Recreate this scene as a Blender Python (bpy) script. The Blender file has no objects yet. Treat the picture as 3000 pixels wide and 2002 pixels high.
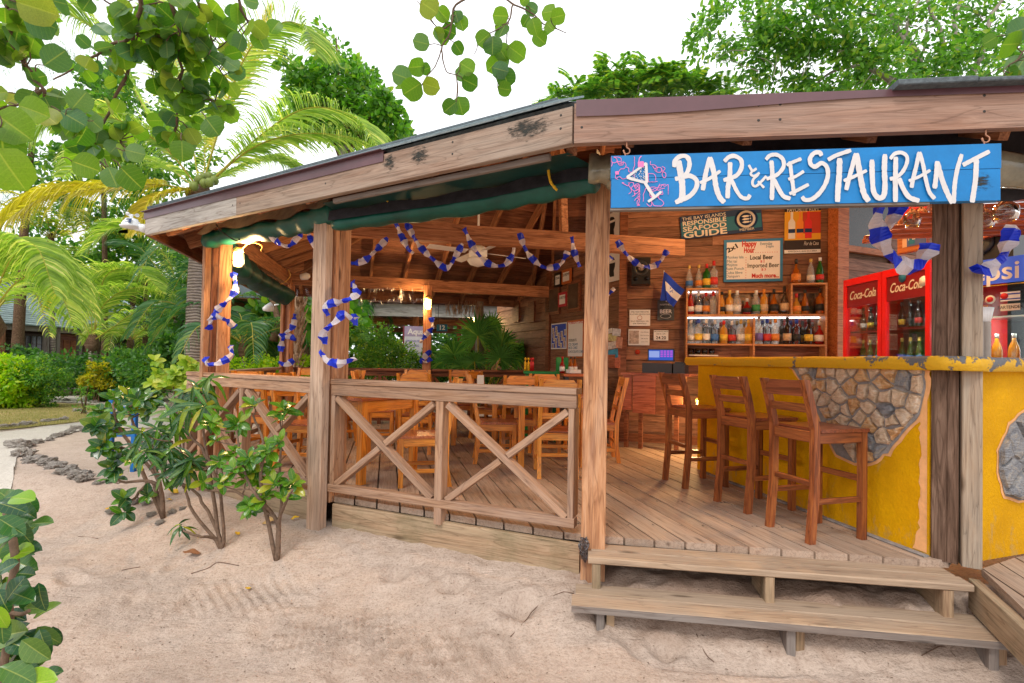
import bpy, math, random
import numpy as np
from math import sin, cos, radians, pi, sqrt, floor, atan2
from mathutils import Vector as V, Matrix as M, noise as mnoise
random.seed(7); rng = np.random.default_rng(7)
C = bpy.context.scene.collection
SC = bpy.context.scene
# ---------------------------------------------------------------- camera
FPX, PITCH, ROLL, SHIFT, EYE = 1500.0, radians(1.0), 0.018, 29.0, 1.55
_F = V((0, cos(PITCH), sin(PITCH))); _U0 = V((0, -sin(PITCH), cos(PITCH)))
_R = V((1, 0, 0)) * cos(ROLL) + _U0 * sin(ROLL); _U = _U0 * cos(ROLL) - V((1, 0, 0)) * sin(ROLL)
cam = bpy.data.cameras.new('camera'); camo = bpy.data.objects.new('camera', cam); C.objects.link(camo)
cam.sensor_width = 36; cam.lens = 18.0; cam.shift_y = SHIFT / 3000; cam.clip_end = 400; cam.clip_start = 0.05
camo.matrix_world = M.Translation((0, 0, EYE)) @ M((( _R.x, _U.x, -_F.x), (_R.y, _U.y, -_F.y), (_R.z, _U.z, -_F.z))).to_4x4()
SC.camera = camo
# ---------------------------------------------------------------- light
w = bpy.data.worlds.new('World'); SC.world = w; w.use_nodes = True
nt = w.node_tree; nt.nodes.clear()
out = nt.nodes.new('ShaderNodeOutputWorld'); bg = nt.nodes.new('ShaderNodeBackground')
sky = nt.nodes.new('ShaderNodeTexSky'); sky.sky_type = 'NISHITA'; sky.sun_disc = False
SUN_EL, SUN_AZ = radians(52), radians(205)      # azimuth clockwise from +Y
sky.sun_elevation = SUN_EL; sky.sun_rotation = SUN_AZ; sky.dust_density = 4.0
tc = nt.nodes.new('ShaderNodeTexCoord'); nz = nt.nodes.new('ShaderNodeTexNoise'); nz.inputs['Scale'].default_value = 1.6; nz.inputs['Detail'].default_value = 4
rp = nt.nodes.new('ShaderNodeValToRGB'); rp.color_ramp.elements[0].color = (10.4, 10.9, 11.6, 1); rp.color_ramp.elements[1].color = (12.6, 12.7, 12.9, 1)
rp.color_ramp.elements[0].position = .35; rp.color_ramp.elements[1].position = .6
mx = nt.nodes.new('ShaderNodeMix'); mx.data_type = 'RGBA'; mx.inputs['Factor'].default_value = .86
nt.links.new(tc.outputs['Generated'], nz.inputs['Vector']); nt.links.new(nz.outputs['Fac'], rp.inputs['Fac'])
nt.links.new(sky.outputs[0], mx.inputs['A']); nt.links.new(rp.outputs[0], mx.inputs['B'])
nt.links.new(mx.outputs['Result'], bg.inputs['Color']); bg.inputs['Strength'].default_value = .12
nt.links.new(bg.outputs[0], out.inputs[0])
sun = bpy.data.lights.new('sun', 'SUN'); sun.energy = 1.3; sun.angle = radians(14); sun.color = (1, .95, .87)
suno = bpy.data.objects.new('sun', sun); C.objects.link(suno)
sd = V((sin(SUN_AZ) * cos(SUN_EL), cos(SUN_AZ) * cos(SUN_EL), sin(SUN_EL)))
suno.rotation_euler = sd.to_track_quat('Z', 'Y').to_euler()
SC.view_settings.view_transform = 'Standard'; SC.view_settings.look = 'None'; SC.view_settings.gamma = 1
SC.view_settings.use_curve_mapping = False; SC.view_settings.exposure = 0.33
# ---------------------------------------------------------------- helpers
def ray(px, py): return _F + _R * ((px - 1500) / FPX) + _U * ((1001 + SHIFT - py) / FPX)
def at(px, py, Y):
    d = ray(px, py); t = Y / d.y; return V((d.x * t, Y, EYE + d.z * t))
def gz(px, py, z):
    d = ray(px, py); t = (z - EYE) / d.z; return V((d.x * t, d.y * t, z))
W = {}
I4 = M.Identity(4)
def link(o, parent=None, m=I4):
    C.objects.link(o)
    if parent is not None:
        o.parent = parent; o.matrix_basis = W[parent].inverted() @ m
    else: o.matrix_basis = m
    W[o] = m.copy(); return o
def obj(name, me, mat=None, parent=None, m=I4):
    o = bpy.data.objects.new(name, me)
    if mat is not None and not me.materials: me.materials.append(mat)
    return link(o, parent, m)
def tag(o, label, cat=None, group=None, kind=None):
    if label: o['label'] = label
    if cat: o['category'] = cat
    if group: o['group'] = group
    if kind: o['kind'] = kind
    return o
def empty(name, loc=(0, 0, 0), rz=0, label=None, cat=None, group=None):
    o = bpy.data.objects.new(name, None); o.empty_display_size = .1
    link(o, None, M.Translation(loc) @ M.Rotation(rz, 4, 'Z')); return tag(o, label, cat, group)
def struct(o): o['kind'] = 'structure'; return o
def copy_tree(o, m=None, parent=None):
    c = o.copy(); C.objects.link(c)
    if parent is not None: c.parent = parent
    if m is not None: c.matrix_basis = m; W[c] = m
    for ch in list(o.children): copy_tree(ch, None, c)
    return c
def mesh(name, v, f, smooth=False, mats=None, mi=None):
    me = bpy.data.meshes.new(name); me.from_pydata([tuple(p) for p in v], [], f); 
    if mats:
        for q in mats: me.materials.append(q)
    if mi is not None: me.polygons.foreach_set('material_index', mi)
    if smooth: me.polygons.foreach_set('use_smooth', [True] * len(me.polygons))
    me.update(); return me
def npmesh(name, verts, faces, smooth=False, mats=None, mi=None):
    verts = np.asarray(verts, dtype=np.float32); faces = np.asarray(faces, dtype=np.int32)
    me = bpy.data.meshes.new(name); k = faces.shape[1]
    me.vertices.add(len(verts)); me.vertices.foreach_set('co', verts.ravel())
    me.loops.add(faces.size); me.loops.foreach_set('vertex_index', faces.ravel())
    me.polygons.add(len(faces)); me.polygons.foreach_set('loop_start', np.arange(0, faces.size, k, dtype=np.int32))
    me.polygons.foreach_set('loop_total', np.full(len(faces), k, dtype=np.int32))
    if mats:
        for q in mats: me.materials.append(q)
    if mi is not None: me.polygons.foreach_set('material_index', np.asarray(mi, dtype=np.int32))
    if smooth: me.polygons.foreach_set('use_smooth', np.ones(len(faces), dtype=bool))
    me.update(); me.validate(); return me
_bc = {}
def boxmesh(L, w_, h, c=0.0):
    key = (round(L, 3), round(w_, 3), round(h, 3), round(c, 4))
    if key in _bc: return _bc[key].copy() if False else _bc[key]
    a, b, d = L / 2, w_ / 2, h / 2
    if c <= 0:
        v = [(x, y, z) for x in (-a, a) for y in (-b, b) for z in (-d, d)]
        f = [(0, 1, 3, 2), (4, 6, 7, 5), (0, 4, 5, 1), (2, 3, 7, 6), (0, 2, 6, 4), (1, 5, 7, 3)]
    else:   # chamfer on the long edges
        sec = [(-b + c, -d), (b - c, -d), (b, -d + c), (b, d - c), (b - c, d), (-b + c, d), (-b, d - c), (-b, -d + c)]
        v = [(-a, y, z) for y, z in sec] + [(a, y, z) for y, z in sec]
        f = [tuple(reversed(range(8))), tuple(range(8, 16))] + [(i, (i + 1) % 8, 8 + (i + 1) % 8, 8 + i) for i in range(8)]
        f = [f[0], f[1]] + f[2:]
    me = mesh('board', v, f); _bc[key] = me; return me
_bm = {}
def frame(p0, p1, up=V((0, 0, 1))):
    x = (V(p1) - V(p0)).normalized(); y = V(up).cross(x)
    if y.length < 1e-4: y = V((0, 1, 0)).cross(x)
    y.normalize(); z = x.cross(y)
    m = M(((x.x, y.x, z.x), (x.y, y.y, z.y), (x.z, y.z, z.z))).to_4x4(); m.translation = (V(p0) + V(p1)) / 2; return m
def board(name, p0, p1, w_, h, mat, parent=None, up=(0, 0, 1), c=0.004):
    L = (V(p1) - V(p0)).length; me = boxmesh(L, w_, h, c)
    key = (me.name, mat.name)
    if key not in _bm:
        k = me.copy(); k.materials.append(mat); _bm[key] = k
    return obj(name, _bm[key], None, parent, frame(p0, p1, V(up)))
def boxat(name, c_, sz, mat, parent=None, rz=0, ch=0.003):
    me = boxmesh(sz[0], sz[1], sz[2], ch); key = (me.name, mat.name)
    if key not in _bm:
        k = me.copy(); k.materials.append(mat); _bm[key] = k
    return obj(name, _bm[key], None, parent, M.Translation(c_) @ M.Rotation(rz, 4, 'Z'))
def tube(name, pts, r, mat, parent=None, seg=8, caps=True, m=I4, fn=None, smooth=True):
    pts = [V(p) for p in pts]; n = len(pts); rs = r if hasattr(r, '__len__') else [r] * n
    v, f = [], []; prev = V((0.12, 0.31, 0.94))
    for i, p in enumerate(pts):
        t = (pts[min(i + 1, n - 1)] - pts[max(i - 1, 0)]).normalized()
        a = prev - t * prev.dot(t)
        if a.length < 1e-3: a = t.orthogonal()
        a.normalize(); b = t.cross(a); prev = a
        for k in range(seg):
            q = 2 * pi * k / seg; rr = rs[i] * (fn(i, q) if fn else 1)
            v.append(p + (a * cos(q) + b * sin(q)) * rr)
    for i in range(n - 1):
        for k in range(seg): f.append((i * seg + k, i * seg + (k + 1) % seg, (i + 1) * seg + (k + 1) % seg, (i + 1) * seg + k))
    if caps: f.append(tuple(reversed(range(seg)))); f.append(tuple(range((n - 1) * seg, n * seg)))
    me = mesh(name, v, f, smooth, [mat]); return obj(name, me, None, parent, m) if parent is not False else me
def spline(pts, n=16):
    P = [V(p) for p in pts]; P = [P[0] * 2 - P[1]] + P + [P[-1] * 2 - P[-2]]; o = []
    segs = len(P) - 3
    for k in range(n + 1):
        u = k / n * segs; i = min(int(u), segs - 1); t = u - i; a, b, c, d = P[i:i + 4]
        o.append(0.5 * ((2 * b) + (c - a) * t + (2 * a - 5 * b + 4 * c - d) * t * t + (3 * b - a - 3 * c + d) * t ** 3))
    return o
def lathe(name, prof, mat, parent=None, m=I4, seg=14, mats=None, mis=None):
    v, f, mi = [], [], []
    for r, z in prof:
        for k in range(seg): v.append((r * cos(2 * pi * k / seg), r * sin(2 * pi * k / seg), z))
    for i in range(len(prof) - 1):
        for k in range(seg):
            f.append((i * seg + k, i * seg + (k + 1) % seg, (i + 1) * seg + (k + 1) % seg, (i + 1) * seg + k)); mi.append(mis[i] if mis else 0)
    f.append(tuple(reversed(range(seg)))); mi.append(0); f.append(tuple(range((len(prof) - 1) * seg, len(prof) * seg))); mi.append(mis[-1] if mis else 0)
    me = mesh(name, v, f, True, mats or [mat], mi); return obj(name, me, None, parent, m) if parent is not False else me
# ---------------------------------------------------------------- materials
def nmat(name):
    m = bpy.data.materials.new(name); m.use_nodes = True; nt = m.node_tree; b = nt.nodes['Principled BSDF']; return m, nt, b
def nd(nt, t, **k):
    n = nt.nodes.new(t)
    for a, b in k.items():
        if a in n.inputs: n.inputs[a].default_value = b
        else: setattr(n, a, b)
    return n
def ramp(nt, src, stops):
    r = nt.nodes.new('ShaderNodeValToRGB'); e = r.color_ramp.elements
    while len(e) < len(stops): e.new(.5)
    for i, (p, c) in enumerate(stops): e[i].position = p; e[i].color = (c[0], c[1], c[2], 1)
    nt.links.new(src, r.inputs['Fac']); return r.outputs[0]
def mixc(nt, fac, a, b, mode='MIX'):
    m = nt.nodes.new('ShaderNodeMix'); m.data_type = 'RGBA'; m.blend_type = mode
    if isinstance(fac, (int, float)): m.inputs['Factor'].default_value = fac
    else: nt.links.new(fac, m.inputs['Factor'])
    for k, x in (('A', a), ('B', b)):
        if isinstance(x, (tuple, list)): m.inputs[k].default_value = (x[0], x[1], x[2], 1)
        else: nt.links.new(x, m.inputs[k])
    return m.outputs['Result']
def mth(nt, op, a, b=0.0, c=None):
    m = nt.nodes.new('ShaderNodeMath'); m.operation = op
    for i, x in enumerate((a, b) if c is None else (a, b, c)):
        if isinstance(x, (int, float)): m.inputs[i].default_value = x
        else: nt.links.new(x, m.inputs[i])
    return m.outputs[0]
def mapped(nt, scale, rnd=True, space='Object'):
    t = nt.nodes.new('ShaderNodeTexCoord'); v = t.outputs[space]
    if rnd:
        oi = nt.nodes.new('ShaderNodeObjectInfo'); cb = nt.nodes.new('ShaderNodeCombineXYZ')
        r = oi.outputs['Random']
        nt.links.new(mth(nt, 'MULTIPLY', r, 37.0), cb.inputs[0]); nt.links.new(mth(nt, 'MULTIPLY', r, 91.0), cb.inputs[1]); nt.links.new(mth(nt, 'MULTIPLY', r, 53.0), cb.inputs[2])
        a = nt.nodes.new('ShaderNodeVectorMath'); a.operation = 'ADD'; nt.links.new(v, a.inputs[0]); nt.links.new(cb.outputs[0], a.inputs[1]); v = a.outputs[0]
    m = nt.nodes.new('ShaderNodeMapping'); m.inputs['Scale'].default_value = scale; nt.links.new(v, m.inputs['Vector']); return m.outputs[0]
def noise(nt, vec, scale, detail=4, rough=.6, dist=0):
    n = nd(nt, 'ShaderNodeTexNoise', Scale=scale, Detail=detail, Roughness=rough, Distortion=dist); nt.links.new(vec, n.inputs['Vector']); return n.outputs['Fac']
def bump(nt, b, h, strength=.3, dist=.01):
    n = nd(nt, 'ShaderNodeBump', Strength=strength, Distance=dist); nt.links.new(h, n.inputs['Height']); nt.links.new(n.outputs[0], b.inputs['Normal'])
def wood(name, dark, mid, light, rough=.6, spec=.3, weather=None, wamt=0.0, knots=True, var=.35, bs=.35, green=0.0, coat=0.0, rings=8.0):
    m, nt, b = nmat(name)
    v = mapped(nt, (1, 1, 1)); sv = mapped(nt, (.9, 11, 11))
    g = noise(nt, sv, 2.2, 6, .62, 1.6); fine = noise(nt, mapped(nt, (1.3, 75, 75)), 1.5, 3, .7, .3)
    col = ramp(nt, g, [(.3, dark), (.5, mid), (.72, light)])
    fr = ramp(nt, fine, [(.30, (.55, .52, .50)), (.48, (.97, .97, .97)), (1, (1.1, 1.1, 1.08))])
    col = mixc(nt, .75, col, fr, 'MULTIPLY')
    ring = mth(nt, 'FRACT', mth(nt, 'MULTIPLY', noise(nt, mapped(nt, (.55, 7, 7)), 1.7, 3, .45, .5), rings))
    col = mixc(nt, 1, col, ramp(nt, ring, [(0, (.60, .55, .52)), (.16, (.97, .97, .97)), (.8, (1.04, 1.03, 1.02)), (1, (.78, .75, .72))]), 'MULTIPLY')
    if weather:
        wn = noise(nt, mapped(nt, (.7, 5, 5)), 1.3, 5, .65, .6)
        wf = ramp(nt, wn, [(max(0, .5 - wamt * .6), (0, 0, 0)), (.62, (1, 1, 1))])
        wcol = mixc(nt, .8, weather, fr, 'MULTIPLY'); wcol = mixc(nt, .6, wcol, ramp(nt, ring, [(0, (.55, .52, .50)), (.14, (1, 1, 1))]), 'MULTIPLY')
        col = mixc(nt, mth(nt, 'MULTIPLY', wf, min(1, wamt * 1.6)), col, wcol)
    if green:
        gn = noise(nt, v, 3.1, 5, .7); col = mixc(nt, mth(nt, 'MULTIPLY', ramp(nt, gn, [(.5, (0, 0, 0)), (.75, (1, 1, 1))]), green), col, (.10, .10, .045))
    if knots:
        vo = nd(nt, 'ShaderNodeTexVoronoi', Scale=1.0); nt.links.new(mapped(nt, (1.6, 6.5, 6.5)), vo.inputs['Vector'])
        kf = ramp(nt, vo.outputs['Distance'], [(.05, (1, 1, 1)), (.13, (0, 0, 0))])
        col = mixc(nt, mth(nt, 'MULTIPLY', kf, .75), col, tuple(x * .35 for x in dark))
    oi = nt.nodes.new('ShaderNodeObjectInfo'); rv = ramp(nt, oi.outputs['Random'], [(0, (1 - var, 1 - var * 1.05, 1 - var * 1.1)), (1, (1 + var * .55, 1 + var * .5, 1 + var * .45))])
    col = mixc(nt, 1.0, col, rv, 'MULTIPLY')
    nt.links.new(col, b.inputs['Base Color'])
    nt.links.new(ramp(nt, g, [(0, (rough + .12,) * 3), (1, (rough - .08,) * 3)]), b.inputs['Roughness']); b.inputs['Specular IOR Level'].default_value = spec
    if coat: b.inputs['Coat Weight'].default_value = coat; b.inputs['Coat Roughness'].default_value = .25
    bump(nt, b, mth(nt, 'ADD', g, mth(nt, 'MULTIPLY', fine, .6)), bs, .006)
    return m
def plain(name, col, rough=.6, spec=.4, metal=0, var=.12, scale=6, bs=.1, emit=None, alpha=1, trans=0, coat=0):
    m, nt, b = nmat(name); v = mapped(nt, (1, 1, 1)); n = noise(nt, v, scale, 5, .65)
    c = ramp(nt, n, [(.3, tuple(x * (1 - var) for x in col)), (.7, tuple(min(1, x * (1 + var)) for x in col))])
    nt.links.new(c, b.inputs['Base Color']); b.inputs['Roughness'].default_value = rough; b.inputs['Specular IOR Level'].default_value = spec; b.inputs['Metallic'].default_value = metal
    if bs: bump(nt, b, noise(nt, v, scale * 6, 3), bs, .004)
    if emit: b.inputs['Emission Color'].default_value = (*emit[:3], 1); b.inputs['Emission Strength'].default_value = emit[3]
    if trans: b.inputs['Transmission Weight'].default_value = trans
    if coat: b.inputs['Coat Weight'].default_value = coat
    b.inputs['Alpha'].default_value = alpha; return m
def leafmat(name, c1, c2, c3=None, rough=.38, trans=.45, spot=None, vein=0):
    m, nt, b = nmat(name); g = nt.nodes.new('ShaderNodeNewGeometry'); oi = nt.nodes.new('ShaderNodeObjectInfo')
    r = mth(nt, 'FRACT', mth(nt, 'ADD', g.outputs['Random Per Island'], oi.outputs['Random']))
    st = [(0, c1), (.8, c2)] + ([(.97, c3)] if c3 else [])
    col = ramp(nt, r, st)
    n = noise(nt, mapped(nt, (1, 1, 1)), 9 if not vein else 26, 3); col = mixc(nt, .5, col, ramp(nt, n, [(.3, (.65, .7, .6)), (.7, (1.25, 1.2, 1.1))]), 'MULTIPLY')
    if spot:
        s = noise(nt, mapped(nt, (1, 1, 1)), 45, 3, .7); col = mixc(nt, ramp(nt, s, [(.66, (0, 0, 0)), (.70, (.85, .85, .85))]), col, spot)
    if vein:
        uv = nt.nodes.new('ShaderNodeAttribute'); uv.attribute_name = 'leafv'
        lu = nt.nodes.new('ShaderNodeAttribute'); lu.attribute_name = 'leafu'; sv_ = mth(nt, 'ABSOLUTE', mth(nt, 'SINE', mth(nt, 'MULTIPLY', lu.outputs['Fac'], 21.0)))
        col = mixc(nt, mth(nt, 'MULTIPLY', ramp(nt, sv_, [(.0, (1, 1, 1)), (.16, (0, 0, 0))]), vein * .8), col, (.34, .40, .09))
        col = mixc(nt, mth(nt, 'MULTIPLY', uv.outputs['Fac'], vein), col, (.55, .55, .12))
    nt.links.new(col, b.inputs['Base Color']); b.inputs['Roughness'].default_value = rough; b.inputs['Specular IOR Level'].default_value = .45
    tr = nt.nodes.new('ShaderNodeBsdfTranslucent'); tcol = mixc(nt, 1, col, (1.5, 1.7, .55), 'MULTIPLY'); nt.links.new(tcol, tr.inputs['Color'])
    ms = nt.nodes.new('ShaderNodeMixShader'); ms.inputs[0].default_value = trans; o = nt.nodes['Material Output']
    nt.links.new(b.outputs[0], ms.inputs[1]); nt.links.new(tr.outputs[0], ms.inputs[2]); nt.links.new(ms.outputs[0], o.inputs[0]); return m
def glass(name, col, rough=.03, k=1.2):
    m, nt, b = nmat(name); gl = nd(nt, 'ShaderNodeBsdfGlossy', Roughness=rough); tr = nd(nt, 'ShaderNodeBsdfTransparent'); tr.inputs[0].default_value = (*col, 1)
    fr = nd(nt, 'ShaderNodeFresnel', IOR=1.5); ms = nt.nodes.new('ShaderNodeMixShader'); nt.links.new(mth(nt, 'ADD', mth(nt, 'MULTIPLY', fr.outputs[0], k), .03 * k), ms.inputs[0])
    nt.links.new(tr.outputs[0], ms.inputs[1]); nt.links.new(gl.outputs[0], ms.inputs[2]); nt.links.new(ms.outputs[0], nt.nodes['Material Output'].inputs[0]); return m
def tglass(name, col, k=.5):
    m, nt, b = nmat(name); b.inputs['Base Color'].default_value = (*col, 1); b.inputs['Roughness'].default_value = .08; b.inputs['Coat Weight'].default_value = .6
    tr = nd(nt, 'ShaderNodeBsdfTransparent'); mxx = max(col); tr.inputs[0].default_value = (*[min(1, (c / mxx) ** .7) for c in col], 1); ms = nt.nodes.new('ShaderNodeMixShader'); ms.inputs[0].default_value = k
    nt.links.new(b.outputs[0], ms.inputs[1]); nt.links.new(tr.outputs[0], ms.inputs[2]); nt.links.new(ms.outputs[0], nt.nodes['Material Output'].inputs[0]); return m
def emis(name, col, s):
    m, nt, b = nmat(name); e = nd(nt, 'ShaderNodeEmission', Strength=s); e.inputs[0].default_value = (*col, 1); nt.links.new(e.outputs[0], nt.nodes['Material Output'].inputs[0]); return m
WD_DECK = wood('deck_wood', (.24, .135, .085), (.41, .265, .18), (.54, .375, .27), .65, .25, (.43, .33, .26), .5, True, .22, .4)
WD_STEP = wood('step_wood', (.25, .16, .10), (.40, .275, .175), (.52, .375, .255), .75, .2, (.38, .285, .21), .5, True, .15, .35)
WD_SKIRT = wood('skirt_wood', (.20, .12, .065), (.36, .225, .135), (.46, .31, .20), .75, .2, (.4, .33, .22), .35, True, .2, .35, .5)
WD_RAIL = wood('rail_wood', (.18, .085, .04), (.38, .20, .105), (.50, .31, .19), .7, .25, (.40, .29, .23), .36, True, .2, .4)
WD_POST = wood('post_wood', (.26, .10, .045), (.50, .24, .115), (.64, .36, .20), .6, .3, (.42, .34, .28), .12, True, .12, .4)
WD_RED = wood('red_wood', (.19, .068, .03), (.42, .175, .082), (.58, .28, .14), .55, .3, None, 0, True, .25, .3)
WD_FASC = wood('fascia_wood', (.16, .09, .06), (.32, .195, .135), (.43, .295, .22), .75, .2, (.35, .29, .235), .45, True, .08, .5)
WD_FASR = wood('fascia_red_wood', (.20, .10, .07), (.30, .155, .10), (.40, .235, .165), .7, .2, (.33, .25, .205), .35, True, .06, .5)
WD_CEIL = wood('ceiling_wood', (.12, .045, .026), (.28, .115, .068), (.40, .185, .11), .6, .25, None, 0, False, .35, .2)
WD_WALL = wood('wall_wood', (.14, .06, .034), (.32, .145, .082), (.44, .225, .135), .55, .3, (.22, .13, .09), .15, True, .4, .35)
WD_TRIM = wood('trim_wood', (.10, .03, .014), (.24, .085, .038), (.34, .14, .07), .5, .3, None, 0, True, .2, .3)
WD_ORNG = wood('orange_post_wood', (.26, .07, .02), (.48, .16, .045), (.58, .22, .08), .5, .35, None, 0, True, .1, .2)
WD_CHAIR = wood('chair_wood', (.52, .15, .014), (.78, .28, .03), (.88, .38, .06), .32, .45, None, 0, False, .16, .12, coat=.35)
WD_STOOL = wood('stool_wood', (.10, .023, .008), (.29, .078, .022), (.48, .17, .045), .4, .45, None, 0, False, .18, .2, coat=.2)
WD_SEAT = wood('seat_wood', (.12, .026, .012), (.24, .06, .024), (.33, .10, .04), .3, .5, None, 0, False, .15, .02, coat=.3)
WD_TABLE = wood('table_wood', (.24, .05, .016), (.46, .12, .035), (.60, .20, .06), .3, .5, None, 0, False, .15, .02, coat=.3)
WD_CAB = wood('cabinet_wood', (.22, .05, .025), (.42, .12, .06), (.55, .20, .11), .4, .4, None, 0, False, .12, .12)
WD_SHELF = wood('shelf_wood', (.40, .15, .05), (.60, .27, .11), (.70, .36, .17), .5, .3, None, 0, False, .1, .1)
WD_GREY = wood('grey_wood', (.10, .075, .06), (.20, .15, .125), (.30, .24, .20), .8, .15, (.28, .25, .23), .5, True, .25, .4)
WD_HUT = wood('hut_wood', (.05, .025, .016), (.11, .06, .04), (.18, .11, .075), .8, .15, (.15, .12, .10), .3, False, .4, .3)
WD_OLD = wood('old_post_wood', (.16, .09, .05), (.36, .24, .155), (.50, .37, .26), .8, .15, (.36, .31, .25), .5, True, .1, .5)
WD_DARK = wood('dark_post_wood', (.06, .033, .02), (.16, .095, .065), (.26, .17, .12), .7, .2, None, 0, True, .2, .4)
TRIMM = plain('brown_metal_trim', (.105, .045, .052), .35, .5, 0, .2, 3, .05)
GREENT = plain('green_tarp', (.003, .075, .052), .45, .4, 0, .3, 4, .15)
DGREENT = plain('dark_green_tarp', (.004, .045, .04), .5, .35, 0, .3, 4, .15)
BLACKT = plain('black_netting', (.025, .023, .028), .6, .3, 0, .4, 14, .5)
CLEART = plain('clear_vinyl', (.26, .24, .17), .16, .7, 0, .4, 5, .3)
ROPEY = plain('yellow_rope', (.75, .42, .02), .7, .3, 0, .3, 60, .6)
ROPEB = plain('tan_rope', (.55, .33, .10), .8, .2, 0, .3, 60, .6)
WHITE = plain('white_paper', (.80, .78, .77), .6, .3, 0, .04, 3, .02)
BLACK = plain('black_plastic', (.012, .012, .013), .35, .5, 0, .3, 8, .05)
DARKG = plain('dark_grey_plastic', (.03, .03, .033), .4, .5, 0, .2, 8, .05)
RUST = plain('rusty_steel', (.42, .20, .12), .6, .4, .3, .3, 30, .3)
STEEL = plain('steel', (.6, .6, .6), .3, .5, 1, .1, 10, .05)
RED = plain('red_paint', (.75, .012, .012), .28, .5, 0, .08, 3, .03)
ORANGE_B = plain('orange_board', (.5, .13, .03), .4)
# ================================================================ GROUND
def sst(a, b, x):
    t = min(1, max(0, (x - a) / (b - a))); return t * t * (3 - 2 * t)
def tz(x, y):
    q = y + (0.42 * (x - .45) if x < .45 else 0.15 * (x - .45))
    z = .2 * sst(2.45, 3.35, q)
    if x > .45: z = z * (1 - sst(.45, .8, x)) + sst(.45, .8, x) * .24 * sst(2.72, 3.35, q)
    if q > 3.45 and x > -6: z -= .10 * sst(3.45, 3.8, q) * (1 - sst(-1.7, -3.2, x) if x < -1.7 else 1) * (1 if y < 9 else 0)
    return z
PRINTS = [(random.uniform(-3.4, 2.3), random.uniform(1.7, 4.4), random.uniform(0, 3.1), random.uniform(.7, 1.3)) for _ in range(90)]
def hum(x, y):
    h = .022 * mnoise.noise(V((x * 1.3, y * 1.3, 0))) + .010 * mnoise.noise(V((x * 4.5, y * 4.5, 3))) + .0045 * mnoise.noise(V((x * 14, y * 14, 7)))
    q = y + (0.42 * (x - .45) if x < .45 else 0.15 * (x - .45))
    e = math.exp(-((q - 3.2) / .22) ** 2)
    h += e * (.035 * mnoise.noise(V((x * 3.3, y * 3.3, 9))) + .02 * mnoise.noise(V((x * 9, y * 9, 5))))
    # raked tyre-like ridges
    for cx, cy, rx, ry, an, wl in ((-.92, 2.88, .42, .30, .35, .045), (-.25, 2.72, .45, .26, -.25, .045), (-1.7, 3.3, .4, .22, .9, .05)):
        dx, dy = x - cx, y - cy; g = math.exp(-((dx / rx) ** 4 + (dy / ry) ** 4))
        if g > .02: h += g * .012 * sin(2 * pi * (dx * cos(an) + dy * sin(an) * .6 + .01 * sin(9 * dy)) / wl)
    if 0.5 < x < 2.7 and 2.6 < y < 3.6: h += .035 * mnoise.noise(V((x * 3.1, y * 3.7, 2))) + .02 * mnoise.noise(V((x * 11, y * 11, 2)))
    for cx, cy, a_, sc_ in PRINTS:
        if abs(x - cx) < .22 and abs(y - cy) < .22:
            dx, dy = x - cx, y - cy; u_, v_ = (dx * cos(a_) + dy * sin(a_)) / (.12 * sc_), (-dx * sin(a_) + dy * cos(a_)) / (.045 * sc_); d2 = u_ * u_ + v_ * v_
            if d2 < 5: h += -.014 * sc_ * math.exp(-d2 * 1.2) + .006 * math.exp(-(sqrt(d2) - 1.5) ** 2 * 4)
    for cx, cy, r in ((.07, 3.04, .07), (1.44, 2.33, .05), (-.35, 3.26, .05), (-.75, 3.42, .05), (.85, 2.76, .05)):   # crab holes
        d2 = ((x - cx) / (r * 1.5)) ** 2 + ((y - cy) / r) ** 2
        if d2 < 6: h -= .05 * math.exp(-d2 * 1.3); h += .015 * math.exp(-(sqrt(d2) - 1.7) ** 2 * 3)
    return h
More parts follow.
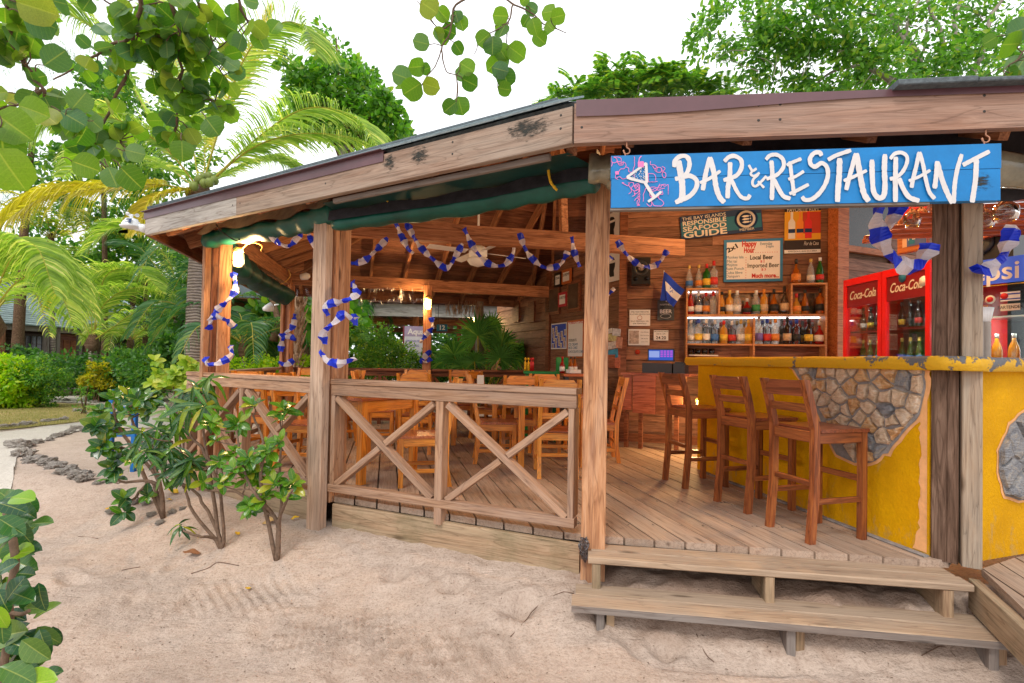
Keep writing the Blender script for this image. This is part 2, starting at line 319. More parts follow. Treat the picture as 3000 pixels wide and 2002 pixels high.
def gmat(name, c1, c2, c3, bs=.5, sc=1.0):
    m, nt, b = nmat(name); v = mapped(nt, (1, 1, 1), False)
    a = noise(nt, v, .9 * sc, 6, .6); f = noise(nt, v, 60 * sc, 4, .75); g = noise(nt, v, 9 * sc, 5, .7, .4)
    col = ramp(nt, a, [(.3, c1), (.7, c2)]); col = mixc(nt, ramp(nt, g, [(.45, (0, 0, 0)), (.8, (.5, .5, .5))]), col, c3)
    col = mixc(nt, .8, col, ramp(nt, f, [(.3, (.62, .58, .55)), (.5, (1, 1, 1)), (.8, (1.15, 1.14, 1.12))]), 'MULTIPLY')
    vo = nd(nt, 'ShaderNodeTexVoronoi', Scale=26.0 * sc); nt.links.new(v, vo.inputs['Vector'])
    sp = noise(nt, v, 7.0 * sc, 3); dk = mth(nt, 'MULTIPLY', ramp(nt, vo.outputs['Distance'], [(.06, (1, 1, 1)), (.13, (0, 0, 0))]), ramp(nt, sp, [(.5, (0, 0, 0)), (.6, (1, 1, 1))]))
    col = mixc(nt, mth(nt, 'MULTIPLY', dk, .6), col, (.16, .10, .07))
    if name == 'sand':   # reddish-brown sand tone around the steps, broken up by noise
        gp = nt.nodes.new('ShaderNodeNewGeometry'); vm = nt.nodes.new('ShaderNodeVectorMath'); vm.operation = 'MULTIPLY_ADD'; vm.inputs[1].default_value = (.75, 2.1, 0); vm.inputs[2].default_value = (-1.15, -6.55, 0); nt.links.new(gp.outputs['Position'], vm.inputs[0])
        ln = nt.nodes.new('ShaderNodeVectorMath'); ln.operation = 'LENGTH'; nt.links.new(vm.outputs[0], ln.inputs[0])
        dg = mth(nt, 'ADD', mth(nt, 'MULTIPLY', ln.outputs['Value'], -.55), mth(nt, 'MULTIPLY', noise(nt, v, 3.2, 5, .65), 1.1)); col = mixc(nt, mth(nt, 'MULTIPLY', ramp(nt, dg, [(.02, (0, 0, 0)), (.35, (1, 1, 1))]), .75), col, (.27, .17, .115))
    nt.links.new(col, b.inputs['Base Color']); b.inputs['Roughness'].default_value = .95; b.inputs['Specular IOR Level'].default_value = .1
    st = noise(nt, mapped(nt, (1.2, 6, 1), False), 5, 4, .6, .8)
    hh = mth(nt, 'ADD', mth(nt, 'MULTIPLY', g, 1.4), mth(nt, 'ADD', mth(nt, 'MULTIPLY', st, .7), mth(nt, 'MULTIPLY', f, .7))); bump(nt, b, hh, bs, .02); return m
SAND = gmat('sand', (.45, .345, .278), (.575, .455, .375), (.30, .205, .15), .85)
PATHM = gmat('pale_path', (.50, .45, .39), (.57, .52, .46), (.41, .36, .30), .25, .7)
LAWNM = gmat('dry_lawn', (.22, .20, .06), (.42, .30, .13), (.12, .17, .03), .7)
SOIL = gmat('soil', (.10, .085, .045), (.17, .13, .07), (.06, .08, .025), .6)
def gsheet(name, xs, ys, mat, kind='structure'):
    v = [(x, y, tz(x, y) + hum(x, y)) for y in ys for x in xs]; n = len(xs)
    f = [(j * n + i, j * n + i + 1, (j + 1) * n + i + 1, (j + 1) * n + i) for j in range(len(ys) - 1) for i in range(n - 1)]
    me = npmesh(name, v, f, True, [mat]); o = link(bpy.data.objects.new(name, me)); o['kind'] = kind; return o
def gradlin(a, b, c, d, fine, coarse):
    r = list(np.arange(a, b, coarse)) + list(np.arange(b, c, fine)) + list(np.arange(c, d + coarse, coarse)); return [float(q) for q in r]
xs = [-120, -70, -40, -24] + gradlin(-14, -3.1, 2.9, 6, .02, .16) + [10, 20, 40, 70, 120]
ys = [-60, -20, -6, -1, .6] + gradlin(1.2, 2.0, 3.9, 9.9, .018, .14) + [11, 13, 16, 20, 30, 50, 90, 160]
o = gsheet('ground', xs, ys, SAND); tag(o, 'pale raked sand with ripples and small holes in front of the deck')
def ribbon(name, up, lo, mat, dz, n=40, m_=8, z=.2):
    U = spline([gz(x, y, z) for x, y in up], n); L = spline([gz(x, y, z) for x, y in lo], n); v = []
    for a, b in zip(U, L):
        for k in range(m_ + 1):
            p = a.lerp(b, k / m_); v.append((p.x, p.y, tz(p.x, p.y) + hum(p.x, p.y) + dz + .012))
    f = [(i * (m_ + 1) + k, i * (m_ + 1) + k + 1, (i + 1) * (m_ + 1) + k + 1, (i + 1) * (m_ + 1) + k) for i in range(n) for k in range(m_)]
    o = obj(name, mesh(name, v, f, True, [mat])); return struct(o)
ribbon('path', [(-500, 1310), (0, 1268), (150, 1250), (280, 1235), (400, 1225), (560, 1222), (640, 1215)], [(-500, 1560), (0, 1440), (45, 1345), (110, 1300), (190, 1276), (260, 1262), (420, 1255), (640, 1240)], PATHM, .004)
ribbon('lawn', [(-500, 1200), (0, 1192), (120, 1182), (250, 1186), (420, 1196)], [(-500, 1300), (0, 1262), (150, 1246), (280, 1232), (430, 1222)], LAWNM, .0)
ribbon('path', [(70, 1158), (180, 1160), (330, 1172), (480, 1180)], [(75, 1176), (190, 1180), (330, 1190), (480, 1196)], PATHM, .004)
ribbon('ground_soil', [(-700, 1052), (0, 1060), (400, 1062), (1000, 1066), (1500, 1070)], [(-700, 1195), (0, 1188), (200, 1160), (500, 1150), (680, 1140)], SOIL, .0)
# ================================================================ DECK
def strips(name, parent, poly, dr, pitch, mat, ztop, th, gap=.012, start=0.0):
    d = V((dr[0], dr[1])).normalized(); n = V((d.y, -d.x)); pts = [V(p) for p in poly]
    us = [p.dot(n) for p in pts]; u = min(us) + start; cnt = 0
    def xs_at(uu):
        ts = []
        for i in range(len(pts)):
            a, b = pts[i], pts[(i + 1) % len(pts)]; ua, ub = a.dot(n), b.dot(n)
            if (ua - uu) * (ub - uu) < 0: t = (uu - ua) / (ub - ua); ts.append(a.lerp(b, t).dot(d))
        return (min(ts), max(ts)) if len(ts) >= 2 else None
    while u < max(us):
        u0, u1 = u + gap / 2, min(u + pitch - gap / 2, max(us) - 1e-4); A, B = xs_at(u0 + 1e-5), xs_at(u1 - 1e-5); u += pitch
        if not A or not B: continue
        mid = d * ((A[0] + A[1] + B[0] + B[1]) / 4) + n * ((u0 + u1) / 2); dz = random.uniform(-.0025, .0015)
        m = M.Translation((mid.x, mid.y, ztop + dz)) @ M.Rotation(atan2(d.y, d.x), 4, 'Z'); mi = m.inverted(); v = []
        for zz in (0, -th):
            for uu, tt in ((u0, A[0]), (u0, A[1]), (u1, B[1]), (u1, B[0])):
                p = n * uu + d * tt; v.append(mi @ V((p.x, p.y, ztop + zz + dz)))
        obj(name, mesh(name, v, [(0, 3, 2, 1), (4, 5, 6, 7), (0, 1, 5, 4), (1, 2, 6, 5), (2, 3, 7, 6), (3, 0, 4, 7)], False, [mat]), None, parent, m); cnt += 1
    return cnt
D2, D1 = V((-1.42, 4.15)), V((.47, 3.33)); D3 = V((-3.3, 5.32))
deck = empty('deck', (0, 5, .2)); tag(deck, 'raised timber deck of wide weathered boards under the pavilion', None, None, 'structure')
strips('deck_board', deck, [(-3.3, 5.32), (-1.44, 4.16), (.47, 3.335), (2.55, 2.99), (3.0, 3.4), (2.6, 7.2), (.9, 9.9), (-3.9, 8.9)], (-.245, 1), .172, WD_DECK, .43, .045)
sk = .03
for a, b, zt, zb in (((-3.32, 5.28), (-1.52, 4.235), .383, .17), ((-1.40, 4.115), (.46, 3.305), .383, .165)):
    board('skirt_board', (a[0], a[1], (zt + zb) / 2), (b[0], b[1], (zt + zb) / 2), .04, zt - zb, WD_SKIRT, deck)
board('skirt_board', (-1.3, 4.10, .10), (.2, 3.45, .08), .04, .12, WD_SKIRT, deck)
board('skirt_board', (.6, 3.27, .33), (2.3, 3.03, .33), .04, .09, WD_SKIRT, deck)
# right walkway
deck2 = empty('deck', (4, 2.5, .2)); tag(deck2, 'narrow boardwalk in front of the yellow counter at the right edge', None, None, 'structure')
strips('deck_board', deck2, [(2.60, 2.87), (2.44, 2.52), (2.22, 2.0), (6, 1.3), (6, 3.9), (3.1, 3.12)], (.33, 1), .145, WD_DECK, .426, .04)
board('skirt_board', (2.585, 2.86, .30), (2.2, 1.98, .30), .05, .17, WD_SKIRT, deck2)
# steps -----------------------------------------------------------
def step(name, lab, fl, fr, dep, z, grp):
    fl, fr = V((*fl, z)), V((*fr, z)); r = (fr - fl).normalized(); n = V((-r.y, r.x, 0)); mid = (fl + fr) / 2
    t = empty(name, (mid.x, mid.y, 0), 0, lab, 'step', grp); h = .038; bw = dep / 2 - .003
    for k, off in ((0, bw / 2), (1, bw * 1.5 + .006)):
        board('plank', fl + n * off - V((0, 0, h / 2)) + r * (.02 * k), fr + n * off - V((0, 0, h / 2)) + r * (-.01 if k else .0), bw, h, WD_STEP, t, c=.006)
    return t, fl, fr, r, n
t, fl, fr, r, n = step('deck_step', 'upper wide wooden step of two planks at the front edge of the deck', (.474, 3.06), (2.50, 2.765), .25, .388, 'wooden steps up to the bar deck')
for s, zb in ((.05, .0), (1.02, .02), (1.93, .03)):
    p = fl + r * s + n * .13; board('support_block', V((p.x - n.x * .1, p.y - n.y * .1, .29 - 0)), V((p.x + n.x * .12, p.y + n.y * .12, .29)), .05, .12 if s < .1 else .17, WD_SKIRT, t)
    board('support_post', V((p.x, p.y, zb)) - n * .08, V((p.x, p.y, .348)) - n * .08, .05, .09, WD_SKIRT, t, up=n)
for s0, s1 in ((.12, .55), (.56, .98), (1.10, 1.5), (1.55, 1.9)):
    board('skirt_board', fl + r * s0 + n * .2 - V((0, 0, .065)), fl + r * s1 + n * .2 - V((0, 0, .065)), .03, .055, WD_SKIRT, t)
t, fl, fr, r, n = step('deck_step', 'lower wide wooden step of two planks standing on the sand', (.353, 2.85), (2.545, 2.535), .29, .205, 'wooden steps up to the bar deck')
for s, zb in ((.16, -.04), (1.15, -.03), (2.1, -.05)):
    for e in (0, .055):
        p = fl + r * (s + e) + n * .10; board('support_post', V((p.x, p.y, zb - .03)), V((p.x, p.y, .166)), .045, .14 - e, WD_SKIRT if e else WD_GREY, t, up=n)
    p = fl + r * s + n * .16
board('weathered_edge', fl - n * .002 - V((0, 0, .019)), fr - n * .002 - V((0, 0, .019)), .005, .034, WD_GREY, t, c=0)
# ================================================================ PAVILION
EB = 2.67; FH = .195
A = V((-3.47, 4.83, 0)); B = V((.30, 2.63, 0)); Cc = V((4.6, 2.08, 0)); E = V((-4.6, 9.3, 0)); Fp = V((.35, 10.9, 0)); G = V((6.5, 10.5, 0))
AP = V((.50, 6.2, 4.72)); AP2 = V((6.5, 5.8, 4.72))
pav = empty('pavilion', (0, 6, .43), 0, 'open sided octagonal timber bar pavilion with grey shingle roof', 'pavilion')
ZE = EB + FH + .03
def ev(p, z=None): return V((p.x, p.y, z if z is not None else (EB + .158 if p is Cc else ZE)))
slab = []
SHING = plain('grey_shingle', (.10, .12, .13), .85, .2, 0, .35, 40, .6); SHTOP = plain('shingle_slate', (.27, .33, .35), .8, .25, 0, .3, 30, .5)
def roofsheet(nm, pts, mat, th=.03):
    n = (pts[1] - pts[0]).cross(pts[2] - pts[0]).normalized()
    if n.z < 0: n = -n
    k = len(pts); v = list(pts) + [p - n * th for p in pts]
    f = [tuple(range(k)), tuple(range(2 * k - 1, k - 1, -1))] + [(i, k + i, k + (i + 1) % k, (i + 1) % k) for i in range(k)]
    return obj(nm, mesh(nm, v, f, False, [mat]), None, pav)
faces = [(A, B, AP, AP), (E, A, AP, AP), (B, Cc, AP, AP2), (Fp, E, AP, AP), (G, Fp, AP2, AP)]
for (P, Q, R1, R2) in faces:
    pts = [ev(P), ev(Q), R2 if (P is B) else R1, R1] if R1 is not R2 else [ev(P), ev(Q), R1]
    if P is B: pts = [ev(P), ev(Q), AP2, AP]
    if P is G: pts = [ev(P), ev(Q), AP, AP2]
    roofsheet('roof_sheet', pts, SHING)
# shingles on the visible face
P, Q = ev(A), ev(B); e = (Q - P).normalized(); Lt = (Q - P).length; foot = P + e * (AP - P).dot(e); up = AP - foot; SL = up.length; up = up.normalized(); nn = e.cross(up); nn = nn if nn.z > 0 else -nn
rows = 0; sme = {}
row = .17; k = 0; u = -.03; ns = 0
while u < SL - .05 and ns < 295:
    f0 = max(0, u) / SL; a = P.lerp(AP, f0); b = Q.lerp(AP, f0); s0 = (a - P).dot(e); s1 = (b - P).dot(e); x = s0 - (.15 if k % 2 else 0)
    while x < s1:
        xa, xb = max(x, s0), min(x + .30, s1)
        if xb - xa > .03 and ns < 298:
            c_ = P + e * ((xa + xb) / 2) + up * (u + .09) + nn * (.012 + random.uniform(0, .004))
            m = M(((e.x, up.x, nn.x), (e.y, up.y, nn.y), (e.z, up.z, nn.z))).to_4x4(); m.translation = c_; m = m @ M.Rotation(-.03, 4, 'X')
            me = boxmesh(round(xb - xa - .006, 2), .20, .008, 0); key = (me.name, 'SH')
            if key not in _bm: q = me.copy(); q.materials.append(SHTOP); _bm[key] = q
            obj('shingle', _bm[key], None, pav, m); ns += 1
        x += .30
    u += row; k += 1
# hip cap
tube('hip_cap', [ev(A) + V((0, 0, .02)), AP + V((0, 0, .02))], .03, SHING, pav, 6)
tube('hip_cap', [ev(B) + V((0, .1, .0)), AP + V((0, 0, .01))], .015, SHTOP, pav, 6)
FT = lambda s: EB + .205 - .0125 * s
# ragged shingle edge over right fascia
rr = (Cc - B).normalized(); rn = V((rr.y, -rr.x, 0))
for k in range(9):
    p = B + rr * (1.5 + k * .34); board('shingle', V((p.x, p.y, FT(1.5 + k * .34) + .022 + .004 * random.random())) + rn * .035, V((p.x, p.y, FT(1.84 + k * .34) + .022 + .006 * random.random())) + rn * .035 + rr * .335, .09, .018 + .01 * random.random(), SHING, pav, c=.004)
# fascia boards
def fascia(P, Q, z0, z1, mat, joints=(), off=0.0, th=.045, nm='fascia_board'):
    d = (Q - P); L = d.length; d = d.normalized(); n = V((d.y, -d.x, 0)); cuts = [0] + list(joints) + [L]
    for i in range(len(cuts) - 1):
        a = P + d * (cuts[i] + .001) + n * off; b = P + d * (cuts[i + 1] - .001) + n * off
        mt = mat[i] if isinstance(mat, (list, tuple)) else mat
        board(nm, (a.x, a.y, (z0 + z1) / 2), (b.x, b.y, (z0 + z1) / 2), th, z1 - z0, mt, pav)
WD_FASCL = wood('fascia_pale_wood', (.26, .22, .20), (.46, .42, .38), (.60, .56, .52), .75, .2, (.40, .36, .33), .4, True, .05, .5)
fascia(A, B, EB, EB + FH, [WD_FASCL, WD_FASC], (1.45,))
Lr = (Cc - B).length; m_ = frame(V((B.x, B.y, EB)), V((Cc.x, Cc.y, EB))); mi_ = m_.inverted(); v = []
for s_, zt_ in ((.001, FT(0)), (Lr, FT(Lr))):
    for o_, z_ in ((-.0225, EB), (.0225, EB), (.0225, zt_), (-.0225, zt_)): p = B + rr * s_ + rn * o_; v.append(mi_ @ V((p.x, p.y, z_)))
obj('fascia_board', mesh('fascia_board', v, [(3, 2, 1, 0), (4, 5, 6, 7), (0, 1, 5, 4), (1, 2, 6, 5), (2, 3, 7, 6), (3, 0, 4, 7)], False, [WD_FASR]), None, pav, m_)
fascia(E, A, EB, EB + FH, WD_TRIM); fascia(Fp, E, EB, EB + FH, WD_TRIM); fascia(G, Fp, EB, EB + FH, WD_TRIM)
ab = (B - A).normalized(); an = V((ab.y, -ab.x, 0))
pa = A + an * .027 - ab * .02; pb = A + an * .027 + ab * 3.05
board('metal_trim', (pa.x, pa.y, EB + FH - .012), (pb.x, pb.y, EB + FH - .018), .004, .068, TRIMM, pav, c=0)
board('metal_trim', (pa.x, pa.y, EB + FH + .02), (pb.x, pb.y, EB + FH + .02), .06, .004, TRIMM, pav, c=0)
pa = B + rn * .027 + rr * .01; pb = Cc + rn * .027
v = []
for i in range(25):
    t_ = i / 24; p = pa.lerp(pb, t_); h = .085 - .05 * sst(.05, .35, t_) ; 
    for z in (FT(t_ * Lr) + .016, FT(t_ * Lr) + .014 - h):
        v.append((p.x + rn.x * .004 * (z < EB + FH), p.y + rn.y * .004 * (z < EB + FH), z))
me = mesh('metal_trim', v, [(2 * i, 2 * i + 1, 2 * i + 3, 2 * i + 2) for i in range(24)], False, [TRIMM]); o = obj('metal_trim', me, None, pav)
mod = me.copy()
# mould stains on the fascia (thin irregular blotches)
MOULD, nt_, b_ = nmat('black_mould'); v_ = mapped(nt_, (7, 7, 30), False); n_ = noise(nt_, v_, 3.5, 6, .8); n2_ = noise(nt_, mapped(nt_, (9, 9, 9), False), 1.2, 2)
tg_ = nt_.nodes.new('ShaderNodeTexCoord'); ds_ = nt_.nodes.new('ShaderNodeVectorMath'); ds_.operation = 'DISTANCE'; ds_.inputs[1].default_value = (.5, .5, .65); nt_.links.new(tg_.outputs['Generated'], ds_.inputs[0]); fo_ = ramp(nt_, ds_.outputs['Value'], [(.05, (.35, .35, .35)), (.62, (0, 0, 0))])
nt_.links.new(ramp(nt_, mth(nt_, 'ADD', mth(nt_, 'ADD', n_, mth(nt_, 'MULTIPLY', n2_, .3)), fo_), [(.84, (0, 0, 0)), (1.0, (.95, .95, .95))]), b_.inputs['Alpha']); b_.inputs['Base Color'].default_value = (.03, .03, .025, 1); b_.inputs['Roughness'].default_value = .9
for px, wd in ((1235, .14), (1545, .24), (1150, .1)):
    # blotch on AB face
    best = min((abs((at(px, 500, 1).x * (A + ab * s).y) - (A + ab * s).x), s) for s in [i * .02 for i in range(220)])[1]
    c_ = A + ab * best + an * .0245
    me = mesh('mould_stain', [c_ - ab * wd + V((0, 0, EB + .03)), c_ + ab * wd + V((0, 0, EB + .03)), c_ + ab * wd + V((0, 0, EB + FH - .01)), c_ - ab * wd + V((0, 0, EB + FH - .01))], [(0, 1, 2, 3)], False, [MOULD]); obj('mould_stain', me, None, pav)
NAIL = plain('nail_head', (.06, .055, .05), .6, .3, .5)
nm_ = lathe('nail', [(.007, 0), (.007, .003)], NAIL, False, seg=8)
for s in (1.40, 1.50, 2.5, 3.6, 4.3):
    for dz in (.09, .16):
        p = A + ab * s + an * .0228; obj('nail', nm_, None, pav, M.Translation((p.x, p.y, EB + dz)) @ M.Rotation(pi / 2, 4, an.cross(V((0, 0, 1)))) )
for s in (.04, .9, 1.0, 1.9):
    for dz in (.08, .155):
        p = B + rr * s + rn * .0228; obj('nail', nm_, None, pav, M.Translation((p.x, p.y, EB + dz)) @ M.Rotation(pi / 2, 4, rn.cross(V((0, 0, 1)))) )
# ceilings: planks parallel to the eaves under the rafters' top
def ceiling(P, Q, R1, R2, w_=.16, rsp=.6, drop=.06):
    P, Q = ev(P), ev(Q); e = (Q - P).normalized(); u = (R1 - P) - e * (R1 - P).dot(e); SL = u.length; u.normalize(); n = e.cross(u); n = n if n.z > 0 else -n
    k = 0
    while k * w_ < SL - w_:
        f0, f1 = k * w_ / SL, (k * w_ + w_ - .008) / SL; pa, pb, pc, pd = P.lerp(R1, f0), Q.lerp(R2, f0), Q.lerp(R2, f1), P.lerp(R1, f1)
        mid = (pa + pb + pc + pd) / 4 - n * drop; m = M(((e.x, u.x, n.x), (e.y, u.y, n.y), (e.z, u.z, n.z))).to_4x4(); m.translation = mid; mi = m.inverted()
        v = [mi @ (p - n * drop) for p in (pa, pb, pc, pd)] + [mi @ (p - n * (drop + .018)) for p in (pa, pb, pc, pd)]
        obj('ceiling_plank', mesh('ceiling_plank', v, [(0, 1, 2, 3), (7, 6, 5, 4), (0, 4, 5, 1), (1, 5, 6, 2), (2, 6, 7, 3), (3, 7, 4, 0)], False, [WD_CEIL]), None, pav, m); k += 1
    x = rsp / 2; L = (Q - P).length; s1 = (R1 - P).dot(e); s2 = (R2 - P).dot(e)
    while x < L:
        f = 1.0
        if x < s1: f = x / s1
        elif x > s2: f = (L - x) / (L - s2)
        if f > .08:
            a = P + e * x - n * (drop + .095); board('rafter', a + u * .04, a + u * (SL * f - .05), .045, .15, WD_RED, pav, up=n, c=.003)
        x += rsp
for (P, Q, R1, R2) in ((A, B, AP, AP), (E, A, AP, AP), (Fp, E, AP, AP), (B, Cc, AP, AP2), (G, Fp, AP2, AP)):
    ceiling(P, Q, R1, R2)
for P in (A, B, E, Fp):
    p = ev(P); d = (AP - p); up_ = d.cross(V((0, 0, 1))).cross(d).normalized(); board('hip_rafter', p + d * .02 - up_ * .17, AP - up_ * .17, .06, .2, WD_RED, pav, up=up_)
tube('king_post', [(.62, 6.3, 3.0), (.55, 6.25, 4.5)], .06, WD_RED, pav, 4, smooth=False)
# posts --------------------------------------------------------
ZB = 2.706
P1 = V((.535, 3.275)); P2 = V((-1.50, 4.19)); P3 = V((-3.02, 5.22)); P4 = V((-3.66, 8.3)); P5 = V((-1.46, 8.78)); P6 = V((.68, 9.35)); P0 = V((2.575, 3.00))
def vpost(nm, x, y, z0, z1, a, b, mat, rz):
    m = M.Translation((x, y, (z0 + z1) / 2)) @ M.Rotation(rz, 4, 'Z') @ M.Rotation(pi / 2, 4, 'Y'); me = boxmesh(z1 - z0, b, a, .006); key = (me.name, mat.name)
    if key not in _bm: q = me.copy(); q.materials.append(mat); _bm[key] = q
    return obj(nm, _bm[key], None, pav, m)
vpost('post', P1.x, P1.y, -.02 + .19, ZB + .1, .150, .145, WD_POST, -.14)
vpost('post_foot', P1.x - .005, P1.y - .0, -.03, .19, .142, .137, WD_GREY, -.14)
a2 = -.42
WD_P2 = wood('pale_post_wood', (.26, .14, .08), (.50, .31, .20), (.62, .43, .31), .7, .25, (.46, .36, .29), .35, True, .08, .4)
vpost('post', P2.x - .03, P2.y - .10, .15, ZB + .1, .15, .075, WD_P2, a2 - .1)
vpost('post', P2.x + .02, P2.y + .015, .38, ZB + .1, .13, .09, WD_POST, a2 - .1)
vpost('post', P2.x + .085, P2.y + .045, .38, ZB + .1, .06, .12, WD_POST, a2 - .1)
a3 = -.6
vpost('post', P3.x - .05, P3.y - .06, .2, ZB + .1, .055, .12, WD_POST, a3)
vpost('post', P3.x + .0, P3.y - .03, .2, ZB + .1, .05, .10, WD_TRIM, a3)
vpost('post', P3.x + .055, P3.y + .02, .2, ZB + .1, .055, .13, WD_POST, a3)
vpost('post', P4.x - .05, P4.y, .2, ZB + .1, .055, .12, WD_RED, -.2); vpost('post', P4.x + .06, P4.y, .2, ZB + .1, .055, .12, WD_RED, -.2); vpost('post', P4.x, P4.y + .02, .2, ZB + .1, .06, .09, WD_TRIM, -.2)
vpost('post', P5.x, P5.y, .2, ZB + .1, .14, .13, WD_RED, .1)
# P0 triple post: below and above the counter
for k_, a_, mt in ((-.085, .07, WD_DARK), (-.018, .055, WD_DARK), (.065, .09, WD_OLD)):
    vpost('post', P0.x + .03 + k_ * .76, P0.y - k_ * .65 * .8, .42, ZB + .1, a_, .11 if a_ > .08 else .06, mt, -.52 if a_ > .08 else -.7)
# plates & beams
def beam(a, b, z, h=.2, w_=.09, mat=WD_RED, nm='beam'): return board(nm, (a[0], a[1], z + h / 2), (b[0], b[1], z + h / 2), w_, h, mat, pav)
beam(P1, P2, ZB); beam(P2 + V((0, .03)), P3, ZB + .001); beam(P3, P4, ZB); beam(P4 + V((-.1, -.03)), P5, ZB + .002); beam(P5, P6, ZB); beam(P1 + V((.1, 0)), P0, ZB + .004); beam(P0, V((4.6, 3.2)), ZB)
beam(V((-2.32, 4.72)), V((1.82, 5.50)), 2.706 - .005, .175, .10, WD_RED, 'tie_beam')
beam(V((-2.9, 5.3)), V((-2.2, 4.85)), 2.71, .15, .07, WD_RED, 'tie_beam')
# ================================================================ RAILINGS
def railbay(lab, a, b, nx, mat=WD_RAIL, z0=.43, grp='X braced wooden railings around the deck', top=.945, simple=False):
    a, b = V((*a, 0)), V((*b, 0)); d = (b - a).normalized(); L = (b - a).length; n = V((d.y, -d.x, 0)); mid = (a + b) / 2
    t = empty('deck_railing', (mid.x, mid.y, z0), 0, lab, 'railing', grp); zt = z0 + top
    board('top_rail', a + V((0, 0, zt - .02)) + n * .03, b + V((0, 0, zt - .02)) + n * .03, .14, .04, mat, t)
    board('upper_rail', a + V((0, 0, zt - .085)) + n * .07, b + V((0, 0, zt - .085)) + n * .07, .04, .088, mat, t)
    zb = z0 + .085
    board('bottom_rail', a + V((0, 0, zb)) + n * .07, b + V((0, 0, zb)) + n * .07, .075, .06, mat, t)
    for k in range(nx + 1):
        p = a + d * (L * k / nx); ins = .03 if k == 0 else (-.03 if k == nx else 0); p = p + d * ins
        wdt = .06 if 0 < k < nx else .04
        board('baluster', p + V((0, 0, zb + .03 if k in (0, nx) else z0 - .06)) + n * (.062 if 0 < k < nx else .04), p + V((0, 0, zt - .13)) + n * (.062 if 0 < k < nx else .04), wdt, .09 if 0 < k < nx else .12, mat, t, up=n)
    for k in range(nx):
        p = a + d * (L * k / nx + .06); q = a + d * (L * (k + 1) / nx - .06)
        board('brace', p + V((0, 0, zt - .15)) + n * .066, q + V((0, 0, zb + .03)) + n * .066, .046, .075, mat, t, up=n)
        m_ = (p + q) / 2
        zz1, zz0 = zb + .03, zt - .15; mid_z = (zz0 + zz1) / 2
        board('brace', p + V((0, 0, zz1)) + n * .055, p.lerp(q, .47) + V((0, 0, zz1 + (zz0 - zz1) * .47)) + n * .060, .046, .075, mat, t, up=n)
        board('brace', p.lerp(q, .53) + V((0, 0, zz1 + (zz0 - zz1) * .53)) + n * .060, q + V((0, 0, zz0)) + n * .060, .046, .075, mat, t, up=n)
    return t
railbay('weathered railing bay with two X braces beside the wide front post', (-1.40, 4.17), (.455, 3.375), 2)
railbay('weathered railing bay half hidden by the leafy shrubs at the left', (-3.30, 5.36), (-1.60, 4.33), 2)
railbay('brown railing along the left side running back from the corner post with the lamp', (-3.72, 8.2), (-3.12, 5.36), 4)
railbay('brown back railing between the twin post and the lamp post, in front of the bushes', (-1.55, 8.8), (-3.6, 8.42), 3, WD_TRIM)
railbay('brown back railing in front of the fan palm beside the plank wall', (.6, 9.3), (-1.38, 8.8), 3, WD_TRIM)
# ================================================================ WALLS
class Plane:
    def __init__(s, o, d):
        s.o = V((o[0], o[1], 0)); s.r = V((d[0], d[1], 0)).normalized(); s.n = V((s.r.y, -s.r.x, 0))
    def hit(s, px, py, off=0.0):
        d = ray(px, py); o = s.o + s.n * off; q = V((0, 0, EYE)); t = (o - q).dot(s.n) / d.dot(s.n); p = q + d * t; return (p - o).dot(s.r), p.z
    def P(s, u, z, off=0.0): p = s.o + s.r * u + s.n * off; return V((p.x, p.y, z))
    def M(s, u, z, off=0.0, rot=0.0):   # local x = along wall, y = up, z = out of the wall
        m = M(((s.r.x, 0, s.n.x), (s.r.y, 0, s.n.y), (0, 1, 0))).to_4x4(); m.translation = s.P(u, z, off); return m @ M.Rotation(rot, 4, 'Z')
def quadbox(name, pl, u0, u1, z0, z1, off, th, mat, parent=None, rot=0):
    me = boxmesh(u1 - u0, z1 - z0, th, 0); key = (me.name, mat.name)
    if key not in _bm: q = me.copy(); q.materials.append(mat); _bm[key] = q
    return obj(name, _bm[key], None, parent, pl.M((u0 + u1) / 2, (z0 + z1) / 2, off + th / 2, rot))
def text(s, size, pl, u, z, off, mat, parent, align='CENTER', rot=0, name='lettering', shear=0, xs=1.0, bold=0.0, ext=.0008, fit=0):
    cu = bpy.data.curves.new('t', 'FONT'); cu.body = s; cu.size = size; cu.align_x = align; cu.align_y = 'CENTER'; cu.shear = shear; cu.extrude = ext; cu.offset = bold; cu.resolution_u = 3
    tmp = bpy.data.objects.new('t', cu); C.objects.link(tmp); dg = bpy.context.evaluated_depsgraph_get(); me = bpy.data.meshes.new_from_object(tmp.evaluated_get(dg))
    bpy.data.objects.remove(tmp); bpy.data.curves.remove(cu); me.materials.clear(); me.materials.append(mat)
    if fit:
        q = [v.co.x for v in me.vertices]; xs = fit / max(1e-3, max(q) - min(q))
    if xs != 1: me.transform(M.Diagonal((xs, 1, 1, 1)))
    return obj(name, me, None, parent, pl.M(u, z, off, rot))
def thingm(name, m, label, cat, group=None):
    o = bpy.data.objects.new(name, None); o.empty_display_size = .1; link(o, None, m); return tag(o, label, cat, group)
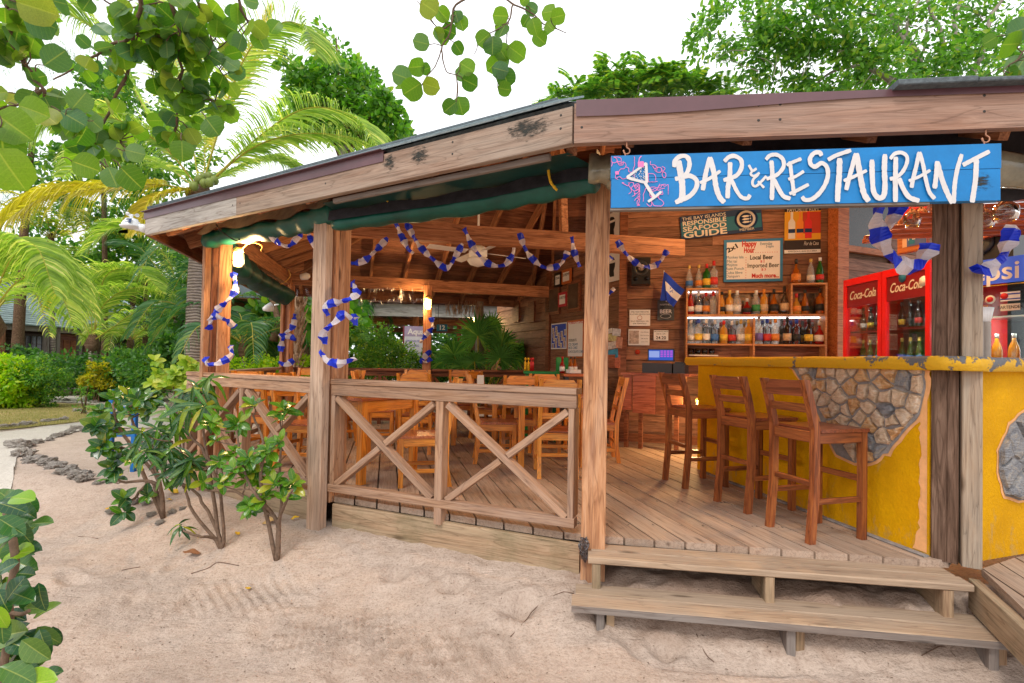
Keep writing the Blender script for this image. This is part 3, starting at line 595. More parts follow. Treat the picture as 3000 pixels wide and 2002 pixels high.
def plankwall(nm, lab, pl, L, z0, z1, h, mat, holes=(), u0=0.0, th=.02):
    w_ = thingm(nm, pl.M(u0, z0), lab, 'wall'); k = 0; z = z0
    while z < z1 - .01:
        zz = min(z + h - .004, z1); cuts = [u0, u0 + (L - u0) * (.35 + .3 * ((k * 37) % 10) / 10), L]
        for a, b in zip(cuts[:-1], cuts[1:]):
            segs = [(a, b)]
            for (hu0, hu1, hz0, hz1) in holes:
                if zz > hz0 and z < hz1:
                    ns = []
                    for (c, d) in segs:
                        if d <= hu0 or c >= hu1: ns.append((c, d)); continue
                        if c < hu0: ns.append((c, hu0))
                        if d > hu1: ns.append((hu1, d))
                    segs = ns
            for (c, d) in segs:
                if d - c > .03:
                    o = quadbox('plank', pl, c + .001, d - .001, z, zz, -.02 + .004 * ((k * 7) % 3), th, mat, w_)
                    o.matrix_basis = o.matrix_basis @ M.Rotation(-.07, 4, 'X')
        z += h; k += 1
    for (a,b) in ([(u0, L)] if not holes else [(u0, holes[0][0]), (holes[0][1], L)]):
        quadbox('backing_board', pl, a, b, z0, z1, -.075, .03, WD_DARK, w_)
    if holes: quadbox('backing_board', pl, holes[0][0], holes[0][1], z0, holes[0][2], -.075, .03, WD_DARK, w_)
    return w_
BW = Plane((1.55, 7.35), (.970, -.242)); LBW = 2.80
SW = Plane((.68 - .399 * 2.6, 9.35 + .917 * 2.6), (.399, -.917)); LSW = 2.6 + 2.18
RW = Plane((4.21 + .0, 6.67), (.93, .37))
uw = [SW.hit(x, 900)[0] for x in (1605, 1640)]; zw = (SW.hit(1620, 915)[1], SW.hit(1620, 850)[1]); uw2 = [SW.hit(x, 860)[0] for x in (1672, 1700)]
w_ = plankwall('plank_wall', 'dark lap plank wall behind the bottle shelves of the bar', BW, LBW, .43, 4.15, .145, WD_WALL)
quadbox('corner_post', BW, -.02, .09, .43, 4.2, .0, .09, WD_TRIM, w_)
quadbox('skirting', BW, .1, 1.2, .43, .55, .01, .03, WD_TRIM, w_)
w_ = plankwall('plank_wall', 'brown plank side wall hung with framed pictures and posters', SW, LSW, .0, 3.35, .165, WD_WALL)
for u in (uw, uw2):
    quadbox('window_frame', SW, u[0] - .05, u[1] + .05, zw[0] - .06, zw[1] + .06, .0, .045, WD_TRIM, w_)
    quadbox('window_pane', SW, u[0], u[1], zw[0], zw[1], .046, .004, plain('brown_pane', (.10, .07, .05), .2, .5, 0, .3, 5), w_)
for px in (1515, 1560):
    a = SW.hit(px - 9, 930)[0]; b = SW.hit(px + 9, 930)[0]; quadbox('window_frame', SW, a, b, SW.hit(px, 945)[1], SW.hit(px, 885)[1], 0, .04, WD_TRIM, w_)
quadbox('corner_post', SW, 2.6 - .06, 2.6 + .06, .1, 3.3, .0, .05, WD_TRIM, w_)
w_ = plankwall('plank_wall', 'reddish plank wall beside the soft drink coolers', RW, 3.2, .43, 4.2, .16, WD_WALL, ((.12, 1.1, 3.13, 4.1),))
quadbox('orange_post', RW, -.12, .08, .43, 4.3, -.02, .14, WD_ORNG, w_)
quadbox('dark_window', RW, .12, 1.1, 3.13, 4.1, -.01, .01, plain('dark_window', (.03, .025, .022), .25, .5, 0, .4, 9), w_)
quadbox('window_sill', RW, .06, 1.2, 3.06, 3.14, .0, .06, WD_ORNG, w_)
# ceiling / top boards hiding the room behind: rear room wall
# ================================================================ BAR COUNTER
YEL, nt_, b_ = nmat('yellow_stucco'); v_ = mapped(nt_, (1, 1, 1), False); n1 = noise(nt_, v_, 55, 5, .7); n2 = noise(nt_, v_, 2.2, 4, .6)
nt_.links.new(mixc(nt_, .6, ramp(nt_, n2, [(.3, (.56, .265, .0)), (.7, (.76, .39, .0))]), ramp(nt_, n1, [(.3, (.85, .85, .8)), (.7, (1.1, 1.1, 1.0))]), 'MULTIPLY'), b_.inputs['Base Color'])
src_ = b_.inputs['Base Color'].links[0].from_socket; gp_ = nt_.nodes.new('ShaderNodeNewGeometry'); sz_ = nt_.nodes.new('ShaderNodeSeparateXYZ'); nt_.links.new(gp_.outputs['Position'], sz_.inputs[0]); lowz = ramp(nt_, mth(nt_, 'SUBTRACT', sz_.outputs[2], .43), [(.0, (.16, .16, .16)), (.35, (0, 0, 0))]); sc_ = noise(nt_, mapped(nt_, (1, 1, .45), False), 9, 6, .75, .6)
nt_.links.new(mixc(nt_, mth(nt_, 'MULTIPLY', ramp(nt_, mth(nt_, 'ADD', sc_, lowz), [(.63, (0, 0, 0)), (.72, (1, 1, 1))]), .5), src_, (.42, .27, .10)), b_.inputs['Base Color'])
b_.inputs['Roughness'].default_value = .75; b_.inputs['Specular IOR Level'].default_value = .15; bump(nt_, b_, n1, .55, .012)
PEEL, nt_, b_ = nmat('peeling_slab_paint'); v_ = mapped(nt_, (1, 1, 1), False); n1 = noise(nt_, v_, 7, 6, .75); n3 = noise(nt_, v_, 55, 5, .7)
geo_ = nt_.nodes.new('ShaderNodeNewGeometry'); sx = nt_.nodes.new('ShaderNodeSeparateXYZ'); nt_.links.new(geo_.outputs['Position'], sx.inputs[0])
near = mth(nt_, 'MULTIPLY', ramp(nt_, mth(nt_, 'SUBTRACT', 4.2, sx.outputs[1]), [(.4, (0, 0, 0)), (1.0, (1, 1, 1))]), 1.0)
hi = ramp(nt_, mth(nt_, 'MULTIPLY', mth(nt_, 'SUBTRACT', sx.outputs[2], 1.50), 8), [(.3, (0, 0, 0)), (.95, (1, 1, 1))])
msk = ramp(nt_, mth(nt_, 'ADD', n1, mth(nt_, 'MULTIPLY', mth(nt_, 'MULTIPLY', near, hi), .17)), [(.615, (0, 0, 0)), (.635, (1, 1, 1))])
nt_.links.new(mixc(nt_, msk, mixc(nt_, .4, (.68, .37, .006), ramp(nt_, n3, [(.3, (.8, .8, .8)), (.7, (1.1, 1.1, 1))]), 'MULTIPLY'), (.12, .12, .13)), b_.inputs['Base Color']); b_.inputs['Roughness'].default_value = .65; bump(nt_, b_, mth(nt_, 'ADD', n3, mth(nt_, 'MULTIPLY', msk, -1.5)), .5, .012)
CA = Plane((1.985, 5.45), (2.49 - 1.985, 3.05 - 5.45)); LA = sqrt(.505 ** 2 + 2.4 ** 2)
CB = Plane((2.64, 2.965), (1, .34)); LB = 1.5
bar = thingm('bar_counter', M.Translation((2.5, 3.6, .43)), 'yellow stucco bar counter with fieldstone inlays and chipped slab top', 'bar counter')
def prism(name, poly, z0, z1, mat, parent, c=0):
    k = len(poly); m = M.Translation((poly[0][0], poly[0][1], z0)); v = [(p[0] - poly[0][0], p[1] - poly[0][1], 0) for p in poly] + [(p[0] - poly[0][0], p[1] - poly[0][1], z1 - z0) for p in poly]
    f = [tuple(range(k - 1, -1, -1)), tuple(range(k, 2 * k))] + [(i, (i + 1) % k, k + (i + 1) % k, k + i) for i in range(k)]
    return obj(name, mesh(name, v, f, False, [mat]), None, parent, m)
a, b = CA.P(0, 0), CA.P(LA - .01, 0); a2_, b2_ = CA.P(0, 0, -.22), CA.P(LA - .01, 0, -.22)
prism('counter_wall', [(a.x, a.y), (b.x, b.y), (b2_.x, b2_.y), (a2_.x, a2_.y)], .432, 1.54, YEL, bar)
c0, c1 = CB.P(.02, 0), CB.P(LB, 0); c2, c3 = CB.P(.02, 0, -.2), CB.P(LB, 0, -.2)
prism('counter_wall', [(c0.x, c0.y), (c1.x, c1.y), (c3.x, c3.y), (c2.x, c2.y)], .43, 1.538, YEL, bar)
# slab with rounded edge : lofted cross-section along polyline
path_ = [CA.P(-.12, 0, .045), CA.P(-.05, 0, .05), CA.P(LA * .5, 0, .05), CA.P(LA - .12, 0, .06), V((2.515, 2.895, 0)), V((2.66, 2.875, 0)), CB.P(.25, 0, .06), CB.P(LB, 0, .05)]
inn = [CA.P(-.12, 0, -.33), CA.P(-.05, 0, -.33), CA.P(LA * .5, 0, -.33), CA.P(LA - .3, 0, -.33), V((2.85, 3.25, 0)), V((2.9, 3.27, 0)), CB.P(.4, 0, -.3), CB.P(LB, 0, -.3)]
pth = spline(path_, 60); pin = spline(inn, 60); v = []; sec = [(0, 1.535), (-.0, 1.545), (.015, 1.56), (.015, 1.60), (.0, 1.618)]
for i, (p, q) in enumerate(zip(pth, pin)):
    d = (p - q).normalized(); jj = .006 * mnoise.noise(p * 5) + .003 * mnoise.noise(p * 21)
    for o_, z in sec: v.append((p.x + d.x * (o_ + jj), p.y + d.y * (o_ + jj), z + jj))
    v.append((q.x, q.y, 1.618)); v.append((q.x, q.y, 1.535))
f = [(i * 7 + k, i * 7 + (k + 1) % 7, (i + 1) * 7 + (k + 1) % 7, (i + 1) * 7 + k) for i in range(60) for k in range(7)] + [tuple(range(6, -1, -1)), tuple(range(60 * 7, 61 * 7))]
obj('counter_top', mesh('counter_top', v, f, True, [PEEL]), None, bar)
PEACH = plain('peach_plaster', (.78, .40, .17), .8, .2, 0, .15, 12, .4)
# worn peach strip at the counter end
v = []; nst = 40
for i in range(nst + 1):
    z = .45 + (1.535 - .45) * i / nst; wd = .045 + .03 * mnoise.noise(V((z * 9, 1, 0))) + (.05 if z > 1.3 else 0) * 0 + .02 * mnoise.noise(V((z * 30, 4, 0))) + (.05 * max(0, (.62 - z) / .2))
    v.append(CA.P(LA - .012, z, .003)); v.append(CA.P(LA - .012 - max(.012, wd), z, .003))
obj('worn_edge', mesh('worn_edge', v, [(2 * i, 2 * i + 2, 2 * i + 3, 2 * i + 1) for i in range(nst)], False, [PEACH]), None, bar)
# stone inlay
MORT = plain('grey_mortar', (.27, .245, .235), .9, .1, 0, .25, 25, .8)
def stonemat(name, cs):
    m, nt, b = nmat(name); v = mapped(nt, (1, 1, 1)); n = noise(nt, v, 14, 6, .7, 1.2); g = noise(nt, mapped(nt, (1, 5, 1)), 20, 4, .7)
    col = ramp(nt, n, [(.3, cs[0]), (.5, cs[1]), (.68, cs[2])]); col = mixc(nt, .6, col, ramp(nt, g, [(.3, (.55, .55, .58)), (.7, (1.15, 1.15, 1.15))]), 'MULTIPLY')
    nt.links.new(col, b.inputs['Base Color']); b.inputs['Roughness'].default_value = .7; bump(nt, b, mth(nt, 'ADD', n, g), .9, .02); return m
STN = [stonemat('tan_fieldstone', ((.46, .30, .18), (.74, .53, .35), (.85, .70, .55))), stonemat('rust_fieldstone', ((.42, .19, .07), (.72, .40, .17), (.74, .57, .42))), stonemat('grey_fieldstone', ((.14, .14, .16), (.30, .30, .31), (.48, .40, .31)))]
def clip(poly, a, b, c):   # keep a*x+b*y<=c
    o = []
    for i in range(len(poly)):
        p, q = poly[i], poly[(i + 1) % len(poly)]; dp, dq = a * p[0] + b * p[1] - c, a * q[0] + b * q[1] - c
        if dp <= 0: o.append(p)
        if (dp < 0) != (dq < 0) and dp != dq: t = dp / (dp - dq); o.append((p[0] + (q[0] - p[0]) * t, p[1] + (q[1] - p[1]) * t))
    return o
def inside(p, poly):
    c = False
    for i in range(len(poly)):
        a, b = poly[i], poly[i - 1]
        if (a[1] > p[1]) != (b[1] > p[1]) and p[0] < (b[0] - a[0]) * (p[1] - a[1]) / (b[1] - a[1]) + a[0]: c = not c
    return c
def stones(pl, outline, n, seed, probs, parent, peach=True):
    R = random.Random(seed); out_ = [pl.hit(*p) for p in outline]; us = [p[0] for p in out_]; zs = [p[1] for p in out_]; seeds = []; tries = 0
    area = (max(us) - min(us)) * (max(zs) - min(zs)); md = sqrt(area / n) * .62
    while len(seeds) < n and tries < 4000:
        tries += 1; p = (R.uniform(min(us), max(us)), R.uniform(min(zs), max(zs)))
        if inside(p, out_) and all((p[0] - q[0]) ** 2 + ((p[1] - q[1]) * 1.0) ** 2 > md * md for q in seeds): seeds.append(p)
    cx, cz = sum(us) / len(us), sum(zs) / len(zs)
    def plate(nm, grow, off, mat, jit=0):
        dense = []; k = len(out_)
        for i in range(k):
            a, b = out_[i], out_[(i + 1) % k]
            for j in range(4): t = j / 4; dense.append((a[0] + (b[0] - a[0]) * t, a[1] + (b[1] - a[1]) * t))
        v = [pl.P(cx + (p[0] - cx) * grow + jit * mnoise.noise(V((p[0] * 30, p[1] * 30, 1))), min(1.533, cz + (p[1] - cz) * grow + jit * mnoise.noise(V((p[0] * 30, p[1] * 30, 5)))), off) for p in dense]; n_ = len(v)
        v += [pl.P(cx, cz, off)]
        o = obj(nm, mesh(nm, v, [(i, (i + 1) % n_, n_) for i in range(n_)], False, [mat]), None, parent)
    if peach: plate('plaster_edge', 1.09, .002, PEACH, .02)
    plate('mortar', 1.03, .006, MORT, .012)
    for i, s in enumerate(seeds):
        poly = [(s[0] + dx * .2, s[1] + dz * .2) for dx, dz in ((-1, -1), (1, -1), (1, 1), (-1, 1))]
        for q in seeds:
            if q is s: continue
            a, b = q[0] - s[0], q[1] - s[1]; l = sqrt(a * a + b * b)
            if l < .4: poly = clip(poly, a / l, b / l, (a * (q[0] + s[0]) + b * (q[1] + s[1])) / 2 / l - R.uniform(.005, .010))
        k = len(out_)
        for j in range(k):   # clip against (approximately convex) outline
            a, b = out_[j], out_[(j + 1) % k]; nx, nz = (b[1] - a[1]), -(b[0] - a[0]); l = sqrt(nx * nx + nz * nz) or 1
            if (cx - a[0]) * nx + (cz - a[1]) * nz > 0: nx, nz = -nx, -nz
            poly = clip(poly, nx / l, nz / l, (a[0] * nx + a[1] * nz) / l)
        if len(poly) < 3: continue
        # subdivide + roughen outline
        pts = []
        for j in range(len(poly)):
            a, b = poly[j], poly[(j + 1) % len(poly)]; pts.append(a); pts.append(((a[0] + b[0]) / 2 + R.uniform(-.010, .007), (a[1] + b[1]) / 2 + R.uniform(-.010, .007)))
        mx_ = sum(p[0] for p in pts) / len(pts); mz_ = sum(p[1] for p in pts) / len(pts); m = pl.M(mx_, mz_, .006, 0); k = len(pts); h = R.uniform(.016, .034); v = []
        for sc, hh in ((1, 0), (.93, h * .75), (.72, h)):
            for p in pts: v.append(((p[0] - mx_) * sc, (p[1] - mz_) * sc, hh + (R.uniform(-.003, .003) if hh else 0)))
        v.append((0, 0, h + R.uniform(-.002, .006)))
        f = [(r_ * k + j, r_ * k + (j + 1) % k, (r_ + 1) * k + (j + 1) % k, (r_ + 1) * k + j) for r_ in range(2) for j in range(k)] + [(2 * k + j, 2 * k + (j + 1) % k, 3 * k) for j in range(k)]
        x = R.random(); mt = STN[0] if x < probs[0] else STN[1] if x < probs[1] else STN[2]
        obj('stone', mesh('stone', v, f, False, [mt]), None, parent, m)
stones(CA, [(2325, 1077), (2450, 1076), (2600, 1076), (2703, 1077), (2706, 1140), (2692, 1215), (2640, 1270), (2600, 1322), (2555, 1352), (2505, 1352), (2455, 1330), (2425, 1270), (2395, 1200), (2360, 1130)], 50, 5, (.62, .93), bar)
stones(CB, [(2958, 1250), (2990, 1215), (3060, 1180), (3120, 1230), (3120, 1400), (3050, 1450), (2985, 1462), (2945, 1448), (2925, 1380), (2925, 1320)], 14, 9, (.25, .45), bar)
# footing
board('footing', CA.P(.1, .437, .02), CA.P(LA, .437, .02), .04, .012, MORT, bar)
# ================================================================ SEATING
def tz_mesh(nm, secs, w_, h, mat):   # square-section bent leg through points (x,y,z)
    v = []
    for p in secs: v += [(p[0] - w_ / 2, p[1] - h / 2, p[2]), (p[0] + w_ / 2, p[1] - h / 2, p[2]), (p[0] + w_ / 2, p[1] + h / 2, p[2]), (p[0] - w_ / 2, p[1] + h / 2, p[2])]
    n = len(secs); f = [(3, 2, 1, 0), tuple(range(4 * n - 4, 4 * n))] + [(i * 4 + k, i * 4 + (k + 1) % 4, (i + 1) * 4 + (k + 1) % 4, (i + 1) * 4 + k) for i in range(n - 1) for k in range(4)]
    # local x along the leg for the grain
    rot = M.Rotation(pi / 2, 4, 'Y'); me = mesh(nm, [rot @ V(p) for p in v], f, False, [mat]); return me, rot.inverted()
def make_chair(name, wdt, dep, sh, th, mat, seatmat, lab, cat, grp, legw=.042, low=(.12, .22), slats=1, crestmat=None):
    t = empty(name, (0, 0, 0), 0, lab, cat, grp); x = wdt / 2 - legw / 2; yb, yf = -dep / 2, dep / 2 - .02
    lean = .085 if th - sh < .4 else .11
    for s in (-1, 1):
        pr = [(0, -.03, 0), (0, 0, sh * .45), (0, .0, sh), (0, -lean * .45, sh + (th - sh) * .5), (0, -lean, th)]
        me, r = tz_mesh('leg', pr, legw, legw * 1.1, mat); obj('leg', me, None, t, M.Translation((s * x, yb, 0)) @ r)
        me, r = tz_mesh('leg', [(0, 0, 0), (0, 0, sh - .02)], legw, legw, mat); obj('leg', me, None, t, M.Translation((s * x, yf, 0)) @ r)
        board('apron', (s * x, yb + .02, sh - .055), (s * x, yf - .02, sh - .055), .024, .07, mat, t)
        board('stretcher', (s * x, yb + .01, low[0]), (s * x, yf - .01, low[0]), .022, .036, mat, t)
    board('apron', (-x, yf, sh - .055), (x, yf, sh - .055), .024, .07, mat, t); board('apron', (-x, yb, sh - .05), (x, yb, sh - .05), .03, .07, mat, t)
    board('stretcher', (-x, yb - .0, low[1]), (x, yb - .0, low[1]), .022, .036, mat, t); board('stretcher', (-x, yf, low[1] + .02), (x, yf, low[1] + .02), .022, .04, mat, t)
    m_ = boxmesh(wdt + .005, dep - .01, .022, .006); q = m_.copy(); q.materials.append(seatmat)
    obj('seat', q, None, t, M.Translation((0, .02, sh - .008)))
    bh = th - sh
    for k in range(slats):
        z = sh + bh * (.42 if slats == 1 else .3 + .3 * k); y = yb - lean * ((z - sh) / bh) ** 1.15 + .0
        board('back_slat', (-x + .01, y, z), (x - .01, y, z), .018, .055, mat, t)
    # crest rail with notched shoulders
    z0, z1 = th - .105, th - .005; xx = x - legw / 2 + .001; pr = [(-xx, z0), (xx, z0), (xx, z1 - .035), (xx - .012, z1 - .03), (xx - .035, z1), (-xx + .035, z1), (-xx + .012, z1 - .03), (-xx, z1 - .035)]
    y = yb - lean * .9; v = [(a, -.011, b - z0) for a, b in pr] + [(a, .011, b - z0) for a, b in pr]; n = len(pr)
    f = [tuple(range(n)), tuple(range(2 * n - 1, n - 1, -1))] + [(i, n + i, n + (i + 1) % n, (i + 1) % n) for i in range(n)]
    obj('crest_rail', mesh('crest_rail', v, f, False, [crestmat or mat]), None, t, M.Translation((0, y, z0)))
    return t
def setm(t, x, y, z, ang):   # local +Y faces direction ang (radians)
    m = M.Translation((x, y, z)) @ M.Rotation(ang - pi / 2, 4, 'Z'); t.matrix_basis = m; W[t] = m; return t
DZ = .43
st = make_chair('bar_stool', .385, .40, .715, 1.03, WD_STOOL, WD_SEAT, '', 'bar stool', 'bar stools along the yellow counter', .041, (.26, .37), 1, WD_SEAT)
fa = radians(14.9)
for i, (x, y, lab) in enumerate(((1.892, 3.418, 'dark wooden bar stool nearest the camera, in front of the stone inlay'), (1.782, 4.05, 'middle dark wooden bar stool of the three at the yellow counter'), (1.572, 4.775, 'farthest dark wooden bar stool, beside the till cabinet'))):
    s_ = st if i == 0 else copy_tree(st); setm(s_, x + .19 * cos(fa), y + .19 * sin(fa), DZ, fa + (0, .02, -.03)[i]); s_['label'] = lab
ch = make_chair('dining_chair', .40, .41, .445, .95, WD_CHAIR, WD_TABLE, '', 'chair', 'orange wooden dining chairs', .04, (.14, .22), 2)
chairs = [(.45, 5.13, 92, 'honey orange dining chair with its back to the camera just left of the wide post'), (-.80, 4.66, 192, 'glossy orange dining chair seen from behind its side between the two front railing braces'),
 (-2.12, 5.33, -14, 'orange dining chair half hidden behind the post with the garland, left of the front table'), (-.16, 5.72, 5, 'orange dining chair side-on at the left of the second table'),
 (.08, 6.15, 95, 'orange dining chair with its crest above the rail, facing the third table'), (-.28, 7.35, -30, 'orange dining chair at the third table beside the white napkins'),
 (-1.12, 6.25, 88, 'orange dining chair seen over the rail between the posts, facing the back'), (-1.45, 7.55, -92, 'light orange dining chair at the back rail under the bushes'),
 (-2.85, 5.98, 75, 'orange dining chair in the left corner under the tall post'), (-3.0, 7.3, -95, 'orange dining chair by the left back railing'), (.85, 6.75, 190, 'orange dining chair near the green stand'),
 (.98, 5.9, 178, 'orange dining chair at the right of the second table behind the wide post'), (-.75, 7.9, -80, 'small orange dining chair before the fan palm'), (-2.35, 6.9, -150, 'orange dining chair between the left tables'),
 (.42, 6.42, -92, 'orange dining chair tucked under the far side of the second table'), (-1.75, 6.75, 10, 'orange dining chair left of the middle back table')]
for i, (x, y, a, lab) in enumerate(chairs):
    c_ = ch if i == 0 else copy_tree(ch); setm(c_, x, y, DZ, radians(a)); c_['label'] = lab
def make_table(w_, h, lab):
    t = empty('dining_table', (0, 0, 0), 0, lab, 'table', 'square wooden dining tables'); q = boxmesh(w_, w_, .028, .004).copy(); q.materials.append(WD_TABLE); obj('table_top', q, None, t, M.Translation((0, 0, h - .014)))
    x = w_ / 2 - .06
    for sx in (-1, 1):
        for sy in (-1, 1):
            me, r = tz_mesh('leg', [(0, 0, 0), (0, 0, h - .028)], .062, .062, WD_CHAIR); obj('leg', me, None, t, M.Translation((sx * x, sy * x, 0)) @ r)
        board('apron', (sx * x, -x, h - .085), (sx * x, x, h - .085), .022, .10, WD_CHAIR, t); board('apron', (-x, sx * x, h - .0851), (x, sx * x, h - .0851), .022, .10, WD_CHAIR, t)
    return t
tb = make_table(.78, .765, '')
for i, (x, y, a, lab) in enumerate(((-1.42, 5.0, 58, 'square orange table nearest the front railing, left of the middle baluster'), (.42, 5.75, 4, 'square red-brown table behind the right railing brace'), (.12, 6.95, 0, 'third square table deeper inside with napkins on it'), (-1.1, 7.0, 5, 'square table before the lamp post at the back'), (-2.75, 6.65, 10, 'square table in the left back of the dining deck'), (1.0, 5.2 + 3.1, -66, 'square table by the plank wall under the notice board'))):
    t_ = tb if i == 0 else copy_tree(tb); setm(t_, x, y, DZ, radians(a) + pi / 2); t_['label'] = lab
# napkin holders, placards
PAPER = plain('napkin_paper', (.72, .70, .68), .8, .2, 0, .05)
for i, (px, py, Y, wd, hh, lab) in enumerate(((1408, 1107, 6.9, .09, .15, 'white folded menu card standing on the third table'), (1585, 1115, 5.6, .16, .07, 'pale napkin box on the second table'), (1102, 1098, 6.9, .16, .05, 'open paper menu lying on the middle back table'), (760, 1088, 6.4, .09, .06, 'white napkins on the left back table'))):
    z = DZ + .765; p = at(px, py, Y); t_ = thingm('menu_card', M.Translation((p.x, Y, z)), lab, 'menu')
    for s in (-1, 1): q = boxmesh(wd, .004, hh, 0).copy(); q.materials.append(PAPER); obj('page', q, None, t_, M.Translation((p.x, Y + s * .02, z + hh / 2)) @ M.Rotation(s * .25, 4, 'X'))
# green condiment stand + orange bar table by the wall
GRN = plain('green_paint', (.01, .22, .04), .4, .4)
t_ = thingm('condiment_stand', M.Translation((.42, 7.3, DZ)), 'green painted condiment stand with trays by the plank wall', 'stand')
zt = at(1560, 1087, 7.3).z
boxat('stand_top', (.42, 7.3, zt - .02), (.50, .4, .035), GRN, t_); boxat('stand_shelf', (.42, 7.3, DZ + .35), (.42, .36, .025), GRN, t_)
for sx in (-.2, .2):
    for sy in (-.15, .15): boxat('leg', (.42 + sx, 7.3 + sy, (DZ + zt - .04) / 2), (.035, .035, zt - .04 - DZ), GRN, t_)
t_ = thingm('high_table', M.Translation((.95, 7.0, DZ)), 'tall orange table top on a dark frame beside the side wall', 'table'); zt2 = at(1665, 1094, 7.0).z
boxat('table_top', (.92, 7.0, zt2 - .02), (.46, .5, .035), ORANGE_B, t_)
for sx in (-.18, .18): boxat('leg', (.92 + sx, 7.0, (DZ + zt2 - .04) / 2), (.05, .3, zt2 - .04 - DZ), BLACK, t_)
# ================================================================ BAR SIGN
SG = Plane((B.x, B.y), (rr.x, rr.y)); SG.o = SG.o + SG.n * (-.01)
BLUE = plain('blue_sign_paint', (.0, .165, .44), .5, .4, 0, .16, 5, .25); WPAINT = plain('white_brush_paint', (.60, .57, .56), .6, .3, 0, .06, 8, .2); 
nt_ = WPAINT.node_tree; b_ = nt_.nodes['Principled BSDF']; src_ = b_.inputs['Base Color'].links[0].from_socket; n_ = noise(nt_, mapped(nt_, (30, 30, 6), False), 3.0, 6, .8, .5); nt_.links.new(mixc(nt_, ramp(nt_, n_, [(.62, (0, 0, 0)), (.74, (.8, .8, .8))]), src_, (.20, .30, .48)), b_.inputs['Base Color'])
nt_ = BLUE.node_tree; b_ = nt_.nodes['Principled BSDF']; src_ = b_.inputs['Base Color'].links[0].from_socket; n_ = noise(nt_, mapped(nt_, (2.2, 2.2, 26), False), 4.0, 6, .8, .3); nt_.links.new(mixc(nt_, ramp(nt_, n_, [(.66, (0, 0, 0)), (.72, (.85, .85, .85))]), src_, (.02, .045, .10)), b_.inputs['Base Color'])
PINKP = plain('pink_paint', (.75, .18, .42), .6, .3, 0, .1)
ul, _ = SG.hit(1788, 530); ur, _ = SG.hit(2913, 530); ztl = SG.hit(1788, 458)[1]; ztr = SG.hit(2913, 440)[1]; zbl = SG.hit(1788, 607)[1]; zbr = SG.hit(2913, 605)[1]
zt_ = (ztl + ztr) / 2; zb_ = (zbl + zbr) / 2; zm = SG.hit(2350, 519)[1]
sign = thingm('hanging_sign', SG.M((ul + ur) / 2, zt_), 'long blue hand painted bar and restaurant sign hanging under the roof edge', 'sign')
quadbox('sign_plank', SG, ul, ur, zm + .003, zt_, .0, .04, BLUE, sign); quadbox('sign_plank', SG, ul + .003, ur - .004, zb_, zm, .001, .04, BLUE, sign)
quadbox('bottom_edge', SG, ul, ur - .3, zb_ - .012, zb_ - .0005, .003, .034, WD_GREY, sign)
sk_ = 0
def stroke(pts, wd, mat=WPAINT, nm='letter_stroke', pl=SG, base=.0425, conv=None, parent=None, taper=.75, n=None):
    global sk_; sk_ += 1; sp = spline([V((p[0], p[1], 0)) for p in pts], n or max(10, 8 * len(pts))); off = base + .00022 * (sk_ % 40); v = []; N = len(sp)
    for i, p in enumerate(sp):
        t = (sp[min(i + 1, N - 1)] - sp[max(0, i - 1)]).normalized(); nn_ = V((-t.y, t.x, 0)); e_ = min(i, N - 1 - i); k = (.70 if e_ == 0 else .95 if e_ == 1 else 1) * (1 + .16 * mnoise.noise(V((p.x * .03, p.y * .03, sk_))) + .07 * mnoise.noise(V((p.x * .2, p.y * .2, sk_))))
        for s in (-1, 1): q = p + nn_ * (s * wd / 2 * k); u, z = pl.hit(*conv(q.x, q.y), off) if conv else (q.x, q.y); v.append(pl.P(u, z, off))
    return obj(nm, mesh(nm, v, [(2 * i, 2 * i + 1, 2 * i + 3, 2 * i + 2) for i in range(N - 1)], False, [mat]), None, parent or sign)
c7 = lambda x, y: (1780 + x * .2468, 420 + y * .2468)
c8 = lambda x, y: (2340 + x * .2553, 420 + y * .2553)
S7 = [([(840, 205), (862, 330), (885, 480), (885, 640), (850, 690)], 72), ([(790, 285), (803, 205), (860, 158), (930, 155), (968, 205), (968, 285), (930, 370), (870, 410), (800, 425)], 52), ([(880, 400), (980, 388), (1055, 440), (1052, 530), (980, 622), (880, 672), (803, 705)], 56),
 ([(1215, 165), (1172, 330), (1143, 480), (1130, 560)], 55), ([(1215, 165), (1262, 350), (1288, 520), (1330, 640), (1388, 705)], 62), ([(1095, 470), (1200, 425), (1340, 328)], 38),
 ([(1455, 225), (1450, 400), (1430, 520), (1425, 655)], 56), ([(1385, 218), (1440, 165), (1510, 153), (1583, 200), (1590, 290), (1540, 375), (1460, 415), (1375, 440)], 50), ([(1470, 430), (1530, 560), (1590, 640), (1660, 655), (1692, 612)], 46),
 ([(1675, 258), (1720, 325), (1770, 300)], 30), ([(1725, 320), (1700, 365), (1740, 390), (1805, 350)], 30), ([(1795, 365), (1730, 430), (1722, 490), (1762, 510), (1830, 450), (1885, 388)], 30), ([(1785, 450), (1858, 530)], 28),
 ([(1945, 205), (1957, 400), (1950, 675)], 52), ([(1878, 195), (1930, 145), (2010, 138), (2080, 190), (2088, 280), (2030, 360), (1960, 400), (1885, 425)], 46), ([(1970, 420), (2030, 540), (2090, 630), (2172, 658)], 52),
 ([(2165, 215), (2180, 350), (2200, 500), (2215, 622)], 46), ([(2125, 262), (2200, 225), (2302, 183)], 40), ([(2145, 430), (2240, 390), (2331, 331)], 38), ([(2158, 602), (2250, 560), (2388, 488)], 42),
 ([(460, 235), (345, 320), (228, 405)], 30), ([(228, 405), (345, 440), (465, 470)], 34), ([(465, 475), (462, 350), (457, 232)], 32), ([(445, 470), (500, 560), (560, 645)], 38), ([(480, 695), (560, 640), (640, 572)], 30)]
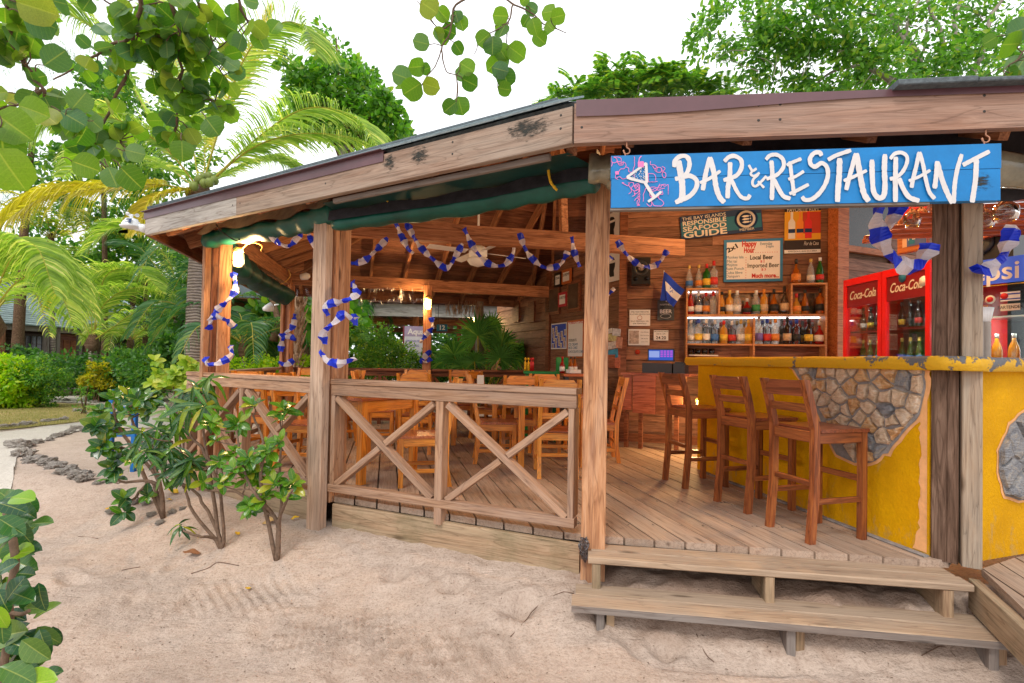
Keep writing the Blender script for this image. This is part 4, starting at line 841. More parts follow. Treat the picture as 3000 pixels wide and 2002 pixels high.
S8 = [([(262, 145), (240, 108), (180, 112), (132, 170), (138, 240), (190, 268), (262, 228), (322, 272), (335, 370), (300, 480), (230, 580), (150, 642), (72, 650), (38, 612)], 50),
 ([(335, 192), (430, 140), (602, 80)], 46), ([(470, 170), (465, 350), (450, 550), (445, 675)], 64), ([(655, 115), (620, 250), (572, 420), (545, 538)], 52), ([(660, 115), (690, 280), (720, 450), (750, 580), (805, 668)], 66), ([(515, 432), (640, 380), (782, 312)], 38),
 ([(840, 188), (845, 400), (862, 560), (920, 628), (975, 600), (990, 480), (983, 300), (990, 125)], 60), ([(1115, 155), (1110, 400), (1110, 675)], 58), ([(1050, 182), (1100, 122), (1180, 108), (1240, 150), (1240, 230), (1190, 330), (1120, 390), (1045, 412)], 42), ([(1150, 400), (1200, 520), (1270, 620), (1385, 662)], 56),
 ([(1385, 100), (1350, 260), (1310, 420), (1295, 512)], 48), ([(1388, 100), (1430, 260), (1460, 420), (1500, 560), (1562, 638)], 46), ([(1262, 432), (1380, 385), (1512, 308)], 34), ([(1590, 205), (1580, 350), (1560, 520)], 56), ([(1592, 215), (1640, 400), (1700, 560), (1765, 690)], 60), ([(1872, 125), (1820, 300), (1790, 480), (1780, 690)], 50),
 ([(1882, 252), (2000, 190), (2192, 92)], 50), ([(2040, 175), (2030, 400), (2010, 550), (1990, 680)], 60)]
for p, wd in S7: stroke(p, wd, conv=c7)
for p, wd in S8: stroke(p, wd, conv=c8)
obj('worn_corner', mesh('worn_corner', [SG.P(ur - .16, zb_ + .004, .0417), SG.P(ur - .004, zb_ + .004, .0417), SG.P(ur - .004, zb_ + .13, .0417), SG.P(ur - .16, zb_ + .13, .0417)], [(0, 1, 2, 3)], False, [MOULD]), None, sign)
R_ = random.Random(4)
for (x0, y0, x1, y1, n_) in ((45, 165, 320, 430, 5), (485, 170, 690, 460, 4), (60, 470, 380, 740, 6), (380, 480, 720, 745, 5)):
    for k in range(n_):
        x, y = R_.uniform(x0, x1), R_.uniform(y0, y1); an_ = R_.uniform(0, 6); pts = []
        for j in range(11):
            pts.append((x, y)); an_ += R_.uniform(-1.5, 1.6); x = min(x1, max(x0, x + 42 * cos(an_))); y = min(y1, max(y0, y + 42 * sin(an_)))
        stroke(pts, 6.5, PINKP, 'squiggle', conv=c7)
stroke([(360, 250), (395, 250), (432, 250)], 66, PINKP, 'cherry', conv=c7); stroke([(372, 222), (378, 180), (402, 152)], 10, PINKP, 'squiggle', conv=c7); stroke([(92, 355), (112, 352), (134, 352)], 38, PINKP, 'cherry', conv=c7)
for s in range(70):
    x, y = R_.uniform(290, 445), R_.uniform(290, 440)
    if (y - 405) > -(x - 230) * .72 and y < 400 + (x - 230) * .2: stroke([(x, y), (x + 9, y - 3)], R_.uniform(4, 10), conv=c7, nm='speckle')
for px in (1835, 2878):
    u, _ = SG.hit(px, 440); p = SG.P(u, 0, .02); h0 = EB; pts = [(p.x, p.y, EB + .0)] + [(p.x, p.y, EB - .025)] + [(p.x + .016 * sin(a_) * rr.x + 0, p.y + .016 * sin(a_) * rr.y, EB - .045 + .016 * cos(a_)) for a_ in (.2, 1.2, 2.2, 3.2, 4.2, 5.0)] + [(p.x, p.y, zt_ - .012)]
    tube('hook', spline(pts, 30), .0035, RUST, sign, 6)
# ================================================================ NOTICES AND BOARDS ON THE WALLS
def col(n, c, **k): return plain(n, c, **{**dict(rough=.55, spec=.3, var=.05, bs=.03), **k})
INKB = col('black_ink', (.02, .02, .022)); INKR = col('red_ink', (.55, .02, .02)); INKT = col('teal_ink', (.02, .16, .30)); INKBL = col('blue_ink', (.02, .05, .4)); CREAM = col('cream_print', (.72, .66, .56)); TEAL = col('teal_print', (.01, .14, .22)); NAVY = col('navy_print', (.008, .03, .10))
def panel(name, lab, cat, pl, c4, off, th, mat, grp=None, rot=0):
    """flat board given by px of left, top, right, bottom edges"""
    x0, y0, x1, y1 = c4; u0, _ = pl.hit(x0, (y0 + y1) / 2, off); u1, _ = pl.hit(x1, (y0 + y1) / 2, off); xc = (x0 + x1) / 2; z1 = pl.hit(xc, y0, off)[1]; z0 = pl.hit(xc, y1, off)[1]
    t = thingm(name, pl.M((u0 + u1) / 2, (z0 + z1) / 2, off, rot), lab, cat, grp)
    quadbox('backing', pl, u0, u1, z0, z1, off, th, mat, t, rot); return t, u0, u1, z0, z1, off + th
def sheet(pl, t, u0, u1, z0, z1, off, mat, nm='print', rot=0): return quadbox(nm, pl, u0, u1, z0, z1, off, .0012, mat, t, rot)
# seafood guide board (tilted)
rt = .085
t, u0, u1, z0, z1, o_ = panel('seafood_guide_board', 'dark teal board reading responsible seafood guide, tilted, above the happy hour sign', 'sign', BW, (1993, 622, 2232, 690), .02, .02, NAVY, None, rt)
uc, zc = (u0 + u1) / 2, (z0 + z1) / 2; wq, hq = (u1 - u0), (z1 - z0)
def loc(u, z): return uc + u * cos(rt) - z * sin(rt), zc + u * sin(rt) + z * cos(rt)
a = loc(0, -.02); quadbox('teal_band', BW, a[0] - wq * .49, a[0] + wq * .49, a[1] - hq * .3, a[1] + hq * .3, o_, .001, TEAL, t, rt)
for s_, sz, du, dz, b_ in (('THE BAY ISLANDS', .20, -.2, .37, 0), ('RESPONSIBLE', .27, -.2, .16, .002), ('SEAFOOD', .28, -.2, -.08, .002), ('GUIDE', .36, -.2, -.345, .003)):
    q = loc(du * wq, dz * hq); text(s_, sz * hq, BW, q[0], q[1], o_ + .003, CREAM, t, 'CENTER', rt, fit=wq * .54, bold=b_)
for r_, mt, k in ((.155, NAVY, 0), (.125, CREAM, 1), (.092, NAVY, 2)):
    q = loc(wq * .31, .015); m = BW.M(q[0], q[1], o_ + .002 + .001 * k, rt); lathe('round_seal', [(r_ * hq / .34, 0), (r_ * hq / .34, .001)], mt, t, m, 24)
for k in range(3):
    q = loc(wq * .31, .055 - .04 * k); m = BW.M(q[0], q[1], o_ + .0052, rt); obj('fish', mesh('fish', [(-.055, 0, 0), (-.02, .014, 0), (.03, .01, 0), (.045, .0, 0), (.06, .013, 0), (.06, -.013, 0), (.03, -.01, 0), (-.02, -.014, 0)], [(0, 7, 6, 3, 2, 1), (3, 5, 4)], False, [CREAM]), None, t, m)
q = loc(wq * .31, -.125); text('MEMBER', .05, BW, q[0], q[1], o_ + .006, CREAM, t, 'CENTER', rt)
# happy hour board
BLF = col('blue_frame', (.03, .2, .42)); t, u0, u1, z0, z1, o_ = panel('happy_hour_board', 'white happy hour board in a blue frame above the bottle shelves', 'sign', BW, (2120, 702, 2292, 826), .02, .025, BLF)
sheet(BW, t, u0 + .035, u1 - .035, z0 + .035, z1 - .035, o_, WHITE, 'white_panel'); W_, H_ = u1 - u0, z1 - z0
for s_, sz, fu, fz, mt, r2, b_ in (('2x1|0.2', .12, .15, .80, INKB, .5, .003), ('Happy|0.25', .15, .43, .885, INKR, 0, .004), ('Hour|0.18', .14, .43, .735, INKR, 0, .004), ('Everyday|0.2', .08, .72, .88, INKT, 0, 0), ('3-6pm|0.13', .065, .78, .81, INKT, 0, 0),
    ('Monkey lala|0.29', .073, .19, .58, INKT, 0, 0), ('Mai tai|0.17', .073, .14, .485, INKT, 0, 0), ('Mojitos|0.18', .073, .14, .40, INKT, 0, 0), ('Rum Punch|0.31', .073, .19, .31, INKT, 0, 0), ('Cuba libre|0.29', .073, .175, .215, INKT, 0, 0), ('Daiquiri|0.23', .07, .155, .13, INKT, 0, 0),
    ('Local Beer|0.39', .115, .64, .56, INKB, 0, .002), ('$2|0.08', .06, .66, .465, INKR, 0, 0), ('Imported Beer|0.53', .115, .67, .37, INKB, 0, .001), ('$3|0.08', .06, .68, .275, INKR, 0, 0), ('Much more...|0.46', .11, .71, .13, INKR, 0, .003)):
    text(s_.split('|')[0], sz * 1.0 * H_ / .8, BW, u0 + W_ * fu, z0 + H_ * fz, o_ + .003, mt, t, 'CENTER', r2, fit=W_ * float(s_.split('|')[1]), bold=b_)
for k in range(9): sheet(BW, t, u0 + W_ * .375, u0 + W_ * .385, z0 + H_ * (.08 + .06 * k), z0 + H_ * (.10 + .06 * k), o_ + .002, INKR, 'dot')
for k in range(12): sheet(BW, t, u0 + W_ * (.46 + .04 * k), u0 + W_ * (.47 + .04 * k), z0 + H_ * .67, z0 + H_ * .685, o_ + .002, INKR, 'dot')
# rum poster
t, u0, u1, z0, z1, o_ = panel('rum_poster', 'tall rum poster with three bottles on a yellow and red ground', 'poster', BW, (2298, 600, 2404, 742), .025, .006, col('poster_dark', (.03, .02, .02)))
W_, H_ = u1 - u0, z1 - z0; sheet(BW, t, u0, u1, z0 + H_ * .27, z0 + H_ * .86, o_, col('poster_yellow', (.72, .36, .02)), 'yellow_ground'); sheet(BW, t, u0 + W_ * .5, u1, z0 + H_ * .4, z0 + H_ * .84, o_ + .0015, col('poster_red', (.5, .05, .02)), 'red_ground')
sheet(BW, t, u0, u1, z0, z0 + H_ * .07, o_ + .001, WHITE, 'white_strip')
text('ROATAN', .10, BW, u0 + W_ * .5, z0 + H_ * .97, o_ + .002, CREAM, t, fit=W_ * .7); text('FAVORITE RUM', .085, BW, u0 + W_ * .5, z0 + H_ * .895, o_ + .002, CREAM, t, fit=W_ * .85)
for k, c in enumerate(((.75, .72, .68), (.8, .25, .03), (.7, .03, .03))):
    x = u0 + W_ * (.2 + .23 * k); mt = col('poster_bottle%d' % k, c)
    m = BW.M(x, z0 + H_ * .30, o_ + .003); w2 = W_ * .095; hh = H_ * .55
    obj('printed_bottle', mesh('printed_bottle', [(-w2, 0, 0), (w2, 0, 0), (w2, hh * .62, 0), (w2 * .35, hh * .75, 0), (w2 * .35, hh, 0), (-w2 * .35, hh, 0), (-w2 * .35, hh * .75, 0), (-w2, hh * .62, 0)], [(0, 1, 2, 7), (7, 2, 3, 6), (6, 3, 4, 5)], False, [mt]), None, t, m)
    sheet(BW, t, x - w2, x + w2, z0 + H_ * .42, z0 + H_ * .5, o_ + .0045, NAVY, 'printed_label')
text('Flor de Cana', .07, BW, u0 + W_ * .74, z0 + H_ * .19, o_ + .002, CREAM, t, shear=.3, fit=W_ * .4)
text('ADVERTENCIA: EL ABUSO DE LA BEBIDA', .028, BW, u0 + W_ * .5, z0 + H_ * .035, o_ + .003, INKB, t, fit=W_ * .8)
# paper notices
t, u0, u1, z0, z1, o_ = panel('paper_notice', 'white notice only bar personnel allowed behind bar, upper left of the till', 'notice', BW, (1844, 908, 1905, 955), .03, .002, WHITE)
for k, s_ in enumerate(('ONLY BAR PERSONEL', 'ALLOWED BEHIND BAR', '', '', 'SOLO PERSONAL DEL', 'BAR PERMITIDO')): 
    if s_: text(s_, .026, BW, (u0 + u1) / 2, z1 - (z1 - z0) * (.14 + .145 * k), o_ + .001, INKB, t)
q = tube('red_ring', [BW.P((u0 + u1) / 2 + .03 * cos(a), (z0 + z1) / 2 + .03 * sin(a), o_ + .002) for a in [i * pi / 8 for i in range(17)]], .003, ORANGE_B, t, 4)
t, u0, u1, z0, z1, o_ = panel('paper_notice', 'white notice with a drawing of a drink beside the exchange rate card', 'notice', BW, (1841, 965, 1903, 1012), .03, .002, WHITE)
sheet(BW, t, u0 + .01, u0 + (u1 - u0) * .5, z0 + .02, z1 - .02, o_, col('grey_drawing', (.45, .36, .31), var=.5, scale=25), 'drawing')
for k, s_ in enumerate(('Stop Wishing', 'Start Drinking', 'Safe Service', 'Lunch 12-5')): text(s_, .02, BW, u0 + (u1 - u0) * .76, z1 - (z1 - z0) * (.18 + .2 * k), o_ + .001, INKB, t)
t, u0, u1, z0, z1, o_ = panel('exchange_rate_card', 'small white exchange rate card reading 24.20', 'notice', BW, (1915, 968, 1958, 998), .03, .002, WHITE)
text('EXCHANGE RATE', .024, BW, (u0 + u1) / 2, z1 - (z1 - z0) * .13, o_ + .001, INKB, t); text('USD $ - LPS.', .024, BW, (u0 + u1) / 2, z1 - (z1 - z0) * .36, o_ + .001, INKB, t); text('24.20', .062, BW, (u0 + u1) / 2, z1 - (z1 - z0) * .75, o_ + .001, INKB, t, bold=.001)
t, u0, u1, z0, z1, o_ = panel('beer_poster', 'grey chalk style beer poster below the flag', 'poster', BW, (1926, 878, 1975, 939), .03, .003, col('chalk_grey', (.07, .075, .08), var=.5, scale=14))
text('HAPPINESS', .033, BW, (u0 + u1) / 2, z1 - (z1 - z0) * .25, o_ + .001, WHITE, t); text('BEER', .075, BW, (u0 + u1) / 2, z0 + (z1 - z0) * .42, o_ + .001, WHITE, t, bold=.002)
tube('scroll', [BW.P((u0 + u1) / 2 + .07 * cos(a), z0 + (z1 - z0) * .2 + .03 * sin(a), o_ + .001) for a in [i * pi / 8 for i in range(17)]], .003, WHITE, t, 4)
t, u0, u1, z0, z1, o_ = panel('round_sticker', 'small round red and yellow sticker above the cash drawer', 'sticker', BW, (1863, 1027, 1873, 1037), .03, .001, WHITE); lathe('disc', [(.035, 0), (.035, .001)], col('sticker_red', (.5, .05, .02)), t, BW.M((u0 + u1) / 2, (z0 + z1) / 2, o_), 16)
# moor-head posters on the side wall
for k, (y0, y1, lb) in enumerate(((625, 705, 'upper white poster with a profile head drawing on the side wall'), (742, 826, 'lower white poster with a profile head drawing on the side wall'))):
    t, u0, u1, z0, z1, o_ = panel('head_poster', lb, 'poster', SW, (1768, y0, 1815, y1), .03, .003, WHITE); uc, zc = (u0 + u1) / 2, (z0 + z1) / 2; w2, h2 = (u1 - u0) * .2, (z1 - z0) * .33
    pts = [(-.6, .9), (-.1, 1.1), (.5, 1.0), (.9, .6), (.85, 0), (.6, -.4), (.7, -1), (-.2, -1), (-.5, -.6), (-.9, -.5), (-.85, 0), (-1.0, .15), (-.85, .5)]
    obj('head_print', mesh('head_print', [(a * w2 * 1.4, b * h2, 0) for a, b in pts], [tuple(range(len(pts)))], False, [INKB]), None, t, SW.M(uc, zc, o_ + .001)); sheet(SW, t, uc - w2 * 1.35, uc + w2 * 1.25, zc + h2 * .42, zc + h2 * .68, o_ + .003, WHITE, 'headband')
# framed seafood pictures
for lb, c4, fm, s_ in (('black framed print reading crab, left of the shrimp print', (1627, 800, 1647, 842), BLACK, 'CRAB'), ('orange framed print reading shrimp', (1649, 790, 1675, 832), ORANGE_B, 'SHRIMP'), ('red framed print reading lobster, below the others', (1639, 857, 1663, 899), col('red_frame', (.45, .02, .04)), 'LOBSTER')):
    t, u0, u1, z0, z1, o_ = panel('picture_frame', lb, 'picture', SW, c4, .03, .025, fm, 'framed seafood prints'); g = .045; sheet(SW, t, u0 + g, u1 - g, z0 + g, z1 - g, o_, WHITE, 'print')
    text(s_, (u1 - u0) * .22, SW, (u0 + u1) / 2, (z0 + z1) / 2 + .03, o_ + .002, INKB, t)
t, u0, u1, z0, z1, o_ = panel('photo_board', 'blue notice board pinned with small photos on the side wall', 'notice board', SW, (1616, 947, 1661, 1023), .03, .01, WHITE); BLU = col('blue_cloth', (.01, .05, .48)); sheet(SW, t, u0 + .02, u1 - .02, z0 + .02, z1 - .02, o_, BLU, 'blue_cloth'); PH = col('photo_print', (.45, .33, .25), var=.6, scale=30)
for k in range(17):
    c_ = u0 + (u1 - u0) * (.14 + .18 * (k % 5) + .03 * (k % 3)); r_ = z0 + (z1 - z0) * (.12 + .2 * (k // 5) + .05 * ((k * 7) % 3)); sheet(SW, t, c_ - .035, c_ + .035, r_ - .05, r_ + .05, o_ + .0015, WHITE, 'photo_border'); sheet(SW, t, c_ - .026, c_ + .026, r_ - .04, r_ + .04, o_ + .003, PH, 'photo')
t, u0, u1, z0, z1, o_ = panel('specials_board', 'white specials board in an orange frame beside the wide post', 'sign', SW, (1664, 938, 1712, 1050), .03, .015, ORANGE_B); sheet(SW, t, u0 + .03, u1 - .03, z0 + .03, z1 - .03, o_, WHITE, 'white_panel')
for s_, sz, fz, mt in (("TONIGHT'S SPECIALS", .06, .93, INKR), ('DESSERTS', .06, .47, INKB), ('ICE CREAM', .06, .36, INKT), ('RICE CAKE', .06, .27, INKT), ('CHOCOLATE CAKE', .055, .17, INKT)): text(s_, sz, SW, u0 + .05, z0 + (z1 - z0) * fz, o_ + .002, mt, t, 'LEFT')
# speaker on the bar wall
t, u0, u1, z0, z1, o_ = panel('wall_speaker', 'black wall speaker behind the end of the garland', 'speaker', BW, (1851, 762, 1905, 838), .02, .18, BLACK); uc = (u0 + u1) / 2
lathe('woofer', [(.001, -.01), (.06, -.004), (.085, .006), (.10, .004), (.105, 0)], DARKG, t, BW.M(uc, z0 + (z1 - z0) * .6, o_), 20); lathe('dome', [(.045, 0), (.03, .012), (.001, .018)], col('cone', (.22, .16, .13)), t, BW.M(uc, z0 + (z1 - z0) * .6, o_ - .004), 16)
for s in (-1, 1): lathe('bass_port', [(.03, .004), (.02, .001), (.001, -.002)], BLACK, t, BW.M(uc + s * .075, z0 + .075, o_ + .002), 14)
# flag
FB = plain('flag_blue', (.02, .06, .50), .7, .2, 0, .15, 10, .1); FW = plain('flag_white', (.75, .74, .78), .7, .2, 0, .05, 10, .1)
t = thingm('flag', BW.M(*BW.hit(1950, 870, .25), .25), 'small blue and white striped flag with five stars on a stick', 'flag')
tube('flag_stick', [BW.P(*BW.hit(1945, 793, .28), .28), BW.P(*BW.hit(1952, 885, .22), .22)], .006, FW, t, 6)
p00, p01, p10, p11 = (BW.hit(1946, 796, .28), BW.hit(1953, 882, .25), BW.hit(2006, 850, .3), BW.hit(1973, 900, .3)); v = []; nf = 12
for i in range(nf + 1):
    for j in range(4):
        a, b = i / nf, j / 3; u = (p00[0] * (1 - b) + p01[0] * b) * (1 - a) + (p10[0] * (1 - b) + p11[0] * b) * a; z = (p00[1] * (1 - b) + p01[1] * b) * (1 - a) + (p10[1] * (1 - b) + p11[1] * b) * a; v.append(BW.P(u, z, .28 + .03 * sin(a * 7 + b * 2)))
obj('flag_cloth', mesh('flag_cloth', v, [(i * 4 + j, i * 4 + j + 1, (i + 1) * 4 + j + 1, (i + 1) * 4 + j) for i in range(nf) for j in range(3)], True, [FB, FW], [1 if j == 1 else 0 for i in range(nf) for j in range(3)]), None, t)
p2 = [BW.hit(1946, 796, .28), BW.hit(1953, 882, .25), BW.hit(1934, 880, .3)]; obj('flag_cloth', mesh('flag_cloth', [BW.P(p2[0][0], p2[0][1], .285), BW.P(p2[1][0], p2[1][1], .285), BW.P(p2[2][0], p2[2][1], .26)], [(0, 1, 2)], False, [FB]), None, t)
for a, b in ((.35, .42), (.5, .5), (.42, .5), (.35, .57), (.5, .42)):
    u = (p00[0] * (1 - b) + p01[0] * b) * (1 - a) + (p10[0] * (1 - b) + p11[0] * b) * a; z = (p00[1] * (1 - b) + p01[1] * b) * (1 - a) + (p10[1] * (1 - b) + p11[1] * b) * a; lathe('star', [(.009, 0), (.009, .001)], FB, t, BW.M(u, z, .318), 5)
# cabinet, till
CB_Y = 6.55
cz = at(1900, 1094, CB_Y).z; c0 = at(1826, 1094, CB_Y + .25); c1 = at(1985, 1094, CB_Y - .1); CBP = Plane((c0.x, c0.y), (c1.x - c0.x, c1.y - c0.y)); LC = (V((c1.x - c0.x, c1.y - c0.y))).length
t = thingm('till_cabinet', CBP.M(LC / 2, DZ), 'red-brown wooden side cabinet with drop leaf under the till', 'cabinet')
quadbox('cabinet_top', CBP, -.02, LC + .15, cz - .03, cz, -.45, .5, WD_CAB, t); zlow = CBP.hit(1900, 1212)[1]
quadbox('cabinet_door', CBP, LC * .18 + .01, LC * .62, zlow, cz - .035, .0, .02, WD_CAB, t); quadbox('cabinet_door', CBP, LC * .63, LC * 1.1, zlow, cz - .035, .0, .02, WD_TRIM, t); quadbox('side_panel', CBP, 0, LC * .17, zlow + .03, cz - .035, -.01, .02, WD_CAB, t)
for u in (.02, LC * .3, LC * .95): quadbox('leg', CBP, u, u + .05, DZ, zlow, -.05, .05, WD_TRIM, t)
t = thingm('till_screen', CBP.M(LC * .5, cz), 'touch screen till showing purple buttons on a black cash drawer', 'till')
def cpx(x, y, off=-.15): return CBP.hit(x, y, off)
a = cpx(1881, 1094); b = cpx(1968, 1065); quadbox('cash_drawer', CBP, a[0], b[0], cz, b[1], -.45, .3, DARKG, t)
a = cpx(1893, 1058); b = cpx(1972, 1022); quadbox('screen_bezel', CBP, a[0], b[0], a[1], b[1], -.25, .03, BLACK, t)
SCR = emis('till_display', (.30, .38, .75), .8); SCP = emis('till_purple', (.55, .12, .75), .7); SCB = emis('till_blue', (.05, .12, .6), .7)
W_, H_ = b[0] - a[0], b[1] - a[1]; sheet(CBP, t, a[0] + .015, b[0] - .015, a[1] + .015, b[1] - .015, -.22, SCB, 'display'); sheet(CBP, t, a[0] + .02, a[0] + W_ * .45, a[1] + H_ * .3, b[1] - .03, -.2185, SCR, 'receipt_area')
for i in range(4):
    for j in range(4): sheet(CBP, t, a[0] + W_ * (.49 + .12 * i), a[0] + W_ * (.58 + .12 * i), a[1] + H_ * (.34 + .14 * j), a[1] + H_ * (.44 + .14 * j), -.2185, SCP, 'key')
t = thingm('card_printer', CBP.M(LC * 1.0, cz), 'small black receipt printer at the left end of the counter', 'printer'); a = cpx(1971, 1094); b = cpx(2005, 1066); quadbox('printer_body', CBP, a[0], b[0], cz, b[1], -.42, .25, DARKG, t); quadbox('printer_lid', CBP, a[0] + .01, b[0] - .03, b[1], b[1] + .02, -.4, .18, BLACK, t)
# brochure rack
t, u0, u1, z0, z1, o_ = panel('brochure_rack', 'wooden brochure rack filled with leaflets on the side wall', 'rack', SW, (1776, 1040, 1822, 1078), .02, .12, WD_CAB)
for k, (x0, y0, x1, y1, c) in enumerate(((1773, 963, 1790, 978, (.7, .68, .66)), (1770, 978, 1805, 1000, (.62, .55, .25)), (1778, 1000, 1808, 1022, (.7, .6, .55)), (1790, 962, 1814, 985, (.7, .68, .7)), (1774, 1024, 1806, 1050, (.05, .3, .5)), (1800, 988, 1818, 1020, (.65, .3, .2)))):
    a = SW.hit(x0, y1, .12 + .01 * k); b = SW.hit(x1, y0, .12 + .01 * k); quadbox('leaflet', SW, a[0], b[0], a[1], b[1], .1 + .008 * k, .004, col('leaflet%d' % k, c, var=.4, scale=18), t, .1 * (-1) ** k)
# ================================================================ SHELVES AND BOTTLES
SO = .24
def bz(px, py): return BW.hit(px, py, SO)
u0, _ = bz(2010, 920); u1, _ = bz(2424, 920); zs = [bz(2200, y)[1] for y in (842, 921, 1008, 1042)]
sh = thingm('bottle_shelf', BW.M((u0 + u1) / 2, zs[3]), 'orange wood bottle shelf unit with mirrored back behind the counter', 'shelf')
MIRR = plain('mirror', (.35, .33, .30), .12, .6, .85, .5, 9, .05)
zt1 = zs[0]; ztr_ = bz(2370, 829)[1]; um0, _ = bz(2105, 880); um1, _ = bz(2317, 880); umid, _ = bz(2207, 960)
for z in (zs[1], zs[2]): quadbox('shelf_board', BW, u0, u1, z - .022, z, .01, SO - .01, WD_SHELF, sh)
quadbox('shelf_board', BW, u0, um0, zt1 - .022, zt1, .01, SO - .01, WD_SHELF, sh); quadbox('shelf_board', BW, um1, u1, ztr_ - .022, ztr_, .01, SO - .01, WD_SHELF, sh); quadbox('shelf_board', BW, um0, um1, zt1 - .05, zt1 - .03, .01, .06, WD_SHELF, sh)
quadbox('shelf_board', BW, u0, u1, bz(2200, 1060)[1] - .2, bz(2200, 1060)[1] - .18, .01, SO, WD_SHELF, sh)
for (u, za, zb2) in ((u0, .9, zt1), (u1 - .022, .9, ztr_), (um0, zs[1], zt1), (um1, zs[1], ztr_), (umid, .9, zs[1] - .022)): quadbox('upright', BW, u, u + .022, za, zb2 - .023, .012, SO - .014, WD_SHELF, sh)
quadbox('mirror', BW, u0 + .02, u1 - .02, zs[2], zs[1] - .03, .012, .004, MIRR, sh); quadbox('mirror', BW, u0 + .02, u1 - .02, zs[1] + .01, zt1 - .06, .012, .004, MIRR, sh)
quadbox('led_strip', BW, u0 + .03, u1 - .03, zs[1] - .036, zs[1] - .024, .03, .02, emis('shelf_light', (1, .97, 1), 5.0), sh)
quadbox('led_strip', BW, u0 + .03, um0 - .01, zt1 - .036, zt1 - .024, .03, .02, bpy.data.materials['shelf_light'], sh)
G = {'clear': glass('clear_bottle', (.86, .88, .88)), 'green': tglass('green_glass', (.02, .13, .02), .4), 'amber': tglass('amber_glass', (.42, .13, .01), .4), 'gold': tglass('gold_spirit', (.72, .36, .05), .4), 'dark': plain('dark_glass', (.02, .012, .008), .1, .6, 0, .3, 5, 0, coat=.5), 'red': tglass('red_spirit', (.38, .015, .01), .4), 'beer': tglass('beer_glass', (.06, .11, .02), .4), 'pale': tglass('pale_spirit', (.62, .62, .62), .72)}
CAPM = {c: plain('cap_' + c, v_, .35, .5, .2, .05) for c, v_ in dict(gold=(.65, .42, .1), black=(.02, .02, .02), red=(.55, .02, .02), white=(.75, .74, .7), silver=(.6, .6, .62), orange=(.75, .25, .03), blue=(.03, .08, .5)).items()}
LABM = {c: plain('label_' + c, v_, .5, .3, 0, .25, 40, .02) for c, v_ in dict(white=(.75, .72, .68), blue=(.06, .18, .5), yellow=(.75, .5, .06), orange=(.72, .25, .05), red=(.6, .05, .04), black=(.03, .03, .03), tan=(.6, .42, .25), green=(.05, .25, .08), purple=(.2, .15, .45)).items()}
_bo = {}
def bottle(u, zb, h, kind, glassn, cap, lab, label, r=.038, off=.15, group='liquor bottles on the bar shelves', cat='bottle', pl=BW, name='liquor_bottle'):
    key = (kind, glassn, cap, lab, round(h, 2), round(r, 3))
    if key not in _bo:
        if kind == 'round': pr = [(r * .94, 0), (r, .01), (r, h * .58), (r * .85, h * .66), (r * .38, h * .74), (r * .33, h * .86)]
        elif kind == 'square': pr = [(r, 0), (r * 1.04, .01), (r * 1.04, h * .60), (r * .95, h * .66), (r * .36, h * .72), (r * .34, h * .86)]
        elif kind == 'squat': pr = [(r * 1.1, 0), (r * 1.25, h * .1), (r * 1.2, h * .38), (r * .8, h * .55), (r * .35, h * .66), (r * .35, h * .84)]
        else: pr = [(r * .9, 0), (r, .01), (r, h * .42), (r * .8, h * .58), (r * .36, h * .76), (r * .34, h * .9)]
        sg = 4 if kind == 'square' and False else 10
        body = lathe('bottle_glass', pr, G[glassn], False, seg=sg); lb = lathe('label', [(r * 1.05 if kind != 'squat' else r * 1.28, h * .14), (r * 1.05 if kind != 'squat' else r * 1.26, h * (.40 if kind != 'long' else .34))], LABM[lab], False, seg=sg) if lab else None
        z0_ = pr[-1][1]; cp = lathe('cap', [(r * .40, z0_ - .012), (r * .42, h - .002), (r * .36, h)], CAPM[cap], False, seg=8); _bo[key] = (body, lb, cp)
    body, lb, cp = _bo[key]; m = pl.M(u, zb, off) @ M.Rotation(-pi / 2, 4, 'X'); o = thingm(name, m, label, cat, group); obj('bottle_glass', body, None, o, m)
    if lb: obj('label', lb, None, o, m)
    obj('cap', cp, None, o, m); return o
HT = lambda px, y0, y1: bz(px, y0)[1] - bz(px, y1)[1]
